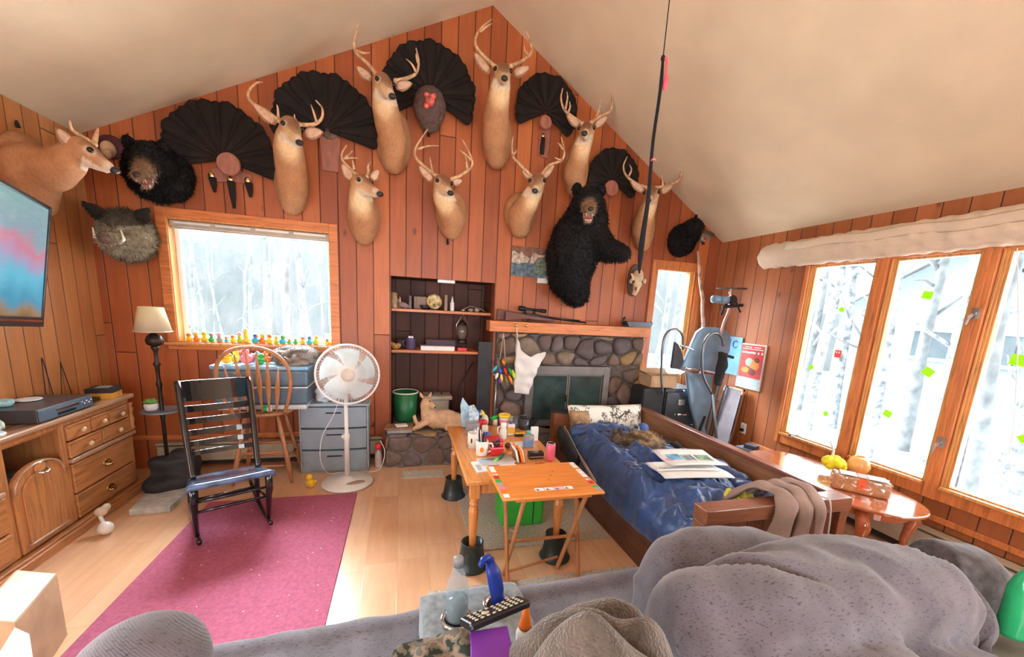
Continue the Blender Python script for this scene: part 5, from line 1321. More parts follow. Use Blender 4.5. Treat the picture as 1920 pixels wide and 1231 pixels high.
t.part('door_pull', MB().b(1.725, 1.735, FYS - .06, FYS - .036, .62, .70), m_brass)
t.part('firebox', MB().b(1.34, 2.15, FYS + .05, GY - .012, .41, .91), m_blackm)

t = Thing('hearth', 'raised fieldstone hearth with slab top running along the gable wall', 'hearth', (1.2, 3.98, 0), world=True)
t.part('core', MB().b(-.14, 2.42, 3.87, GY - .001, 0, .31).b(-.10, .89, GY - .001, 4.67, 0, .34).b(-.14, .92, 3.985, GY - .001, .31, .345), m_mortar)
cl = voronoi(-.16, 2.44, .0, .315, .2, rnd); mb, cols = stones(cl, lambda x, z, d: Vector((x, 3.885 - d, z)), .04, rnd, .006)
cl = voronoi(3.86, GY - .002, 0, .315, .2, rnd); mb2, c2 = stones(cl, lambda y, z, d: Vector((-.135 - d * .6, y, z)), .03, rnd, .006); mb.add(mb2.v, mb2.f); stone_part(t, 'stonework', mb, cols + c2)
cl = voronoi(-.17, 2.45, 3.83, 3.985, .3, rnd, jit=.3); mb, cols = stones(cl, lambda x, y, d: Vector((x, y, .315 + d)), .027, rnd, .005); stone_part(t, 'slab_top', mb, cols)

t = Thing('mantel_shelf', 'thick orange pine mantel beam above the stone fireplace', 'mantel', (1.75, 4.03, 1.355), world=True)
t.part('beam', MB().b(.833, 2.665, 3.935, GY - .001, 1.358, 1.465), m_trim, bevel=.006)
for x in (1.10, 1.21): t.part('knob', MB().ell((x, 3.925, 1.43), (.016, .014, .016)), m_brass, smooth=True)

# rifles on the mantel
m_walnut = mat_wood('walnut_stock', (.14, .042, .025), axis=0, rough=.35, contrast=.4)
m_gunmetal = mat('blued_steel', (.03, .03, .035), rough=.3, metal=.7)
def rifle(label, x, y, z, tilt, s=1.0, scope=False):
    t = Thing('rifle', label, 'rifle', (x, y, z))
    R_ = Matrix.Rotation(tilt, 3, 'Y')
    def q(mb): mb.v = [R_ @ (v * s) for v in mb.v]; return mb
    TY = Matrix(((1, 0, 0, 0), (0, 0, 1, 0), (0, 1, 0, 0), (0, 0, 0, 1)))
    t.part('stock', q(MB().prism([(0, -.0), (.0, .115), (.22, .10), (.33, .085), (.62, .07), (.64, .055), (.60, .04), (.38, .035), (.30, .045), (.18, .03)], -.018, .018, T=TY)), m_walnut, bevel=.005)
    t.part('barrel', q(MB().tube([(.34, 0, .088), (.62, 0, .082), (1.0, 0, .076)], [.013, .011, .008])), m_gunmetal, smooth=True)
    t.part('receiver', q(MB().b(.27, .44, -.014, .014, .07, .105)), m_gunmetal, bevel=.003); t.part('trigger_guard', q(MB().tube([(.27, 0, .045), (.29, 0, .015), (.33, 0, .015), (.35, 0, .04)], .004)), m_gunmetal)
    if scope: t.part('scope', q(MB().lathe([(.024, .0), (.024, .06), (.013, .09), (.013, .22), (.02, .25), (.02, .30)], c=(.22, 0, .145), T=Matrix.Rotation(PI / 2, 4, 'Y'), n=16).b(.28, .30, -.01, .01, .1, .14).b(.38, .40, -.01, .01, .1, .14)), m_gunmetal, smooth=True)
rifle('walnut-stocked rifle with a black scope lying on the mantel against the wall', .93, 4.07, 1.470, .06, scope=True)
rifle('second walnut rifle in front on the mantel, no scope, stock low', 1.0, 4.00, 1.468, .03, s=.82)
t = Thing('mantel_tray', 'grey metal tray with black ends on the right end of the mantel', 'tray', (2.53, 4.01, 1.466))
t.part('tray', MB().lathe([(.10, 0), (.14, .055), (.145, .055), (.105, .0)], n=4, T=Matrix.Rotation(PI / 4, 4, 'Z')) if False else MB().prism([(-.13, 0), (.14, 0), (.17, .06), (-.165, .06)], -.05, .05, T=Matrix(((1, 0, 0, 0), (0, 0, 1, 0), (0, 1, 0, 0), (0, 0, 0, 1)))), mat('grey_tin', (.12, .13, .15), rough=.35, metal=.3), bevel=.003)
t.part('end_grip', MB().tube([(-.17, 0, .02), (-.175, 0, .09), (-.165, 0, .105)], [.02, .016, .008]), m_blackp, smooth=True); t.part('end_grip', MB().tube([(.15, 0, .03), (.178, 0, .06)], [.022, .014]), m_blackp, smooth=True)
single('paper_sheet', 'white paper sheet under the grey tray at the mantel end', 'paper', MB().b(2.44, 2.665, 3.92, 4.0, 1.4655, 1.4668), m_paper)

# landscape print and card
t = Thing('landscape_print', 'unframed print of snowy peaks over blue water, left of the standing bear', 'picture', (1.29, GY - .012, 1.92), world=True)
px = lambda u, v: (1.065 + .445 * u, 1.925 + .295 * v)
TYW = Matrix(((1, 0, 0, 0), (0, 0, 1, 0), (0, 1, 0, 0), (0, 0, 0, 1)))
def pan(poly, y, m_, nm='painted_shape'): t.part(nm, MB().prism([px(*p) for p in poly], y - .0006, y, T=TYW), m_)
t.part('panel', MB().b(1.065, 1.51, GY - .012, GY - .001, 1.925, 2.22), mat('print_brown_sky', (.22, .10, .06), rough=.6, var=.3, scale=14))
pan([(0, 0), (1, 0), (1, .5), (0, .52)], GY - .0125, mat('print_blue_water', (.10, .16, .19), rough=.6, var=.5, scale=24), 'water')
pan([(0, .45), (.16, .42), (.38, .48), (.44, .62), (.30, .72), (.22, .84), (.17, .74), (.04, .84), (0, .8)], GY - .0131, mat('print_snow', (.55, .44, .34), rough=.6, var=.4, scale=30), 'snowy_peak')
pan([(.44, .42), (.55, .5), (.62, .68), (1, .72), (1, .80), (.66, .76), (.52, .84), (.46, .66)], GY - .0131, mat('print_snow', (.6, .5, .4)), 'snowy_peak')
pan([(.55, .1), (.95, .15), (.92, .5), (.75, .66), (.6, .6)], GY - .0137, mat('print_green_slope', (.16, .20, .13), rough=.6, var=.5, scale=40), 'green_slope')
pan([(.8, .0), (1, .0), (1, .1), (.9, .14)], GY - .0143, mat('print_snow', (.6, .5, .4)), 'foreground_rock')
single('name_card', 'small blank white card pinned under the landscape print', 'card', MB().b(1.355, 1.475, GY - .006, GY - .001, 1.872, 1.922), m_paper)

# hanging bag and keys
TYB = Matrix(((1, 0, 0, 0), (0, 0, 1, 0), (0, 1, 0, 0), (0, 0, 0, 1)))
t = Thing('plastic_bag', 'white plastic shopping bag hanging from the mantel by one handle', 'plastic bag', (1.115, 3.92, 1.36), world=True)
PB = [(970, 628), (975, 648), (984, 664), (995, 668), (1010, 661), (1023, 659), (1021, 668), (1008, 692), (990, 738), (963, 737), (965, 690)]
PB = [W(u, v, 3.86) for u, v in PB]; mb = remesh(MB().prism([(p.x, p.z) for p in PB], 3.845, 3.885, T=TYB), .010, 3, disp=.016, dscale=13)
t.part('bag', mb, mat('milky_plastic', (.72, .66, .62), rough=.35, var=.08, scale=6), smooth=True)
t.part('loop', MB().tube([(1.112, 3.90, 1.33), (1.11, 3.925, 1.38), (1.108, 3.93, 1.44)], [.008, .005, .004]), mat('milky_plastic', (.72, .66, .62)))
t = Thing('cat_toy_bundle', 'bundle of colourful toys hanging by string below the mantel, left of the bag', 'toy bundle', (.985, 3.90, 1.34), world=True)
t.part('string', MB().tube([(.97, 3.91, 1.35), (.95, 3.905, 1.15), (.945, 3.90, 1.08)], .003).tube([(.97, 3.91, 1.35), (.99, 3.905, 1.18), (.995, 3.90, 1.10)], .004), mat('tan_string', (.5, .38, .26)))
rnd2 = random.Random(9)
for k, (x, z, m_, dx, dz) in enumerate(((.965, 1.08, m_orange, .03, -.05), (.91, 1.02, m_cyan, -.04, -.06), (.945, 1.0, m_blue, .01, -.06), (.985, 1.0, m_red, .04, -.08), (.92, .95, m_paper, -.02, -.06), (.955, .94, m_yellow, .01, -.09), (1.03, 1.0, m_green, .05, -.08), (.94, .90, m_purple, 0, -.06), (1.0, .92, mat('olive_string', (.22, .20, .05)), .02, -.1), (1.03, .93, m_orange, .04, -.09), (1.06, .99, mat('lime_toy', (.45, .62, .04)), .03, -.1))):
    t.part('toy', MB().tube([(x, 3.89 - .006 * k, z), (x + dx * .5, 3.885 - .006 * k, z + dz * .5), (x + dx, 3.885 - .006 * k, z + dz)], [.010, .017, .006]), m_, smooth=True)

# nook contents
def shelf(name, label, z, x1): single(name, label, 'shelf', MB().b(-.112, x1, 4.23, 4.66, z - .028, z), m_trim, bevel=.003)
shelf('nook_shelf', 'upper pine shelf in the dark nook beside the fireplace', 1.532, .90)
shelf('nook_shelf', 'lower pine shelf in the dark nook beside the fireplace', 1.116, .78)
def S1(u, y=4.34): p = W(u, 575, y); return p.x
z1, z2 = 1.533, 1.117
m_tan = mat('tan_ceramic', (.45, .28, .15), rough=.35, var=.35, scale=30)
m_pur = mat('plum_ceramic', (.10, .07, .16), rough=.25, var=.15)
def lathe_single(name, label, cat, prof, loc, m_, n=24, **k): return single(name, label, cat, MB().lathe(prof, n=n), m_, loc=loc, smooth=True, **k)
t = Thing('beer_stein', 'tall cream stein with a brass handle at the left end of the upper shelf', 'stein', (S1(739), 4.30, z1)); t.part('body', MB().lathe([(.035, 0), (.038, .01), (.032, .08), (.036, .15), (.03, .155), (.0001, .15)]), m_tan, smooth=True); t.part('handle', MB().tube([(.03, -.01, .13), (.06, -.02, .11), (.06, -.02, .05), (.03, -.01, .03)], .006), m_brass, smooth=True)
single('small_figurine', 'pale pinkish animal figurine beside the stein on the upper shelf', 'figurine', remesh(MB().ell((0, 0, .035), (.05, .03, .03)).ell((-.04, 0, .07), (.025, .02, .03)).tube([(.03, 0, .03), (.09, 0, .015)], [.02, .01]).tube([(-.03, 0, .03), (-.04, 0, 0)], .012).tube([(.03, 0, .03), (.03, 0, 0)], .012), .007, 1), mat('dusty_pink', (.35, .22, .2), rough=.6), loc=(S1(755), 4.32, z1), smooth=True)
single('thin_book', 'narrow grey book standing on the upper shelf', 'book', MB().b(-.012, .012, -.06, .06, 0, .13), mat('grey_book', (.14, .12, .13)), loc=(S1(769), 4.36, z1), bevel=.002)
single('picture_block', 'small brown wooden box behind the round plate on the upper shelf', 'box', MB().b(-.075, .06, -.02, .02, 0, .13), mat_wood('box_wood', (.30, .16, .09)), loc=(S1(790), 4.42, z1), bevel=.004)
t = Thing('round_plate', 'round yellowish decorated plate standing on the upper shelf', 'plate', (S1(814), 4.33, z1)); t.part('plate', MB().lathe([(.0001, 0), (.06, .0), (.075, .012), (.078, .016), (.06, .01), (.0001, .008)], c=(0, 0, .085), T=Matrix.Rotation(PI / 2 - .15, 4, 'X'), n=32), mat('yellow_majolica', (.60, .42, .17), rough=.3, var=.6, scale=26), smooth=True); t.part('stand', MB().b(-.04, .04, -.02, .04, 0, .012), m_blackm)
lathe_single('dark_bowl', 'small dark bowl in front of the wooden box on the upper shelf', 'bowl', [(.02, 0), (.04, .02), (.045, .045), (.04, .044), (.0001, .02)], (S1(795), 4.27, z1), m_blackp)
single('standing_book', 'tan book standing between the plate and the white bottle', 'book', MB().b(-.015, .015, -.06, .06, 0, .16), mat('tan_book', (.30, .19, .11)), loc=(S1(835), 4.34, z1), bevel=.002)
t = Thing('glue_bottle', 'slim white plastic bottle with pointed cap on the upper shelf', 'bottle', (S1(847), 4.30, z1)); t.part('body', MB().lathe([(.02, 0), (.022, .01), (.022, .08), (.012, .10)]), m_whitep, smooth=True); t.part('cap', MB().lathe([(.014, .095), (.012, .11), (.004, .15), (.0001, .152)]), m_whitep, smooth=True)
single('shell_pile', 'low heap of pale shells and wire at the right of the upper shelf', 'shells', MB().ell((0, 0, .02), (.03, .02, .02)).ell((.07, .01, .025), (.03, .025, .025)).ell((-.08, 0, .012), (.02, .02, .012)).tube([(-.1, .02, .01), (0, .03, .06), (.1, .03, .04), (.16, .0, .01)], .004), mat('shell', (.40, .34, .26), rough=.5, var=.4, scale=30), loc=(S1(882), 4.32, z1), smooth=True)
single('light_strip', 'short white light strip under the top edge of the nook', 'light fixture', MB().b(.33, .50, 4.135, 4.16, 1.805, 1.836), m_whitep, bevel=.003)
def S2(u): return W(u, 650, 4.33).x
t = Thing('ceramic_mug', 'plum-coloured lidded mug on the lower shelf', 'mug', (S2(770), 4.33, z2)); t.part('body', MB().lathe([(.045, 0), (.052, .01), (.048, .10), (.05, .12), (.03, .125), (.0001, .125)]), m_pur, smooth=True); t.part('handle', MB().tube([(-.045, 0, .10), (-.08, 0, .08), (-.075, 0, .04), (-.045, 0, .025)], .008), m_pur, smooth=True); t.part('rim_paper', MB().box((0, -.045, .128), (.05, .004, .02)), m_paper)
lathe_single('clay_pot', 'dark squat pot behind the plum mug on the lower shelf', 'pot', [(.04, 0), (.06, .03), (.055, .09), (.03, .10), (.0001, .1)], (S2(751), 4.44, z2), mat('dark_clay', (.08, .055, .05)))
single('carved_shell', 'amber carved ornament at the left end of the lower shelf', 'ornament', remesh(MB().ell((0, 0, .03), (.05, .03, .03)).ell((-.03, 0, .05), (.025, .025, .025)).ell((.03, -.01, .045), (.025, .02, .025)), .006, 1, disp=.006, dscale=60), mat('amber', (.45, .22, .07), rough=.35, var=.5, scale=40), loc=(S2(742), 4.28, z2), smooth=True)
single('video_case', 'white case lying flat on the lower shelf, left of two', 'case', MB().b(-.075, .072, -.06, .06, 0, .045), m_paper, loc=(S2(802), 4.30, z2), bevel=.002)
single('video_case', 'white case lying flat on the lower shelf, right of two', 'case', MB().b(-.1, .1, -.06, .06, 0, .045), m_paper, loc=(S2(833), 4.30, z2), bevel=.002)
single('open_book', 'dark purple book leaning behind the two white cases', 'book', MB().b(-.16, .16, -.012, .012, 0, .10), mat('dark_purple_book', (.07, .03, .06)), loc=(S2(828), 4.42, z2), bevel=.002)
single('red_box', 'small coral red box on the right end of the lower shelf', 'box', MB().b(-.05, .05, -.03, .03, 0, .035), m_red, loc=(S2(865), 4.28, z2), bevel=.002)
t = Thing('oil_lantern', 'old glass lantern hanging in the right half of the nook', 'lantern', (.62, 4.36, 1.24)); t.part('glass', MB().lathe([(.04, .0), (.055, .05), (.055, .1), (.04, .15)]), mat('grimy_glass', (.16, .12, .10), rough=.15), smooth=True); t.part('base', MB().lathe([(.05, -.05), (.055, -.03), (.04, .0)]), m_iron, smooth=True); t.part('cap', MB().lathe([(.05, .15), (.03, .18), (.012, .2), (.0001, .205)]), m_iron, smooth=True); t.part('bail', MB().tube([(-.06, 0, .02), (-.065, 0, .15), (0, 0, .263), (.065, 0, .15), (.06, 0, .02)], .004), m_chrome, smooth=True)
zf = .35
t = Thing('green_bucket', 'green plastic bucket with white rim on the nook floor', 'bucket', (.03, 4.36, zf - .008)); t.part('body', MB().lathe([(.105, 0), (.11, .01), (.13, .31), (.12, .312), (.1, .02), (.0001, .015)], n=32), mat('dark_green_plastic', (.02, .17, .05), rough=.4, var=.15), smooth=True); t.part('rim', MB().tube([(.131 * math.cos(a), .131 * math.sin(a), .31) for a in [2 * PI * i / 32 for i in range(33)]], .008), m_whitep, smooth=True)
t = Thing('litter_bin', 'beige lidded plastic bin beside the green bucket', 'bin', (.37, 4.40, zf - .008)); t.part('body', MB().prism([(-.12, -.1), (.12, -.1), (.14, .1), (-.14, .1)], 0, .23), mat('beige_plastic', (.42, .36, .28), rough=.5), bevel=.01); t.part('lid', MB().b(-.155, .155, -.12, .12, .232, .275), mat('beige_plastic', (.42, .36, .28)), bevel=.01); t.part('lid_handle', MB().tube([(-.05, 0, .275), (-.04, 0, .31), (.04, 0, .31), (.05, 0, .275)], .008), m_blackm, smooth=True)
single('walking_stick', 'thin dark stick leaning in the nook behind the bin', 'stick', MB().tube([(.56, 4.40, .345), (.62, 4.5, .68), (.80, 4.62, .95)], .008), m_bark_d if 'm_bark_d' in globals() else m_iron)
single('stove_panel', 'tall charcoal metal panel standing at the right side of the nook', 'panel', MB().box((.845, 4.15, .80), (.155, .02, .87), rz=-.25), mat('charcoal_metal', (.035, .037, .042), rough=.5, metal=.3, var=.2), bevel=.004)
single('fire_poker', 'grey fireplace poker leaning at the left edge of the stonework', 'poker', MB().tube([(.915, 3.92, .352), (.925, 3.93, .9)], .008).tube([(.925, 3.93, .9), (.90, 3.92, .93), (.885, 3.92, .91)], .009), m_steel, smooth=True)

# hearth items
t = Thing('lamb_statue', 'cream resting lamb statue on the hearth in front of the bin', 'statue', (.33, 3.97, zf)); LO = Vector((.33, 3.97, zf))
L_ = lambda u, v, y: W(u, v, y) - LO
mb = MB(); mb.loft([L_(862, 790, 4.02), L_(840, 785, 4.0), L_(815, 785, 3.98), L_(800, 778, 3.97)], [(.09, .08), (.10, .10), (.095, .10), (.075, .09)], n=16); mb.ell(L_(860, 790, 4.02), .085); mb.loft([L_(803, 785, 3.96), L_(800, 768, 3.95), L_(798, 755, 3.94)], [.07, .06, .055], n=14); mb.ell(L_(800, 754, 3.94), (.055, .06, .05)); mb.loft([L_(802, 755, 3.92), L_(810, 760, 3.89), L_(815, 764, 3.87)], [.045, .032, .022], n=12)
mb.tube([L_(800, 790, 3.92), L_(785, 799, 3.90), L_(770, 806, 3.89)], [.035, .028, .018]); mb.tube([L_(795, 792, 3.95), L_(782, 795, 3.93), L_(778, 785, 3.93), L_(776, 778, 3.93)], [.03, .024, .022, .018]); mb.tube([L_(850, 798, 3.93), L_(835, 806, 3.91)], [.045, .025])
sk = remesh(mb, .010, 3, disp=.006, dscale=45, clampf=lambda v: Vector((v.x, v.y, max(v.z, .004))))
t.part('body', sk, mat('cream_wool', (.62, .38, .22), rough=.8, var=.12, scale=14, bump=.5, bscale=60), smooth=True)
for du in (-1, 1): e = L_(798 + du * 5, 745, 3.95); t.part('ear', MB().tube([e, e + Vector((.02 * du, 0, .025)), e + Vector((.028 * du, 0, .055))], [.014, .015, .004]), mat('cream_wool', (.50, .33, .20)), smooth=True)
t.part('eye', MB().ell(L_(806, 752, 3.89), .008), m_eye); t.part('nose', MB().ell(L_(815, 763, 3.865), .01), m_nose)
for k, (dz, w, d_, rz, m_, la) in enumerate(((0, .23, .17, .05, mat('grey_wrap', (.30, .30, .32), rough=.3), 'grey plastic-wrapped pack at the bottom of the hearth pile'), (.032, .26, .17, -.1, mat('brown_folder', (.30, .17, .09), rough=.7), 'brown folder on the hearth pile'), (.05, .11, .08, .2, m_paper, 'small white pad, topmost on the hearth pile'))):
    single('paper_pile' if k < 2 else 'note_pad', la, 'papers', MB().b(-w / 2, w / 2, -d_ / 2, d_ / 2, 0, (.03, .016, .012)[k]), m_, loc=(-.03 + .02 * (k == 2), 3.935, zf + .001 + dz), rz=rz, bevel=.003)
single('dark_camera_bag', 'dark pouch with a white tag on the hearth right of the clutter table', 'pouch', MB().ell((0, 0, .05), (.07, .06, .05)).ell((.06, 0, .08), (.03, .03, .03)), m_blackm, loc=(1.30, 3.92, zf), smooth=True)
single('round_stone', 'loose pale round stone on the hearth beside the dark pouch', 'stone', MB().ell((0, 0, .03), (.045, .035, .03)), mat('pale_stone', (.36, .31, .25), rough=.8), loc=(1.17, 3.90, zf), smooth=True)
single('loaf_stone', 'wrapped beige bundle standing on the hearth behind the table jars', 'bundle', remesh(MB().ell((0, 0, .07), (.09, .07, .08)).ell((.06, 0, .04), (.06, .06, .05)), .01, 2, disp=.01, dscale=30), mat('beige_wrap', (.5, .42, .32), rough=.8), loc=(1.08, 3.875, zf), smooth=True)
single('dark_book', 'dark book with white page edges on the hearth behind the daybed post', 'book', MB().b(-.09, .09, -.06, .06, 0, .02).b(-.088, .088, -.062, -.058, .003, .017), m_blackm, loc=(1.53, 3.612, .606), rz=-.5)

# ================================================================ table with clutter
m_honey = mat_wood('honey_pine', (.72, .30, .08), axis=1, rough=.32, coat=.3, contrast=.22)
m_honeyz = mat_wood('honey_pine_leg', (.70, .26, .065), axis=2, rough=.3, coat=.3, contrast=.25)
TT = .60
t = Thing('long_table', 'long honey pine table on bucket risers, covered in clutter', 'table', (.695, 2.70, 0), world=True)
t.part('tabletop', MB().prism([(.36, 2.15), (1.03, 2.15), (1.03, 3.245), (.36, 3.245)], TT - .03, TT), m_honey, bevel=.008)
mb = MB().b(.40, .99, 2.205, 2.225, TT - .11, TT - .03).b(.40, .99, 3.17, 3.19, TT - .11, TT - .03).b(.405, .425, 2.22, 3.18, TT - .11, TT - .03).b(.965, .985, 2.22, 3.18, TT - .11, TT - .03)
t.part('apron', mb, m_honeyz, bevel=.003)
FEET = [(.42, 2.22), (.975, 2.22), (.42, 3.175), (.975, 3.175)]
for x, y in FEET: t.part('leg', MB().b(x - .028, x + .028, y - .028, y + .028, TT - .135, TT - .03).lathe([(.022, .035), (.014, .05), (.020, .08), (.022, .10), (.018, .12), (.028, .30), (.031, .38), (.022, .41), (.03, .425), (.022, .44), (.027, .455), (.027, .47)], c=(x, y, 0), n=20), m_honeyz, smooth=False, bevel=.002)
m_bkt = mat('dark_green_black_plastic', (.022, .035, .032), rough=.4, var=.2)
for (x, y), la in zip(FEET, ('nearest camera on the left', 'near right, partly behind the tray table legs', 'far left, resting on the pale carpet edge', 'far right, hidden behind the green bin')):
    t = Thing('bucket_riser', 'dark upturned bucket riser under a table leg, ' + la, 'bucket', (x, y, 0), group='bucket risers')
    t.part('body', MB().lathe([(.095, 0), (.098, .012), (.088, .018), (.066, .165), (.070, .17), (.060, .172), (.055, .03), (.0001, .028)], n=36), m_bkt, smooth=True)
    t.part('rim', MB().tube([(.096 * math.cos(a), .096 * math.sin(a), .008) for a in [2 * PI * i / 36 for i in range(37)]], .006, n=6), m_bkt, smooth=True)

def on(u, v): p = WZ(u, v, TT + .001); return (p.x, p.y, TT + .001)
m_ceramic = mat('glazed_white', (.78, .72, .66), rough=.15, var=.05)
mugp = on(903, 852)
t = Thing('pen_mug', 'white mug with an orange motif, full of pens, near table corner', 'mug', mugp)
t.part('body', MB().lathe([(.036, 0), (.040, .006), (.044, .105), (.041, .105), (.036, .01), (.0001, .008)], n=32), m_ceramic, smooth=True)
t.part('handle', MB().tube(spline([(.04, -.01, .085), (.068, -.015, .08), (.07, -.015, .04), (.038, -.01, .02)], 4), .006), m_ceramic, smooth=True)
t.part('motif', MB().ell((-.008, -.0425, .05), (.014, .0015, .018)), m_orange)
for k, (dx, dy, h, m_) in enumerate(((-.02, .0, .17, m_blackp), (-.01, .015, .16, m_paper), (.01, .01, .15, m_blackp), (.02, -.01, .14, mat('maroon_pen', (.2, .02, .03))), (0, -.015, .145, m_blackp), (-.025, .012, .18, m_paper), (.026, .008, .13, m_blackp))):
    single('pen', ('%s pen standing in the orange-motif mug' % ('black', 'white', 'black', 'maroon', 'black', 'white', 'black')[k]), 'pen', MB().tube([(0, 0, .0), (dx * .6, dy * .6, h * .75), (dx * .7, dy * .7, h)], [.005, .006, .004]), m_, loc=(mugp[0] + dx * .5, mugp[1] + dy * .5, mugp[2] + .012), group='pens in the mug')
p = on(886, 838); t = Thing('tall_mug', 'second white mug with black figures behind the pen mug', 'mug', p); t.part('body', MB().lathe([(.036, 0), (.038, .11), (.035, .11), (.0001, .01)], n=28), m_ceramic, smooth=True); t.part('motif', MB().ell((-.015, -.035, .06), (.006, .002, .02)), m_blackp)
for k, (u, dy, la, m_) in enumerate(((874, .05, 'pale blue folded paper standing at the back left of the table', mat('pale_blue_paper', (.40, .60, .72), rough=.7, var=.2, scale=20)), (887, 0, 'white leaflet with blue print standing right of the pale blue paper', mat('blue_print_leaflet', (.50, .62, .74), rough=.7, var=.35, scale=30)))):
    p = on(u, 806); pts = [(-.035, 0), (.035, -.015), (.045, .15 - .03 * k), (-.02 + .02 * k, .24 - .05 * k), (-.04, .18)]
    single('standing_leaflet', la, 'paper', MB().prism(pts, -.002, .002, T=Matrix.Rotation(PI / 2 - .12, 4, 'X')), m_, loc=(p[0], p[1] + dy, p[2] + .02), rz=.3 - .5 * k)
p = on(886, 812); single('leaflet_holder', 'grey letter holder with the standing leaflets in it', 'holder', MB().b(-.05, .05, -.03, -.025, 0, .09).b(-.05, .05, .045, .05, 0, .09).b(-.05, .05, -.03, .05, 0, .008), mat('grey_wire', (.3, .3, .32), rough=.4), loc=p)
p = on(902, 803); t = Thing('parrot_toy', 'toy parrot with multicoloured head holding a big red heart', 'toy', p, rz=-.2)
t.part('heart', remesh(MB().ell((-.022, -.01, .055), (.03, .025, .03)).ell((.022, -.01, .055), (.03, .025, .03)).ell((0, -.01, .03), (.03, .024, .03)), .006, 2), m_red, smooth=True)
t.part('body', MB().ell((.02, .03, .06), (.04, .03, .06)), mat('white_plush', (.6, .6, .55), rough=.9), smooth=True)
mb = MB(); mb.cur = 0; mb.ell((-.01, .0, .125), .036, nu=20, nv=12)
mb.mi = [1 if sum(mb.v[j].x for j in f) / len(f) > -.005 else 0 for f in mb.f]; t.part('head', mb, [m_blue, m_yellow], smooth=True); t.part('beak', MB().tube([(-.005, -.034, .12), (0, -.045, .105)], [.012, .004]), m_blackp, smooth=True)
for sg in (-1, 1): t.part('eye', MB().ell((-.01 + sg * .014, -.032, .132), .005), m_blackp)
def cup(name, label, cat, uv, r, h, m_, taper=.85, extra=None, **k):
    t = Thing(name, label, cat, on(*uv), **k); t.part('body', MB().lathe([(r * taper, 0), (r * taper * 1.02, .004), (r, h), (r * .93, h), (r * taper * .9, .008), (.0001, .008)], n=28), m_, smooth=True)
    if extra: extra(t)
    return t
cup('yellow_rim_cup', 'white and pink tub with a wide yellow rim', 'tub', (945, 797), .045, .085, m_ceramic, extra=lambda t: (t.part('rim', MB().lathe([(.046, .075), (.05, .08), (.05, .10), (.046, .10), (.044, .08)], n=30), m_yellow, smooth=True), t.part('pink_label', MB().lathe([(.0415, .012), (.0445, .055)], n=30), m_pink, smooth=True)))
t = Thing('green_marker_pot', 'green cap and marker lying behind the parrot', 'marker', on(928, 796)); t.part('cap', MB().tube([(-.04, 0, .05), (.02, .01, .075)], [.022, .016]), m_green, smooth=True); t.part('pot', MB().lathe([(.022, 0), (.022, .05), (.0001, .05)]), m_whitep, smooth=True)
cup('dark_jar', 'dark glass jar at the back right of the clutter', 'jar', (982, 804), .045, .10, mat('dark_glass', (.04, .045, .05), rough=.1), extra=lambda t: t.part('lid', MB().lathe([(.04, .10), (.042, .115), (.0001, .117)]), m_blackp, smooth=True))
cup('grey_mug', 'smaller grey mug just behind the dark jar', 'mug', (968, 800), .035, .09, mat('grey_glaze', (.12, .13, .14), rough=.2))
t = Thing('white_jug', 'white bottle with a handle standing in the middle of the clutter', 'bottle', on(943, 822)); t.part('body', MB().lathe([(.026, 0), (.028, .01), (.028, .07), (.018, .09), (.022, .095), (.022, .13), (.0001, .132)]), m_whitep, smooth=True); t.part('handle', MB().tube([(-.025, 0, .10), (-.045, 0, .09), (-.045, 0, .05), (-.025, 0, .035)], .005), m_whitep, smooth=True)
t = Thing('labelled_tub', 'white square bottle with a yellow-orange label', 'bottle', on(957, 815)); t.part('body', MB().b(-.03, .03, -.022, .022, 0, .095), m_whitep, bevel=.008); t.part('label', MB().b(-.031, .025, -.0235, -.0215, .02, .07), mat('amber_label', (.85, .48, .05))); t.part('cap', MB().lathe([(.014, .095), (.014, .11), (.0001, .11)]), m_blue)
cup('blue_cup', 'small white cup upside down over a blue ball', 'cup', (912, 822), .028, .04, m_whitep, extra=lambda t: t.part('blue_ball', MB().ell((0, -.01, .035), (.028, .026, .022)), m_blue, smooth=True))
cup('capsule_cup', 'white ribbed cup behind the blue ball', 'cup', (909, 812), .024, .065, m_whitep, taper=1.1)
t = Thing('glue_jar', 'little white jar with brown contents behind the pen mug', 'jar', on(893, 822)); t.part('body', MB().lathe([(.024, 0), (.026, .05), (.0001, .05)]), mat('brown_content', (.4, .16, .06), rough=.2), smooth=True); t.part('lid', MB().lathe([(.027, .05), (.027, .075), (.015, .085), (.0001, .086)]), mat('silver_lid', (.6, .62, .6), rough=.3, metal=.6), smooth=True)
single('red_candy_box', 'flat red box with white lettering strip behind the red basket', 'box', MB().b(-.055, .055, -.02, .02, 0, .035).b(-.04, .04, -.0212, -.02, .014, .022), m_red, loc=on(922, 826), rz=.1, bevel=.002)
t = Thing('red_basket', 'square red basket filled with chocolate chicks', 'basket', on(930, 851), rz=.1)
t.part('body', MB().prism([(-.045, -.032), (.045, -.032), (.045, .032), (-.045, .032)], 0, .055), m_red, bevel=.006); t.part('rim', MB().b(-.05, .05, -.037, -.03, .05, .058).b(-.05, .05, .03, .037, .05, .058).b(-.05, -.043, -.037, .037, .05, .058).b(.043, .05, -.037, .037, .05, .058), m_pink, bevel=.002)
for k, (dx, dy, m_, n_) in enumerate(((-.03, 0, mat('cocoa', (.12, .05, .03)), 'brown'), (0, -.01, m_blackp, 'black'), (.015, .015, m_purple, 'purple'), (.032, -.005, m_red, 'red'))):
    q = on(930, 851); single('wrapped_chick', '%s foil chick peeking out of the red basket' % n_, 'sweet', MB().ell((0, 0, .02), (.016, .014, .022)).ell((.003, -.006, .045), .011), m_, loc=(q[0] + dx, q[1] + dy, q[2] + .056), smooth=True, group='foil chicks in the basket')
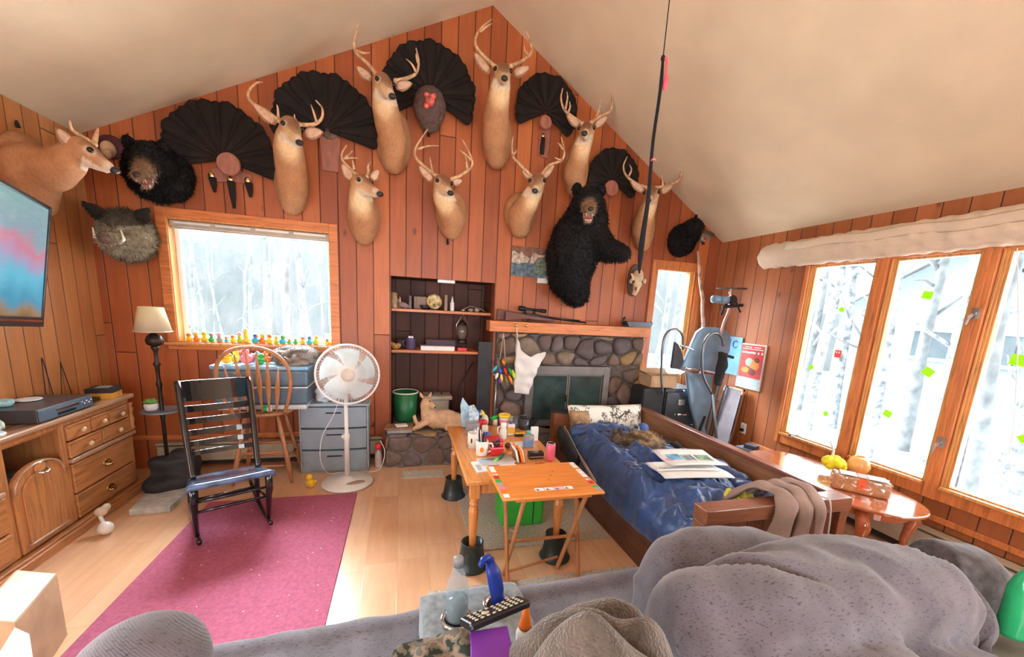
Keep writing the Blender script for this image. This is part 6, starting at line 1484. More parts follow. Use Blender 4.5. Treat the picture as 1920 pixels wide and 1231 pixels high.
t = Thing('hand_sanitizer', 'clear pump bottle of bright blue liquid with a green cap', 'bottle', on(990, 838)); m_clr = mat('clear_plastic', (.8, .85, .88), rough=.05, trans=.85); t.part('liquid', MB().b(-.032, .032, -.017, .017, .004, .058), mat('blue_gel', (.03, .35, .85), rough=.1), bevel=.008); t.part('bottle', MB().prism([(-.037, -.022), (.037, -.022), (.037, .022), (-.037, .022)], 0, .10), m_clr, bevel=.008); t.part('cap', MB().lathe([(.012, .10), (.012, .118), (.009, .13), (.0001, .13)]), mat('teal_cap', (.1, .4, .3)), smooth=True)
single('white_tub', 'tall white plastic cup right behind the blue sanitizer', 'cup', MB().b(-.03, .03, -.012, .012, 0, .115), m_whitep, loc=on(1001, 826), bevel=.006)
single('correction_tape', 'black and yellow tape dispenser in the middle of the table', 'tape', MB().b(-.045, .045, -.018, .018, 0, .018), m_blackp, loc=on(975, 817), bevel=.004); p = on(975, 817); single('yellow_pencil', 'short yellow pencil lying on the tape dispenser', 'pencil', MB().b(-.04, .04, -.006, .006, 0, .01), m_yellow, loc=(p[0], p[1], p[2] + .019))
single('orange_sweet', 'round orange sweet with a dark stalk beside the leaning books', 'sweet', MB().ell((0, 0, .025), (.024, .022, .025)).tube([(0, 0, .045), (.002, 0, .06)], [.006, .008]), m_orange, loc=on(962, 845), smooth=True)
single('chocolate_sweet', 'dark brown round sweet left of the orange one', 'sweet', MB().ell((0, 0, .022), (.024, .022, .022)), mat('cocoa', (.12, .05, .03)), loc=on(952, 840), smooth=True)
p = on(930, 871); t = Thing('magazine', 'open white magazine with a red picture at the near corner of the table', 'magazine', (p[0] - .02, p[1], p[2]), rz=.08)
t.part('pages', MB().b(-.13, .14, -.10, .06, 0, .010), m_paper, bevel=.001); t.part('red_picture', MB().b(-.04, .03, -.085, -.03, .0102, .0108), mat('dark_red_print', (.45, .03, .05), rough=.4, var=.4, scale=40)); t.part('text_block', MB().b(-.12, -.09, -.09, .0, .0102, .0106), mat('pale_text', (.45, .48, .55), rough=.6, var=.3, scale=90))
p2 = (p[0] + .01, p[1] + .045, p[2] + .011); t = Thing('folded_leaflet', 'grey-white leaflet on top of the magazine under the knife', 'leaflet', p2, rz=.12); t.part('sheet', MB().b(-.12, .12, -.06, .05, 0, .006), mat('grey_white_paper', (.55, .53, .50), rough=.7)); t.part('blue_panel', MB().b(-.115, -.03, -.04, .045, .0062, .0068), mat('pale_blue_panel', (.45, .58, .72)))
t = Thing('garden_knife', 'green-handled serrated tool lying on the leaflets', 'knife', (p2[0] + .02, p2[1] + .0, p2[2] + .008), rz=.75); t.part('handle', MB().tube([(-.06, 0, .008), (-.02, 0, .010)], [.006, .008]), mat('lime_handle', (.25, .75, .08))); t.part('grip', MB().tube([(-.02, 0, .010), (.03, .004, .012), (.07, .012, .012)], [.009, .013, .010]), mat('deep_green_grip', (.02, .20, .09)), smooth=True)
single('steel_blade', 'flat grey blade lying beside the green-handled tool', 'blade', MB().prism([(-.07, .0), (-.02, .016), (.07, .004), (.06, -.008), (-.02, -.012)], 0, .003), m_steel, loc=(p2[0] - .03, p2[1] + .005, p2[2] + .008), rz=-.1)
for k, (u, v, m_, la, w) in enumerate(((972, 868, mat('brown_cover', (.28, .13, .07)), 'brown book leaning upright at the near table edge', .012), (981, 868, m_orange, 'orange-edged white book leaning right of the brown one', .012))):
    p = on(u, v); t = Thing('leaning_book', la, 'book', p, rz=-.02); Rl = Matrix.Rotation(-.25, 3, 'Y')
    mb = MB().b(-.009, .009, 0, .115, 0, .085); mb.v = [Rl @ x_ + Vector((0, 0, .003)) for x_ in mb.v]; t.part('cover', mb, m_, bevel=.002)
    mb = MB().b(-.006, .006, -.001, .113, .002, .087) if k == 0 else MB().b(.009, .013, 0, .115, .0, .088); mb.v = [Rl @ x_ + Vector((0, 0, .003)) for x_ in mb.v]; t.part('pages', mb, m_paper)
t = Thing('card_reader', 'black rectangular gadget with a round silver dial', 'gadget', on(1004, 858)); t.part('case', MB().b(-.052, .052, -.025, .025, 0, .045), m_blackp, bevel=.005); t.part('dial', MB().lathe([(.018, .045), (.018, .05), (.0001, .051)]), m_steel); t.part('strip', MB().b(-.05, .05, -.0262, -.025, .012, .02), m_steel)
t = Thing('beverage_can', 'pink soda can at the right corner of the long table', 'can', on(1031, 862)); t.part('can', MB().lathe([(.024, 0), (.031, .006), (.032, .01), (.032, .108), (.027, .12)], n=32), mat('pink_can', (.78, .13, .20), rough=.3, metal=.3, var=.06), smooth=True); t.part('lid', MB().lathe([(.027, .12), (.028, .123), (.025, .123), (.024, .118), (.0001, .118)], n=32), m_chrome, smooth=True); t.part('pull_tab', MB().ell((.008, 0, .1195), (.010, .006, .0015)), m_blackp)
single('red_strip', 'small red strip lying in front of the black gadget', 'strip', MB().b(-.03, .03, -.006, .006, 0, .008), m_red, loc=on(1012, 870))
single('paper_scrap', 'white scrap of paper under the sanitizer bottle', 'paper', MB().b(-.07, .07, -.06, .06, 0, .002), m_paper, loc=on(975, 833), rz=.15)
single('spectacles', 'pair of glasses with clear frames right of the red basket', 'glasses', MB().tube([(.018 * math.cos(a), .0, .018 + .016 * math.sin(a)) for a in [2 * PI * i / 16 for i in range(17)]], .002).tube([(.045 + .018 * math.cos(a), .0, .018 + .016 * math.sin(a)) for a in [2 * PI * i / 16 for i in range(17)]], .002).tube([(.018, 0, .02), (.027, 0, .02)], .002), m_chrome, loc=on(946, 856), rz=.3)

# --- tray table
TZ2 = .66
m_tray = mat_wood('orange_tray_wood', (.80, .27, .055), axis=0, rough=.3, coat=.35, contrast=.15)
t = Thing('tray_table', 'folding orange wooden tray table with playing-card stickers along its edges', 'folding table', (.78, 2.01, 0), world=True)
t.part('tabletop', MB().prism([(.485, 1.795), (1.055, 1.795), (1.055, 2.225), (.485, 2.225)], TZ2 - .018, TZ2), m_tray, bevel=.010)
for y_ in (1.84, 2.15): t.part('cross_batten', MB().b(.57, 1.0, y_, y_ + .02, TZ2 - .05, TZ2 - .018), m_tray, bevel=.002)
def bar(a, b_, w=.03, th=.016):
    mb = MB(); mb.loft([a, b_], [(w / 2, th / 2), (w / 2, th / 2)], n=4); return mb
m_legw = mat_wood('tray_leg_wood', (.48, .19, .07), axis=2, rough=.4, contrast=.25)
for x in (.575, 1.02): t.part('leg', MB().loft([(x + .0, 2.11, TZ2 - .03), (x + .02, 1.99, .010)], [(.012, .018)] * 2, n=8, upv=(0, 1, 0)), m_legw, smooth=False)
for x, x2 in ((.62, .60), (.975, .945)): t.part('leg', MB().loft([(x, 1.85, TZ2 - .03), (x2, 2.10, .002)], [(.011, .016)] * 2, n=8, upv=(0, 1, 0)), m_legw)
t.part('stretcher', MB().tube([(.60, 1.995, .10), (.93, 2.075, .10)], .008), m_legw); t.part('stretcher', MB().tube([(.592, 2.065, .245), (1.03, 2.06, .245)], .010), m_legw)
t.part('pivot', MB().cyl((.57, 2.09, .335), (.64, 2.0, .335), .004), m_steel)
rs = random.Random(11); cols = [m_paper, m_red, m_paper, mat('grey_print', (.35, .36, .38)), m_paper, m_orange, mat('pale_print', (.7, .62, .6), var=.3, scale=90), m_paper, m_green, m_paper, m_pink, m_paper]
for side in (0, 1):
    for k in range(9):
        y0_ = 1.81 + k * .045; x0_ = .497 if side == 0 else 1.013
        t.part('sticker', MB().b(x0_, x0_ + .030, y0_, y0_ + .038 * (1 if rs.random() > .3 else .55), TZ2 + .0002, TZ2 + .0009), cols[(k * 5 + side * 3) % 12])
for k in range(4):
    x0_ = .68 + k * .055; t.part('sticker', MB().b(x0_, x0_ + .05, 1.855, 1.888, TZ2 + .0002, TZ2 + .0009), m_paper if k != 2 else mat('pale_pink_print', (.75, .55, .6)))
    t.part('sticker_mark', MB().prism([(x0_ + .004, 1.860), (x0_ + .026, 1.860), (x0_ + .012, 1.878)], TZ2 + .001, TZ2 + .0014), m_blackp if k != 2 else m_purple)
for x, y in ((.80, 1.99), (.83, 2.04), (.86, 2.09)): t.part('paint_spot', MB().ell((x, y, TZ2), (.006, .004, .0008), nu=8, nv=4), m_blackm)
# green bin beneath
t = Thing('green_bin', 'bright green plastic bin with lid seam on the floor under the table', 'bin', (.90, 2.70, 0))
m_lime = mat('bright_green_plastic', (.05, .50, .05), rough=.4, var=.08)
t.part('body', MB().prism([(-.20, -.11), (.13, -.11), (.13, .13), (-.20, .13)], .009, .35), m_lime, bevel=.03); t.part('seam', MB().b(.035, .041, -.1125, -.108, .03, .33), m_blackm); t.part('rim', MB().b(-.21, .14, -.12, .14, .345, .365), m_lime, bevel=.008)

# carpets
m_cpt = mat('grey_beige_carpet', (.72, .67, .57), rough=1, var=.2, scale=90, bump=.9, bscale=400)
single('carpet_piece', 'grey-beige carpet offcut under the long table', 'carpet', MB().b(.45, 1.46, 2.36, 3.30, .0005, .009), m_cpt, bevel=.003)
single('carpet_piece', 'grey-beige carpet offcut in front of the tray table, by the sofa', 'carpet', MB().b(.14, 1.44, 1.05, 2.03, .0005, .009), m_cpt, bevel=.003)
single('hearth_mat', 'small pale mat on the floor in front of the hearth', 'mat', MB().b(-.0, .38, 3.58, 3.74, .0005, .008), m_cpt, bevel=.002)
# ================================================================ daybed and right side
m_bed = mat_wood('reddish_daybed_wood', (.28, .105, .055), axis=1, rough=.32, coat=.35, contrast=.3)
m_bedz = mat_planks('daybed_panel_boards', 0, 2, .11, [(.20, .065, .035), (.25, .085, .045)], length=3, knots=False, rough=.4)
t = Thing('daybed', 'reddish wooden box daybed with high back rail in front of the fireplace', 'daybed', (1.95, 2.6, 0), world=True)
t.part('foot_rail', MB().b(1.475, 2.46, 1.52, 1.62, .575, .655), mat_wood('reddish_daybed_rail_x', (.28, .105, .055), axis=0, rough=.28, coat=.4, contrast=.3), bevel=.006)
t.part('foot_panel', MB().b(1.50, 2.43, 1.56, 1.585, .03, .575), m_bedz)
for x0, x1 in ((1.475, 1.53), (2.40, 2.46)): t.part('post', MB().b(x0, x1, 1.53, 1.61, 0, .575), m_bed, bevel=.003)
t.part('back_rail', MB().b(2.385, 2.46, 1.62, 3.68, .62, .655), m_bed, bevel=.006); t.part('back_panel', MB().b(2.40, 2.425, 1.60, 3.68, .05, .62), mat_wood('warm_inner_board', (.36, .17, .08), axis=1, rough=.45, contrast=.3))
t.part('head_panel', MB().b(1.46, 2.42, 3.60, 3.63, .05, .60), m_bedz); t.part('head_post', MB().b(1.44, 1.64, 3.56, 3.66, .0, .605), m_bed, bevel=.005)
t.part('side_panel', MB().b(1.475, 1.50, 1.60, 3.58, .0, .27), mat_wood('dark_side_board', (.12, .045, .028), axis=1, rough=.45, contrast=.3), bevel=.003)
t.part('slat_deck', MB().b(1.50, 2.40, 1.6, 3.6, .17, .19), m_bed)
single('mattress', 'dark mattress inside the wooden daybed', 'mattress', MB().b(1.51, 2.38, 1.64, 3.545, .195, .30), mat('dark_ticking', (.03, .03, .045), rough=.9), bevel=.03)
# pillow
m_pil, tp_ = new_mat('sketch_print_pillow'); tcp = tp_.n('ShaderNodeTexCoord').outputs['Object']
def lines(sc, th, dist=0): v = tp_.n('ShaderNodeTexVoronoi', {'Vector': tp_.n('ShaderNodeMapping', {0: tcp, 3: (1, 1, .55)}), 'Scale': sc}, feature='DISTANCE_TO_EDGE').outputs[0]; return tp_.ramp(v, [(th, (1, 1, 1)), (th * 1.8, (0, 0, 0))])
gate = tp_.ramp(tp_.n('ShaderNodeTexNoise', {'Vector': tcp, 'Scale': 9.0}).outputs[0], [(.48, (0, 0, 0)), (.52, (1, 1, 1))])
lc = tp_.math('MULTIPLY', tp_.math('MAXIMUM', lines(13, .03), lines(34, .05)), gate)
cp = tp_.mix(lc, (.80, .76, .66), (.10, .07, .05)); tp_.out(tp_.n('ShaderNodeBsdfPrincipled', {'Base Color': cp, 'Roughness': .85}))
def cushion(c, sx, sy, sz, R, wr=.012, sc=6.0, n=26):
    mb = MB()
    for sgn in (1, -1):
        def f(u, v):
            a, b_ = u * 2 - 1, v * 2 - 1; h = (max(0, 1 - abs(a) ** 3.2) * max(0, 1 - abs(b_) ** 3.2)) ** .42
            p = Vector((a * sx * (1 - .05 * (1 - abs(b_))), b_ * sy * (1 - .05 * (1 - abs(a))), sgn * sz * h)); p.z += wr * h * noise.noise(Vector((a * sc * sx * 3, b_ * sc * sy * 3, sgn * 3)))
            return Vector(c) + R @ p
        mb.grid(f, n, n)
    return mb
single('pillow', 'white pillow printed with dark sketches at the head of the daybed', 'pillow', cushion((1.97, 3.47, .52), .41, .19, .075, Matrix.Rotation(math.radians(68), 3, 'X')), m_pil, smooth=True)
single('brown_cushion', 'tan-brown pillow end showing at the left of the printed pillow', 'pillow', cushion((1.66, 3.42, .50), .10, .17, .07, Matrix.Rotation(math.radians(68), 3, 'X')), mat('tan_suede', (.38, .23, .12), rough=.9, var=.3, scale=20), smooth=True)
# sleeping bag
def wrk(x, y): 
    w = 0
    for k, (f, a) in enumerate(((5, .040), (10, .030), (21, .016), (40, .006))):
        q = Vector((x * f * .8 + y * f * .45, y * f * .55 - x * f * .25, k * 7.0)); w += a * (1 - abs(noise.noise(q)) * 2.6)
    return w
def bag(u, v):
    y = lerp(1.645, 3.38, v); q = u; x = lerp(1.44, 2.25, q); h = .46 + .05 * math.sin(PI * v) + .07 * math.sin(PI * min(1, q * 1.05)) ** .7 - .10 * max(0, q - .72) / .28
    h += wrk(x, y) - .03; edge = max(0, 1 - q / .13)
    lo = lerp(.30, .24, math.sin(PI * min(1, v * 1.5))) if v < .67 else lerp(.24, .42, (v - .67) / .33)
    x -= .015 * math.sin(PI * v) * (1 - q)
    return Vector((x if q > .05 else 1.452 - .01 * noise.noise(Vector((y * 12, 0, 0))), y, h * (1 - edge ** 1.6) + lo * edge ** 1.6))
mb = MB().grid(bag, 90, 150)
m_navy = mat('navy_nylon', (.03, .085, .26), rough=.34, var=.25, scale=7, bump=.25, bscale=40, spec=.6, sheen=.2)
t = Thing('sleeping_bag', 'rumpled navy blue quilted sleeping bag spread over the daybed', 'sleeping bag', (1.9, 2.5, .3), world=True)
t.part('cover', mb, m_navy, smooth=True, solid=.01)
t.part('collar', remesh(MB().loft([(1.50, 3.28, .50), (1.65, 3.24, .54), (1.85, 3.18, .555), (2.0, 3.12, .55)], [(.07, .045)] * 4, n=14), .014, 2, disp=.02, dscale=16), m_navy, smooth=True)
t.part('zip_hem', MB().loft([(1.46, 3.34, .535), (1.435, 3.15, .50), (1.42, 2.95, .44), (1.43, 2.78, .38), (1.435, 2.6, .32)], [(.006, .02)] * 5, n=8), mat('pale_hem', (.55, .45, .38), rough=.7), smooth=True)
t.part('lining', MB().loft([(1.40, 3.30, .50), (1.39, 3.1, .44), (1.40, 2.9, .36)], [(.03, .07), (.035, .09), (.03, .08)], n=12), mat('black_lining', (.02, .025, .035), rough=.6), smooth=True)
for k, (a, b_, r) in enumerate((((2.12, 2.55, .52), (2.28, 2.05, .47), .075), ((2.2, 2.1, .47), (2.3, 1.75, .44), .07))):
    t.part('fold', remesh(MB().loft([a, Vector(a).lerp(Vector(b_), .5) + Vector((0, 0, .03)), b_], [r, r * 1.15, r], n=14), .014, 2, disp=.03, dscale=14), m_navy, smooth=True)
single('dark_blanket', 'black blanket bunched between the sleeping bag and the daybed back', 'blanket', remesh(MB().loft([(2.22, 3.3, .42), (2.26, 2.8, .44), (2.29, 2.3, .41), (2.28, 1.8, .40)], [.09, .11, .10, .09], n=14), .016, 2, disp=.04, dscale=11), m_blackm, smooth=True)
# newspaper
t = Thing('newspaper', 'open colour newspaper lying on the sleeping bag', 'newspaper', (1.84, 2.17, .62), rz=-.12)
def sheet(x0, x1, y0, y1, z, bend, ph=0): return MB().grid(lambda u, v: Vector((lerp(x0, x1, u), lerp(y0, y1, v), z + bend * math.sin(PI * u) + .006 * math.sin(6 * v + ph))), 10, 10)
RN = Matrix.Rotation(.05, 3, 'X')
t.part('lower_sheet', sheet(-.24, .24, -.20, .06, -.008, .004), m_paper, smooth=True, solid=.006); t.part('folded_page', sheet(-.25, .2, -.12, .02, .004, .004, 1), m_paper, smooth=True, solid=.006)
t.part('top_page', sheet(-.12, .28, -.07, .22, .018, .007, 2), m_paper, smooth=True, solid=.006)
for x0, x1, y0, y1, m_ in ((-.07, .03, .04, .13, mat('sky_print', (.15, .45, .75), rough=.7, var=.4, scale=20)), (.035, .12, .02, .12, mat('grey_green_print', (.30, .38, .36), rough=.7, var=.5, scale=25)), (.14, .25, .02, .12, mat('leaf_print', (.30, .48, .28), rough=.7, var=.4, scale=20)), (-.10, -.05, .02, .07, mat('pink_print', (.75, .3, .45), rough=.7))):
    t.part('picture', sheet(x0, x1, y0, y1, .0455, .0, 2) if False else MB().grid(lambda u, v, a=(x0, x1, y0, y1): Vector((lerp(a[0], a[1], u), lerp(a[2], a[3], v), .018 + .007 * math.sin(PI * (lerp(a[0], a[1], u) + .12) / .4) + .006 * math.sin(6 * (lerp(a[2], a[3], v) + .07) / .29 + 2) + .0042)), 6, 6), m_)
t.part('text_columns', MB().grid(lambda u, v: Vector((lerp(-.22, .10, u), lerp(-.10, -.075, v), .0085 + .004 * math.sin(PI * (lerp(-.22, .10, u) + .25) / .45) + .006 * math.sin(6 * (lerp(-.10, -.075, v) + .12) / .14 + 1))), 10, 3), mat('grey_text', (.42, .44, .45), rough=.8, var=.5, scale=120))
# tabby on the bed
co = Vector((1.845, 2.66, .545))
mb = MB().loft([co + Vector((-.10, .10, .03)), co + Vector((-.03, .05, .05)), co + Vector((.05, -.0, .05)), co + Vector((.12, -.06, .03))], [.06, .085, .095, .07], n=16).ell(co + Vector((.04, 0, .04)), (.13, .11, .085)).ell(co + Vector((-.14, .15, .055)), (.055, .055, .05)).loft([co + Vector((-.14, .14, .05)), co + Vector((-.165, .10, .035))], [.035, .022], n=10)
mb.tube([co + Vector((.13, -.06, .0)), co + Vector((.12, -.15, -.01)), co + Vector((.03, -.20, -.01))], [.035, .032, .018]); mb.tube([co + Vector((-.12, .06, .02)), co + Vector((-.19, .0, .0))], [.03, .02])
t = Thing('tabby_cat', 'fluffy brown tabby cat lying on the blue sleeping bag', 'cat', tuple(co), world=True)
def tabby(p):
    q = p - co; s = noise.noise(Vector((q.x * 22, q.y * 12, q.z * 22))); c = Vector((.66, .46, .28)).lerp(Vector((.20, .13, .085)), max(0, min(1, s * 2.4 + .2)))
    if q.x < -.06: c = c.lerp(Vector((.06, .05, .04)), .6)
    if q.y < -.11: c = Vector((.36, .33, .31))
    return c
t.part('body', tufts(remesh(mb, .010, 2, disp=.008, dscale=40), 6500, .03, 6, dirn=Vector((.4, -.4, -.4)), w=.003), m_cat, smooth=True, huef=tabby)
for sg in (-1, 1): e = co + Vector((-.145 + sg * .028, .155 + sg * .012, .10)); t.part('ear', MB().tube([e, e + Vector((sg * .008, 0, .028)), e + Vector((sg * .012, 0, .045))], [.02, .013, .002], n=8), m_cat, smooth=True, huef=lambda p: (.10, .075, .06))
# striped toy by cat
single('cat_pillow_toy', 'black and white patterned soft toy behind the tabby, against the pillow', 'soft toy', remesh(MB().ell((0, 0, .06), (.05, .04, .06)).ell((.03, -.03, .03), (.05, .04, .04)).ell((-.01, 0, .12), .035), .008, 2, disp=.01, dscale=30), mat('black_white_plush', (.34, .33, .31), rough=.95, var=.95, scale=14), loc=(1.98, 3.0, .54), smooth=True)
single('blue_sleeve', 'small royal blue bundle between the pillow and the daybed back', 'cloth', MB().ell((2.13, 3.1, .58), (.06, .05, .05)), mat('royal_cloth', (.05, .12, .35), rough=.6), smooth=True)
# scarf over foot rail
m_scarf = mat('taupe_jersey', (.36, .25, .21), rough=.9, var=.1, bump=.2)
t = Thing('scarf', 'taupe jersey cloth draped over the daybed foot rail with a trailing cord', 'cloth', (2.06, 1.56, .66), world=True)
for k, (x, dx, w, zb, yo) in enumerate(((1.96, -.12, .055, .22, 0), (2.06, -.04, .05, .30, .012), (2.14, .02, .045, .36, .02))):
    p = spline([(x - .10 + .02 * k, 1.80, .56), (x - .04, 1.70, .685), (x, 1.625, .705 + .01 * k), (x + .01, 1.54, .695 + .008 * k), (x + dx * .2, 1.485 - yo, .64), (x + dx * .6, 1.475 - yo, .45), (x + dx, 1.47 - yo, zb)], 5)
    t.part('fold', MB().loft(p, [(w * (1 + .12 * math.sin(i * .8)), .018 + .006 * math.sin(i)) for i in range(len(p))], n=14, upv=(0, 0, 1)), m_scarf, smooth=True)
t.part('cord', MB().tube(spline([(2.10, 1.62, .70), (2.25, 1.54, .668), (2.27, 1.505, .64), (2.28, 1.49, .45), (2.275, 1.48, .2)], 5), .005), m_paper, smooth=True)
single('yellow_cloth', 'crumpled yellow-green cloth in the corner of the daybed by the scarf', 'cloth', remesh(MB().ell((0, 0, .02), (.08, .05, .04)).ell((.05, .03, .04), (.05, .04, .03)).ell((-.05, .01, .03), (.04, .03, .03)), .007, 1, disp=.03, dscale=30), mat('citron_cloth', (.68, .66, .08), rough=.7), loc=(1.93, 1.76, .56), smooth=True)

# --- cabinets behind the daybed
m_cab = mat('charcoal_steel', (.045, .05, .058), rough=.4, metal=.4, var=.15)
t = Thing('filing_cabinet', 'charcoal metal filing cabinet with silver label holder and handle', 'filing cabinet', (2.965, 3.87, 0))
t.part('case', MB().b(-.205, .205, -.19, .2, 0, .83), m_cab, bevel=.006)
for z0 in (.42, .05):
    d = t.part('drawer', MB().b(-.195, .195, -.212, -.19, z0, z0 + .375), m_cab, bevel=.005)
    lb = MB(); frame_xz(lb, -.045, .035, z0 + .235, z0 + .295, .012, -.222, -.212); t.part('label_holder', lb, m_steel, parent=d); t.part('label', MB().b(-.033, .023, -.216, -.213, z0 + .247, z0 + .283), mat('grey_card', (.25, .26, .27)), parent=d)
    t.part('handle', MB().b(-.045, .075, -.232, -.212, z0 + .115, z0 + .135), m_chrome, parent=d, bevel=.004); t.part('thumb_latch', MB().ell((-.07, -.22, z0 + .127), (.012, .01, .01)), m_chrome, parent=d)
    t.part('edge_strip', MB().b(-.19, .19, -.214, -.2115, z0 + .002, z0 + .008), m_chrome, parent=d)
t.part('lock', MB().ell((.02, -.20, .81), (.014, .016, .01)), m_chrome)
single('black_chest', 'black cloth-covered chest between the fireplace and the filing cabinet', 'chest', MB().b(2.48, 2.745, 3.66, 3.93, 0, .84), m_blackm, bevel=.03)
t = Thing('open_box', 'open cardboard box with flaps on the chest and filing cabinet', 'box', (2.73, 3.79, .842), rz=-.05)
bx = MB().b(-.16, .16, -.11, -.105, 0, .13).b(-.16, .16, .105, .11, 0, .13).b(-.16, -.155, -.11, .11, 0, .13).b(.155, .16, -.11, .11, 0, .13).b(-.16, .16, -.11, .11, 0, .005); t.part('box', bx, m_card)
t.part('flap', MB().add([(-.16, -.11, .13), (.16, -.11, .13), (.15, -.155, .16), (-.15, -.155, .16)], [(0, 1, 2, 3)]), m_card, solid=.004); t.part('flap', MB().add([(-.16, .11, .13), (.16, .11, .13), (.15, .145, .18), (-.15, .145, .18)], [(0, 1, 2, 3)]), m_card, solid=.004)
t.part('flap', MB().add([(.16, -.11, .13), (.16, .11, .13), (.25, .1, .18), (.25, -.1, .18)], [(0, 1, 2, 3)]), m_card, solid=.004); t.part('flap', MB().add([(-.16, -.11, .13), (-.16, .11, .13), (-.24, .1, .17), (-.24, -.1, .17)], [(0, 1, 2, 3)]), m_card, solid=.004)

# --- inversion table
YM = 3.50; w_ = lambda u, v, y=YM: W(u, v, y)
m_ibl = mat('steel_blue_vinyl', (.16, .27, .38), rough=.35, var=.1); m_gt = mat('grey_tube', (.16, .17, .18), rough=.25, metal=.6, var=.05); m_foam = mat('black_foam', (.02, .02, .022), rough=.8)
t = Thing('inversion_table', 'blue-padded inversion exercise table standing in the right corner', 'exercise machine', (3.2, YM, 0), world=True)
def board(pts, y, th, nm, m_):
    P = [W(u, v, y) for u, v in pts]; t.part(nm, MB().prism([(p.x, p.z) for p in P], y, y + th, T=TYW), m_, bevel=.008)
board([(1277, 693), (1300, 640), (1308, 622), (1320, 613), (1345, 614), (1364, 620), (1372, 636), (1368, 660), (1345, 700)], YM + .10, .04, 'back_pad', m_ibl)
board([(1288, 698), (1336, 703), (1334, 760), (1322, 800), (1332, 850), (1318, 845), (1296, 760)], YM + .07, .04, 'leg_pad', m_ibl)
t.part('crossbar', MB().tube([w_(1284, 690, YM + .06), w_(1312, 693, YM + .06), w_(1348, 700, YM + .06)], .013), m_chrome, smooth=True)
def tube(nm, pts, r, m_=None, y=YM, yl=None): t.part(nm, MB().tube(spline([W(u, v, y if yl is None else lerp(y, yl, i / (len(pts) - 1))) for i, (u, v) in enumerate(pts)], 5), r), m_ or m_gt, smooth=True)
tube('handle_loop', [(1243, 738), (1240, 700), (1243, 645), (1252, 622), (1267, 617), (1279, 628), (1280, 655)], .013, y=YM + .12)
tube('handle_loop', [(1335, 738), (1320, 708), (1316, 680), (1320, 645), (1330, 628), (1345, 624), (1354, 635), (1356, 648)], .015, y=YM - .05)
tube('pivot_arm', [(1276, 647), (1290, 651), (1301, 656)], .012, m_chrome, y=YM + .10)
t.part('side_frame', MB().tube([w_(1336, 738, YM - .05), Vector((W(1328, 845, YM - .05).x, YM - .25, .0))], .016), m_gt); t.part('side_frame', MB().tube([w_(1350, 715, YM + .2), Vector((3.42, YM + .25, 0))], .014), m_gt)
t.part('base_bar', MB().tube([(3.12, YM - .25, .016), (3.44, YM + .27, .016)], .014), m_gt)
t.part('side_frame', MB().tube([w_(1322, 780, YM + .05), w_(1308, 818, YM + .05)], [.012, .016]), m_foam)
tube('adjuster_post', [(1350, 630), (1358, 605), (1366, 585), (1370, 568)], [.016] * 16, mat('rosy_steel', (.45, .28, .25), rough=.3, metal=.5), y=YM + .05)
t.part('foot_platform', MB().tube([w_(1345, 540, YM - .02), w_(1400, 541, YM + .05)], .010), m_gt, smooth=True); t.part('foot_stem', MB().tube([w_(1370, 541, YM), w_(1369, 565, YM)], .014), m_chrome, smooth=True)
t.part('ankle_roller', MB().lathe([(.02, -.09), (.038, -.085), (.038, -.005), (.02, .0)], c=w_(1350, 561, YM - .02), T=Matrix.Rotation(PI / 2, 4, 'Y')), m_ibl, smooth=True); t.part('ankle_roller', MB().lathe([(.02, .0), (.038, .005), (.038, .09), (.02, .095)], c=w_(1350, 561, YM - .02), T=Matrix.Rotation(PI / 2, 4, 'Y')), m_ibl, smooth=True)
t.part('roller_bracket', MB().ell(w_(1373, 562, YM), (.05, .04, .05)).tube([w_(1355, 575, YM), w_(1392, 572, YM)], .016).tube([w_(1362, 568, YM), w_(1352, 590, YM)], .012).tube([w_(1380, 566, YM), w_(1388, 585, YM)], .010), m_foam, smooth=True)
t.part('pouch', remesh(MB().loft([w_(1357, 660, YM - .10), w_(1353, 690, YM - .10), w_(1345, 722, YM - .10)], [(.06, .03), (.065, .04), (.04, .03)], n=14), .01, 2, disp=.02, dscale=12), m_foam, smooth=True); t.part('handle', MB().tube([w_(1355, 664, YM - .12), w_(1375, 670, YM - .14)], .014), m_foam, smooth=True)
t.part('pouch', MB().prism([(W(u, v, YM + .14).x, W(u, v, YM + .14).z) for u, v in ((1265, 640), (1271, 645), (1278, 662), (1283, 692), (1257, 690))], YM + .12, YM + .16, T=TYW), mat('dark_grey_cloth', (.06, .06, .07), rough=.8), bevel=.01)
# leaning board, signs, branch
t = Thing('folding_easel', 'grey-mauve framed board leaning on the right wall behind the exercise machine', 'board', (3.5, 3.5, 0)); Rb = Matrix.Rotation(.12, 3, 'Y')
def lb_(mb): mb.v = [Rb @ v + Vector((-.06, 0, 0)) for v in mb.v]; return mb
t.part('panel', lb_(MB().b(-.008, .008, -.06, .17, .02, .86)), mat('mauve_grey_board', (.21, .18, .20), rough=.6)); t.part('frame', lb_(MB().b(-.014, .014, -.08, -.062, 0, .88).b(-.014, .014, -.08, .19, .862, .88).b(-.014, .014, .172, .19, 0, .88)), m_chrome)
t = Thing('blue_sign', 'pale blue cardboard sign with a big C standing behind the machine on the wall', 'sign', (XR - .015, 3.69, 1.2)); t.part('board', MB().b(-.004, .004, -.10, .075, -.2, .22), mat('sky_blue_card', (.20, .50, .72), rough=.5)); t.part('letter', MB().tube([(-.006, -.015 + .032 * math.cos(a), .14 + .038 * math.sin(a)) for a in [math.radians(220 + 280 * i / 14) for i in range(15)]], .006), mat('deep_blue_ink', (.02, .16, .35)))
t = Thing('wall_poster', 'red poster with two lines of white lettering in a pale frame on the right wall', 'poster', (XR - .012, 3.435, 1.125))
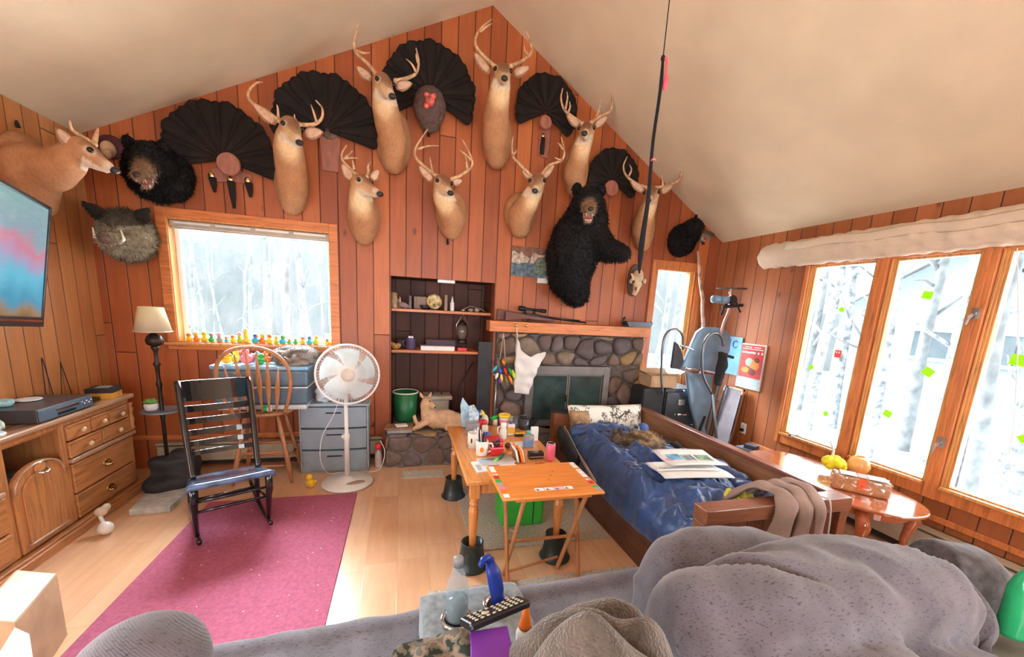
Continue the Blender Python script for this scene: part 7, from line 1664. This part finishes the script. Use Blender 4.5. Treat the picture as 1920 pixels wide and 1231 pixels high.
t.part('frame', MB().b(-.004, .008, -.16, .16, -.24, .24), mat('pale_frame', (.55, .5, .48))); t.part('red_field', MB().b(-.0055, -.0045, -.145, .145, -.12, .225), mat('poster_red', (.62, .05, .04), rough=.4))
for z, w_2, h_ in ((.205, .10, .010), (.185, .13, .010), (.148, .135, .022)):
    n = int(w_2 / .011); rl = random.Random(int(z * 1000)); mb = MB()
    for i in range(n): 
        if rl.random() > .12: y = w_2 - (i + .5) * 2 * w_2 / n; mb.b(-.0066, -.0058, y - w_2 / n * .72, y + w_2 / n * .72, z - h_ * .5, z + h_ * .5 * rl.uniform(.6, 1))
    t.part('lettering', mb, m_paper, kind=None)
for (y, z, ry, rz_, m_) in ((.02, .045, .05, .045, mat('poster_mint', (.35, .50, .38))), (-.05, .02, .06, .06, mat('poster_orange', (.75, .30, .05))), (-.07, .07, .035, .035, mat('poster_maroon', (.22, .03, .03))), (-.03, -.05, .05, .045, mat('poster_maroon', (.22, .03, .03))), (.06, -.04, .05, .03, mat('poster_orange', (.75, .30, .05)))): t.part('illustration', MB().ell((-.0058, y, z), (.0015, ry, rz_), nu=16, nv=8), m_)
t.part('footer', MB().b(-.0057, -.0045, -.145, .145, -.225, -.125), mat('poster_pale_blue', (.45, .55, .60), rough=.4, var=.2, scale=60))
t = Thing('power_outlet', 'ivory wall outlet with a black plug near the floor on the right wall', 'outlet', (XR - .006, 3.40, .45)); t.part('plate', MB().b(-.004, .004, -.035, .035, -.057, .057), m_whitep, bevel=.003); t.part('plug', MB().b(-.035, -.004, -.018, .014, -.035, .0), m_blackp, bevel=.004); t.part('socket', MB().b(-.006, -.004, -.014, .014, .012, .038), mat('ivory_socket', (.55, .5, .42)))
single('branch_pole', 'peeled pale branch standing upright in the corner beside the narrow window', 'branch', MB().tube([W(1308, 470, 4.0), W(1311, 500, 4.0), W(1313, 530, 3.99), W(1318, 560, 3.99), W(1317, 580, 3.98), W(1319, 610, 3.98), Vector((3.47, 3.97, .7)), Vector((3.5, 3.96, 0))], [.012, .016, .018, .022, .02, .024, .025, .028]), mat('peeled_wood', (.50, .32, .22), rough=.7, var=.35, scale=14, bump=.4), smooth=True)
t = Thing('book_stack', 'white-edged books stacked on the floor by the right wall, dark box on top', 'books', (3.42, 3.12, 0), rz=.15); z = 0
for k in range(7): h = .04 + .008 * (k % 3); t.part('book', MB().box((.008 * (k % 3 - 1), 0, z + h / 2), (.15, .2, h - .002), rz=.06 * (k % 3 - 1)), m_paper if k % 2 else mat('grey_blue_cover', (.25, .30, .38))); z += h
t.part('dark_box', MB().box((.01, -.01, z + .02), (.09, .11, .04), rz=.2), mat('slate_box', (.10, .14, .20), rough=.5))

# --- rolled quilt blind
yb0, yb1 = 1.0, 3.46
def blind(u, v):
    y = lerp(yb1, yb0, u); a = 2 * PI * v; e = min(1, (u / .035)) ** .5 if u < .035 else 1; ax, az = .075 * e, .115 * e
    k = .006 * math.sin(48 * (y + .05 * math.sin(a))) * math.sin(a * 3 + y * 5) + .006 * noise.noise(Vector((y * 9, a * 1.4, 0))) + .004 * noise.noise(Vector((y * 30, a * 3, 5)))
    fold = -.014 * math.exp(-((v - (.44 - .06 * u)) / .018) ** 2) * (u > .25)
    return Vector((XR - .11 - (ax + k + fold) * math.cos(a - PI) * -1 * -1, y, 2.235 + .012 * u + (az + k) * math.sin(a - PI)))
m_quilt = mat('cream_quilt', (.66, .52, .38), rough=.9, var=.06, scale=5, bump=.25, bscale=50)
t = Thing('rolled_blind', 'cream quilted blind rolled up along the top of the right-hand windows', 'blind', (XR - .11, 3.46, 2.25), world=True)
t.part('roll', MB().grid(blind, 150, 40), m_quilt, smooth=True)
t.part('head_rail', MB().b(XR - .06, XR - .002, yb0, 3.38, 2.29, 2.33), m_trimz)
t.part('flap_edge', MB().loft([(XR - .185, lerp(3.1, 1.0, i / 24), 2.30 - .008 * math.sin(i) - .0015 * i) for i in range(25)], [(.010, .035)] * 25, n=8, upv=(0, 0, 1)), m_quilt, smooth=True)
# notes on the panes
def thin_paper(name, c):
    m_, t_ = new_mat(name); t_.out(t_.n('ShaderNodeMixShader', {0: .6, 1: t_.n('ShaderNodeBsdfDiffuse', {0: c}), 2: t_.n('ShaderNodeBsdfTranslucent', {0: c})})); return m_
m_note = thin_paper('lime_sticky_paper', (.40, .66, .05)); m_rnote = thin_paper('red_sticky', (.85, .15, .12))
for k, (u, v, s, rot, la) in enumerate(((1578, 580, .028, .6, 'upper lime note on the first casement pane'), (1739, 553, .04, .2, 'highest lime note on the second casement pane'), (1521, 688, .028, 0, 'lower left lime note on the first casement pane'), (1740, 697, .042, .5, 'middle lime note on the second casement pane'), (1548, 775, .03, 1.0, 'lowest lime note on the first casement pane'), (1664, 775, .036, .3, 'lowest lime note on the second casement pane'), (1910, 675, .05, .1, 'upper lime note on the third casement pane'), (1918, 822, .03, .9, 'lower lime note on the third casement pane'))):
    p = WX(u, v, XR + .043); mb = MB().box((0, 0, 0), (.001, s * 1.5, s * 1.35), R=Matrix.Rotation(rot, 3, 'X')); single('sticky_note', la, 'sticky note', mb, m_note, loc=tuple(p), group='lime notes on the window panes')
t = Thing('red_sticker', 'small red square sticker on the first casement pane', 'sticker', tuple(WX(1571, 663, XR + .043))); t.part('square', MB().b(-.0005, .0005, -.028, .028, -.032, .032), m_rnote); t.part('mark', MB().b(-.0014, -.0008, -.015, -.004, .004, .02).b(-.0014, -.0008, .006, .018, .004, .02), m_paper)
single('window_card', 'small white tag on the lower right of the gable window glass', 'tag', MB().b(-.03, .03, -.001, .001, -.02, .02), m_paper, loc=(-.70, GY + .10, 1.24))
t = Thing('window_blind', 'beige raised mini blind along the top of the gable window', 'blind', (-1.26, GY + .03, 2.14), world=True); t.part('head_rail', MB().b(-1.87, -.648, GY + .01, GY + .06, 2.115, 2.16), mat('beige_enamel', (.45, .38, .28), rough=.4), bevel=.003)
for k in range(4): t.part('slat_stack', MB().b(-1.84 + k * .30, -1.58 + k * .30, GY + .004, GY + .05, 2.135, 2.15), m_whitep)
t.part('bottom_rail', MB().b(-1.86, -.655, GY + .012, GY + .058, 2.095, 2.11), mat('beige_enamel', (.45, .38, .28))); t.part('cord', MB().tube([(-1.80, GY + .03, 2.11), (-1.80, GY + .03, 1.30)], .003), m_paper); t.part('cord_knob', MB().ell((-1.80, GY + .03, 1.28), (.012, .012, .02)), m_whitep)
single('blind_cord', 'thin pale cord hanging in front of the third casement', 'cord', MB().tube(spline([(XR - .03, 1.66, 2.12), (XR - .035, 1.55, 1.6), (XR - .03, 1.47, 1.1), (XR - .03, 1.45, .9), (XR - .04, 1.42, .8)], 5), .0025), m_paper)

# --- oval coffee table and things on it
m_cherry = mat_wood('glossy_cherry', (.48, .13, .05), axis=1, rough=.10, coat=1.0, contrast=.2)
CT = .47; cx, cy = 3.10, 2.13
t = Thing('coffee_table', 'glossy oval cherry coffee table between the daybed and the casement windows', 'coffee table', (cx, cy, 0))
el = [(.34 * math.copysign(abs(math.cos(a)) ** .85, math.cos(a)), .60 * math.copysign(abs(math.sin(a)) ** .85, math.sin(a))) for a in [2 * PI * i / 56 for i in range(56)]]
t.part('tabletop', MB().prism(el, CT - .022, CT), m_cherry, bevel=.008); t.part('apron', MB().prism([(x * .8, y * .86) for x, y in el], CT - .085, CT - .022), m_cherry)
for sx in (-1, 1):
    for sy in (-1, 1): t.part('leg', MB().loft([(sx * .2, sy * .40, CT - .04), (sx * .235, sy * .45, CT - .13), (sx * .21, sy * .43, .2), (sx * .22, sy * .44, .06), (sx * .26, sy * .49, .0)], [(.035, .035), (.04, .04), (.022, .022), (.016, .016), (.022, .022)], n=12), m_cherry, smooth=True)
ld = lambda u, v: WZ(u, v, CT + .06)
A_, B_ = ld(1562, 895), ld(1668, 918); ax = (B_ - A_); ang = math.atan2(ax.y, ax.x); L = ax.length
t = Thing('bread_loaf', 'long loaf of sliced bread in a clear bag with red label on the coffee table', 'bread', (A_.x, A_.y, CT + .001), rz=ang)
t.part('loaf', remesh(MB().box((L * .5, 0, .055), (L * 1.0, .115, .11)).loft([(0.02, 0, .075), (L * .98, 0, .075)], [(.06, .035), (.06, .035)], n=14), .010, 5), mat('toasted_crust', (.60, .30, .13), rough=.6, var=.2, scale=14), smooth=True)
m_film = bpy.data.materials.new('clear_film'); m_film.use_nodes = True; tf = NT(m_film); tf.out(tf.n('ShaderNodeMixShader', {0: .14, 1: tf.n('ShaderNodeBsdfTransparent'), 2: tf.n('ShaderNodeBsdfGlossy', {0: (.9, .92, .95), 1: .12})}))
t.part('wrapper', remesh(MB().box((L * .5, 0, .058), (L * 1.04, .125, .118)).loft([(-.0, 0, .06), (-.05, .0, .045), (-.10, .01, .02)], [.05, .025, .035], n=12), .012, 4, disp=.01, dscale=25, clampf=lambda v: Vector((v.x, v.y, max(v.z, 0)))), m_film, smooth=True)
t.part('label', MB().b(L * .42, L * .58, -.064, -.062, .03, .11).b(L * .42, L * .58, -.06, .04, .1185, .1195), mat('orange_red_label', (.85, .15, .05), rough=.4)); t.part('white_print', MB().b(L * .60, L * .92, -.055, .045, .1185, .1195).b(L * .1, L * .40, -.055, .045, .1185, .1195), mat('white_blue_print', (.72, .76, .80), rough=.4, var=.2, scale=40))
p = WZ(1560, 885, CT); t = Thing('yellow_flower', 'bright yellow artificial flower lying on the coffee table before the loaf', 'flower', (p.x, p.y, CT)); mb = MB(); rn = random.Random(5)
for i in range(11): a = i * 2.4; d = Vector((math.cos(a), math.sin(a), .5 + .4 * math.sin(i))); mb.ell(Vector((0, 0, .06)) + d * .045, (.045, .035, .03), R=Matrix.Rotation(a, 3, 'Z') @ Matrix.Rotation(.6, 3, 'Y'), nu=10, nv=6)
t.part('petals', mb, mat('lemon_petals', (.92, .82, .02), rough=.6, var=.15, scale=20), smooth=True); t.part('stem', MB().tube([(.0, .02, .10), (.04, .05, .16), (.06, .10, .22)], [.012, .008, .006]), mat('pale_stem', (.75, .70, .5)), smooth=True)
p = WZ(1606, 888, CT); t = Thing('orange_vase', 'round translucent orange vase behind the yellow flower', 'vase', (p.x, p.y, CT)); t.part('body', MB().lathe([(.03, 0), (.06, .02), (.075, .07), (.06, .125), (.035, .145), (.03, .14), (.05, .07), (.0001, .02)], n=32), mat('peach_glass', (.90, .45, .16), rough=.15), smooth=True)
single('crumpled_bag', 'crumpled white and blue paper on the floor below the coffee table end', 'paper', remesh(MB().ell((0, 0, .03), (.09, .06, .05)).ell((.06, -.04, .03), (.07, .05, .04)), .01, 1, disp=.04, dscale=25), mat('pale_blue_crumple', (.60, .70, .78), rough=.5, var=.3, scale=15), loc=(2.72, 1.66, .0), smooth=True)
single('red_wrapper', 'small red wrapper on the floor near the crumpled paper', 'wrapper', MB().ell((0, 0, .015), (.04, .025, .015)), m_red, loc=(2.70, 1.95, 0), smooth=True)
single('flat_carton', 'flat tan carton on the floor under the coffee table', 'carton', MB().b(-.13, .13, -.2, .2, 0, .05), m_card, loc=(3.05, 1.75, .001), rz=.1, bevel=.003)
# ================================================================ sofa and things in the foreground
m_sofa, ts = new_mat('grey_mauve_chenille'); tcs = ts.n('ShaderNodeTexCoord').outputs['Object']
n1 = ts.n('ShaderNodeTexNoise', {'Vector': tcs, 'Scale': 9.0, 'Detail': 4.0}).outputs[0]; c_ = ts.ramp(n1, [(.3, (.095, .08, .095)), (.7, (.165, .145, .17))])
fl = ts.ramp(ts.n('ShaderNodeTexNoise', {'Vector': ts.n('ShaderNodeMapping', {0: tcs, 3: (.35, 1, 1)}), 'Scale': 210.0, 'Detail': 2.0}).outputs[0], [(.58, (1, 1, 1)), (.68, (.4, .36, .36))]); c_ = ts.mix(1.0, c_, fl, 'MULTIPLY')
wv = ts.n('ShaderNodeTexWave', {'Vector': tcs, 'Scale': 90.0, 'Distortion': 2.0}, bands_direction='DIAGONAL').outputs[1]
ts.out(ts.n('ShaderNodeBsdfPrincipled', {'Base Color': c_, 'Roughness': .9, 'Sheen Weight': .4, 'Normal': ts.n('ShaderNodeBump', {'Height': wv, 'Strength': .25, 'Distance': .003})}))
t = Thing('sofa', 'grey-mauve chenille reclining sofa seen from behind at the bottom of the room', 'sofa', (.5, 1.0, 0), world=True)
def soft(shapes, vox, sm, d, ds, fn=None):
    mb = MB(); shapes(mb); s = remesh(mb, vox, sm, disp=d, dscale=ds); 
    if fn: s.v = [fn(v) for v in s.v]
    return s
t.part('seat', soft(lambda m_: (m_.box((.25, 1.10, .36), (1.72, .56, .17), rz=.05), m_.loft([(-.66, 1.315, .40), (.1, 1.345, .405), (.55, 1.39, .405), (1.10, 1.42, .40)], [.06, .06, .062, .06], n=14)), .018, 5, .008, 8), m_sofa, smooth=True)
t.part('front_panel', MB().box((.25, 1.345, .18), (1.70, .05, .33), rz=.05), m_sofa, bevel=.02)
t.part('base', MB().b(-.62, 2.2, .55, 1.05, .02, .30), m_blackm)
t.part('arm', soft(lambda m_: (m_.loft([(.98, 1.13, .65), (1.10, 1.13, .68), (1.35, 1.12, .67), (1.6, 1.08, .62)], [(.13, .13), (.14, .14), (.13, .13), (.10, .1)], n=18), m_.ell((.98, 1.13, .65), (.11, .13, .14)), m_.box((1.25, 1.12, .4), (.75, .22, .4))), .018, 7, .012, 9), m_sofa, smooth=True)
def wr(p):
    s = p.x * 3.0 + p.y * 4.6 - p.z * 2.4; k = abs(noise.noise(Vector((s * 1.7, p.x * .9 + 3, p.y * .8)))); k2 = noise.noise(Vector((s * .9, p.x * 1.3, 9)))
    return p + Vector((0, -.15, 1)).normalized() * (-.12 * max(0, .26 - k) / .26 * (.5 + .5 * math.sin(p.x * 4.0)) ** .5 + .03 * k2)
t.part('back_cushion', soft(lambda m_: (m_.loft([(.80, .80, .76), (.98, .80, .79), (1.3, .79, .80), (1.6, .78, .77), (1.80, .77, .68)], [(.15, .12), (.165, .145), (.17, .155), (.165, .15), (.12, .12)], n=22), m_.ell((.80, .80, .76), (.13, .15, .14)), m_.ell((1.80, .77, .66), (.12, .13, .12)), m_.loft([(.75, .62, .62), (1.2, .56, .60), (1.75, .56, .50)], [(.14, .16), (.18, .2), (.18, .16)], n=18)), .013, 7, .007, 14, wr), m_sofa, smooth=True)
t.part('back_cushion', soft(lambda m_: (m_.loft([(-.50, .80, .60), (-.50, .82, .76), (-.495, .83, .86)], [(.125, .13), (.135, .13), (.105, .10)], n=20), m_.ell((-.497, .83, .845), (.125, .12, .11))), .016, 7, .008, 9), m_sofa, smooth=True)
t.part('end_cushion', soft(lambda m_: (m_.loft([(1.85, .86, .74), (2.02, .84, .71), (2.17, .80, .62)], [(.10, .12), (.12, .12), (.09, .10)], n=18), m_.ell((2.15, .80, .60), (.12, .1, .12))), .016, 6, .014, 9), mat('darker_chenille', (.085, .072, .078), rough=.9, var=.35, scale=40, sheen=.3), smooth=True)
t.part('arm', soft(lambda m_: (m_.box((2.12, .52, .42), (.55, .55, .32)), m_.loft([(1.9, .50, .50), (2.35, .52, .50)], [(.25, .13), (.25, .13)], n=16)), .02, 6, .006, 8), mat('grey_green_cover', (.30, .31, .27), rough=.85, var=.1), smooth=True)
t.part('back_frame', soft(lambda m_: m_.box((.35, .66, .42), (1.9, .16, .5)), .02, 6, .006, 8), m_sofa, smooth=True)
cs = t.part('console', soft(lambda m_: m_.box((.245, 1.10, .46), (.36, .37, .27), rz=.03), .012, 7, .003, 12), mat('grey_blue_chenille', (.22, .25, .27), rough=.85, var=.2, scale=40, sheen=.3), smooth=True)
CZ = .598
for x, y in ((.172, 1.13), (.318, 1.165)):
    t.part('cup_holder', MB().lathe([(.050, 0), (.053, .004), (.050, .009), (.043, .010), (.040, .004), (.038, .0015), (.0001, .0015)], c=(x, y, CZ), n=36), m_chrome, parent=cs, smooth=True); t.part('cup_well', MB().lathe([(.0385, .0), (.0385, .0024), (.0001, .0024)], c=(x, y, CZ), n=30), m_blackp, parent=cs)
# bottle
t = Thing('water_bottle', 'clear plastic bottle with grey cap standing in the left cup holder', 'bottle', (.172, 1.13, CZ + .003))
m_pet, tq = new_mat('hazy_bottle_plastic'); tq.out(tq.n('ShaderNodeMixShader', {0: .28, 1: tq.n('ShaderNodeBsdfTransparent', {0: (.88, .94, .97)}), 2: tq.n('ShaderNodeBsdfPrincipled', {'Base Color': (.62, .68, .72), 'Roughness': .12})}))
t.part('body', MB().lathe([(.028, 0), (.036, .01), (.037, .09), (.035, .12), (.022, .165), (.0135, .19), (.0135, .197)], n=32), m_pet, smooth=True); t.part('liquid', MB().lathe([(.026, .004), (.034, .012), (.035, .075), (.0001, .075)], n=30), mat('grey_blue_water', (.20, .30, .34), rough=.1), smooth=True)
t.part('cap', MB().lathe([(.0165, .192), (.0165, .218), (.014, .222), (.0001, .222)], n=28), mat('grey_cap', (.28, .28, .28), rough=.5), smooth=True)
t = Thing('blue_spray_tube', 'royal blue squeeze bottle leaning in the right cup holder', 'bottle', (.318, 1.165, CZ + .003)); m_roy = mat('royal_blue', (.015, .05, .42), rough=.35, var=.1)
t.part('body', MB().loft([(.0, .0, .0), (-.004, .01, .05), (-.014, .03, .10), (-.025, .045, .135)], [(.022, .012), (.026, .022), (.027, .020), (.016, .014)], n=18), m_roy, smooth=True); t.part('head', MB().tube([(-.025, .045, .13), (-.033, .045, .15), (-.052, .03, .155), (-.066, .015, .145)], [.014, .016, .012, .009]), m_roy, smooth=True); t.part('cap', MB().ell((-.022, .048, .14), (.014, .014, .012)), mat('dark_blue_cap', (.01, .03, .2)), smooth=True)
# blanket, remote etc.
m_blk = mat('brown_fleece', (.10, .072, .052), rough=1, var=.3, scale=26, bump=.8, bscale=160, sheen=.5)
def bl(u, v):
    x = lerp(-.16, .62, u); y = lerp(.46, .90, v); r = math.exp(-((x - .40) / .20) ** 4 - ((y - .60) / .22) ** 4); r2 = math.exp(-((x + .03) / .13) ** 2 - ((y - .54) / .12) ** 2)
    w = .03 * math.sin(16 * (math.hypot(x - .30, y - .50))) + .13 * (abs(noise.noise(Vector((x * 5.5 + y * 3, y * 6.5 - x * 2, 2)))) - .2) + .014 * noise.noise(Vector((x * 14, y * 14, 0)))
    e = max(0, (v - .86) / .14); return Vector((x, y - .02 * e, .66 + .31 * r + .30 * r2 + w * (1 - e) * 1.2 - .14 * e - .12 * max(0, (u - .88) / .12)))
single('fleece_blanket', 'crumpled brown fleece blanket heaped over the sofa back in the foreground', 'blanket', MB().grid(bl, 110, 80), m_blk, smooth=True, solid=.012)
t = Thing('remote_control', 'long black remote control with rows of pale buttons, in the foreground', 'remote control', (.225, .835, .862), rz=.42)
Rr_ = Matrix.Rotation(.12, 3, 'Y') @ Matrix.Rotation(-.32, 3, 'X'); f_ = lambda mb: (setattr(mb, 'v', [Rr_ @ v for v in mb.v]), mb)[1]
t.part('body', f_(MB().box((0, 0, 0), (.185, .052, .019))), m_blackp, bevel=.006)
for i in range(9):
    for j in range(4):
        if i in (3,) and j in (1, 2): continue
        t.part('button', f_(MB().ell((-.07 + i * .0175, -.016 + j * .0107, .0092), (.0058, .0036, .0028), nu=8, nv=6)), mat('pale_button', (.62, .62, .50), rough=.4), smooth=True)
t.part('button', f_(MB().ell((-.033, 0, .0092), (.012, .007, .003), nu=12, nv=6)), mat('pale_button', (.62, .62, .50)), smooth=True)
t = Thing('glue_bottle', 'orange-tipped white bottle peeking out beside the blanket and remote', 'bottle', (.355, .98, .58)); t.part('tip', MB().lathe([(.020, .09), (.018, .10), (.006, .165), (.003, .17), (.0001, .17)]), m_orange, smooth=True); t.part('body', MB().lathe([(.024, .012), (.026, .02), (.026, .07), (.018, .09)]), m_whitep, smooth=True)
single('purple_folder', 'flat purple folder under the remote at the bottom edge', 'folder', MB().prism([(.135, .66), (.235, .66), (.245, .80), (.155, .80)], .845, .853), m_purple, bevel=.002)
m_camo, tm = new_mat('camouflage_cloth'); nn = tm.n('ShaderNodeTexNoise', {'Vector': tm.n('ShaderNodeTexCoord').outputs['Object'], 'Scale': 26.0, 'Detail': 2.0}).outputs[0]
tm.out(tm.n('ShaderNodeBsdfPrincipled', {'Base Color': tm.ramp(nn, [(0, (.03, .035, .025)), (.45, (.16, .15, .11)), (.52, (.30, .20, .14)), (.60, (.12, .12, .10))], 'CONSTANT'), 'Roughness': .9}))
single('camouflage_cloth', 'camouflage-patterned cloth folded over the near edge of the sofa console', 'cloth', remesh(MB().loft([(-.02, .86, .735), (.06, .86, .75), (.14, .85, .765), (.19, .82, .775)], [(.03, .022), (.045, .03), (.045, .03), (.03, .025)], n=14).ell((.09, .80, .745), (.09, .04, .03)), .008, 2, disp=.02, dscale=22), m_camo, smooth=True)
# green bottle at right
p = W(1908, 1128, .66); t = Thing('green_bottle', 'green plastic bottle cut off by the right edge of the picture', 'bottle', (p.x + .015, p.y, .648)); t.part('body', MB().lathe([(.033, 0), (.036, .012), (.036, .16), (.03, .19), (.014, .23), (.014, .25), (.0001, .25)], n=28), mat('green_soda_plastic', (.03, .42, .16), rough=.12), smooth=True); t.part('cap', MB().lathe([(.017, .24), (.017, .262), (.0001, .262)]), m_green, smooth=True)
single('glossy_leaflet', 'glossy white leaflet lying between the sofa end and the casement wall', 'leaflet', MB().b(-.16, .16, -.12, .12, 0, .004), mat('glossy_white', (.80, .78, .74), rough=.08, coat=1), loc=(2.62, 1.06, .452), rz=.2)
single('side_stool', 'low wooden stool holding the glossy leaflet beyond the sofa end', 'stool', MB().b(-.2, .2, -.17, .17, .42, .45).b(-.18, -.14, -.15, -.11, 0, .42).b(.14, .18, -.15, -.11, 0, .42).b(-.18, -.14, .11, .15, 0, .42).b(.14, .18, .11, .15, 0, .42), m_honeyz, loc=(2.62, 1.05, 0), bevel=.003)
# ================================================================ outdoors
m_snow = mat('snow_ground', (.72, .72, .72), rough=.9, var=.1, scale=.7)
m_bark = mat('pale_bark', (.075, .08, .08), rough=.9, var=.35, scale=5, bump=.5, bscale=14)
m_bark2 = mat('silvery_bark', (.12, .13, .14), rough=.9, var=.5, scale=9, bump=.6, bscale=20)
struct('ground', MB().b(-40, 45, GY + .8, 60, -.80, -.75).b(XR + .6, 45, -40, GY + .8, -.80, -.75), m_snow)
m_woods, tw = new_mat('distant_thicket'); tcw = tw.n('ShaderNodeTexCoord').outputs['Object']
nw = tw.n('ShaderNodeTexNoise', {'Vector': tw.n('ShaderNodeMapping', {0: tcw, 3: (1, 1, .25)}), 'Scale': 1.1, 'Detail': 8.0, 'Roughness': .7}).outputs[0]
nw2 = tw.n('ShaderNodeTexNoise', {'Vector': tcw, 'Scale': .22, 'Detail': 2.0}).outputs[0]
cw = tw.mix(nw2, tw.ramp(nw, [(.3, (.045, .062, .052)), (.5, (.078, .085, .076)), (.7, (.12, .115, .11))]), tw.ramp(nw, [(.3, (.062, .066, .068)), (.6, (.10, .10, .102)), (.75, (.145, .14, .135))]))
tw.out(tw.n('ShaderNodeBsdfDiffuse', {0: cw}))
mb = MB()
def wf(u, v):
    a = lerp(2.35, -.55, u); r = 27 + 1.0 * noise.noise(Vector((a * 7, v * 2, 0))); top = 6.5 if a > 1.0 else 6.5 - 2.6 * min(1, (1.0 - a) / .35)
    return Vector((math.cos(a) * r, math.sin(a) * r, -.95 + (top + 1.5 * noise.noise(Vector((a * 9, 3, 1)))) * v))
mb.grid(wf, 120, 10)
single('woodland_thicket', 'dense pale thicket of woods far beyond the windows', 'woods', mb, m_woods, kind='stuff', smooth=True)
def tree(x, y, h, r, lean, seed, label, group, m_=None):
    rt = random.Random(seed); mb = MB(); P = [Vector((lean * k / 6 * h * .12 + rt.uniform(-.05, .05) * (k > 0), rt.uniform(-.05, .05) * k / 3, h * k / 6)) for k in range(7)]
    mb.tube(spline(P, 3), [r * (1 - .045 * i) for i in range(19)], n=9)
    for b in range(7):
        k = rt.uniform(.25, .95); p = P[min(5, int(k * 6))].lerp(P[min(6, int(k * 6) + 1)], k * 6 % 1); a = rt.uniform(0, 6.28); L = rt.uniform(.4, 1.1)
        d = Vector((math.cos(a), math.sin(a), rt.uniform(.1, 1.0))); mb.tube([p, p + d * L * .5 + Vector((0, 0, .1)), p + d * L + Vector((rt.uniform(-.3, .3), 0, rt.uniform(-.2, .4)))], [r * .3, r * .2, r * .06], n=5)
    single('tree', label, 'tree', mb, m_ or m_bark, loc=(x, y, -.92), smooth=True, group=group)
rt = random.Random(12)
for k in range(15):
    y = rt.uniform(8.5, 21); q = -.455 + .31 * (k + .5) / 15 + rt.uniform(-.01, .01)
    tree(q * y, y, rt.uniform(6, 9), rt.uniform(.03, .08), rt.uniform(-1, 1), k, 'bare slender tree among the woods seen through the gable window', 'trees beyond the gable window')
for k in range(3): y = 9 + 3 * k; tree((.70 + .04 * k) * y, y, 7, .09, .5, 40 + k, 'bare tree seen through the narrow window', 'trees beyond the narrow window')
for k in range(13):
    x = rt.uniform(7.5, 10.8); s = lerp(.32, .80, (k + .5) / 13) + rt.uniform(-.015, .015)
    tree(x, x * s, rt.uniform(5.5, 8.5), rt.uniform(.07, .17), rt.uniform(-1.2, .4), 60 + k, 'bare tree with pale bark seen through the casement windows', 'trees beyond the casement windows', m_bark2 if k % 3 else m_bark)
tree(6.6, 2.25, 7, .26, -.2, 90, 'thick pale trunk close outside the third casement', None, m_bark2)
tree(8.2, 3.95, 7, .19, .5, 91, 'leaning pale trunk crossing the second casement', None, m_bark2)
# neighbouring shed
t = Thing('shed', 'pale blue-grey shed with a pitched roof seen through the second casement', 'shed', (13, 6.2, -.9)); m_wall = mat('blue_grey_siding', (.085, .108, .125), rough=.7, var=.12, stretch=(1, 1, 6)); m_roof = mat('grey_shingle', (.20, .20, .21), rough=.9, var=.2)
t.part('wall', MB().b(-1.2, 2.2, -2.2, 2.4, 0, 3.0).prism([(-2.2, 3.0), (2.4, 3.0), (.1, 4.3)], -1.2, 2.2, T=TX), m_wall)
t.part('roof', MB().prism([(-2.6, 2.85), (.1, 4.45), (2.8, 2.85), (2.8, 3.0), (.1, 4.62), (-2.6, 3.0)], -1.5, 2.5, T=TX), m_snow)
t.part('window', MB().b(-1.24, -1.2, -1.1, .6, 1.9, 2.5), mat('shed_glass', (.03, .04, .045), rough=.2)); t.part('window_frame', MB().b(-1.26, -1.2, -1.2, .7, 2.5, 2.56).b(-1.26, -1.2, -1.2, .7, 1.84, 1.9), m_snow)
# wooden rail of a deck
t = Thing('wood_pile', 'long low pile of snow-dusted logs outside the gable window', 'wood pile', (-3.3, 7.6, -.9))
for k in range(6): t.part('log', MB().tube([(-2.2 + .1 * k, 0, .12 + .2 * (k // 3)), (2.0, .1, .12 + .2 * (k // 3))], .11, n=10) if False else MB().cyl((-2.0, .24 * (k % 3), .12 + .2 * (k // 3)), (2.0, .24 * (k % 3) + .05, .12 + .2 * (k // 3)), .11, n=10), m_bark)
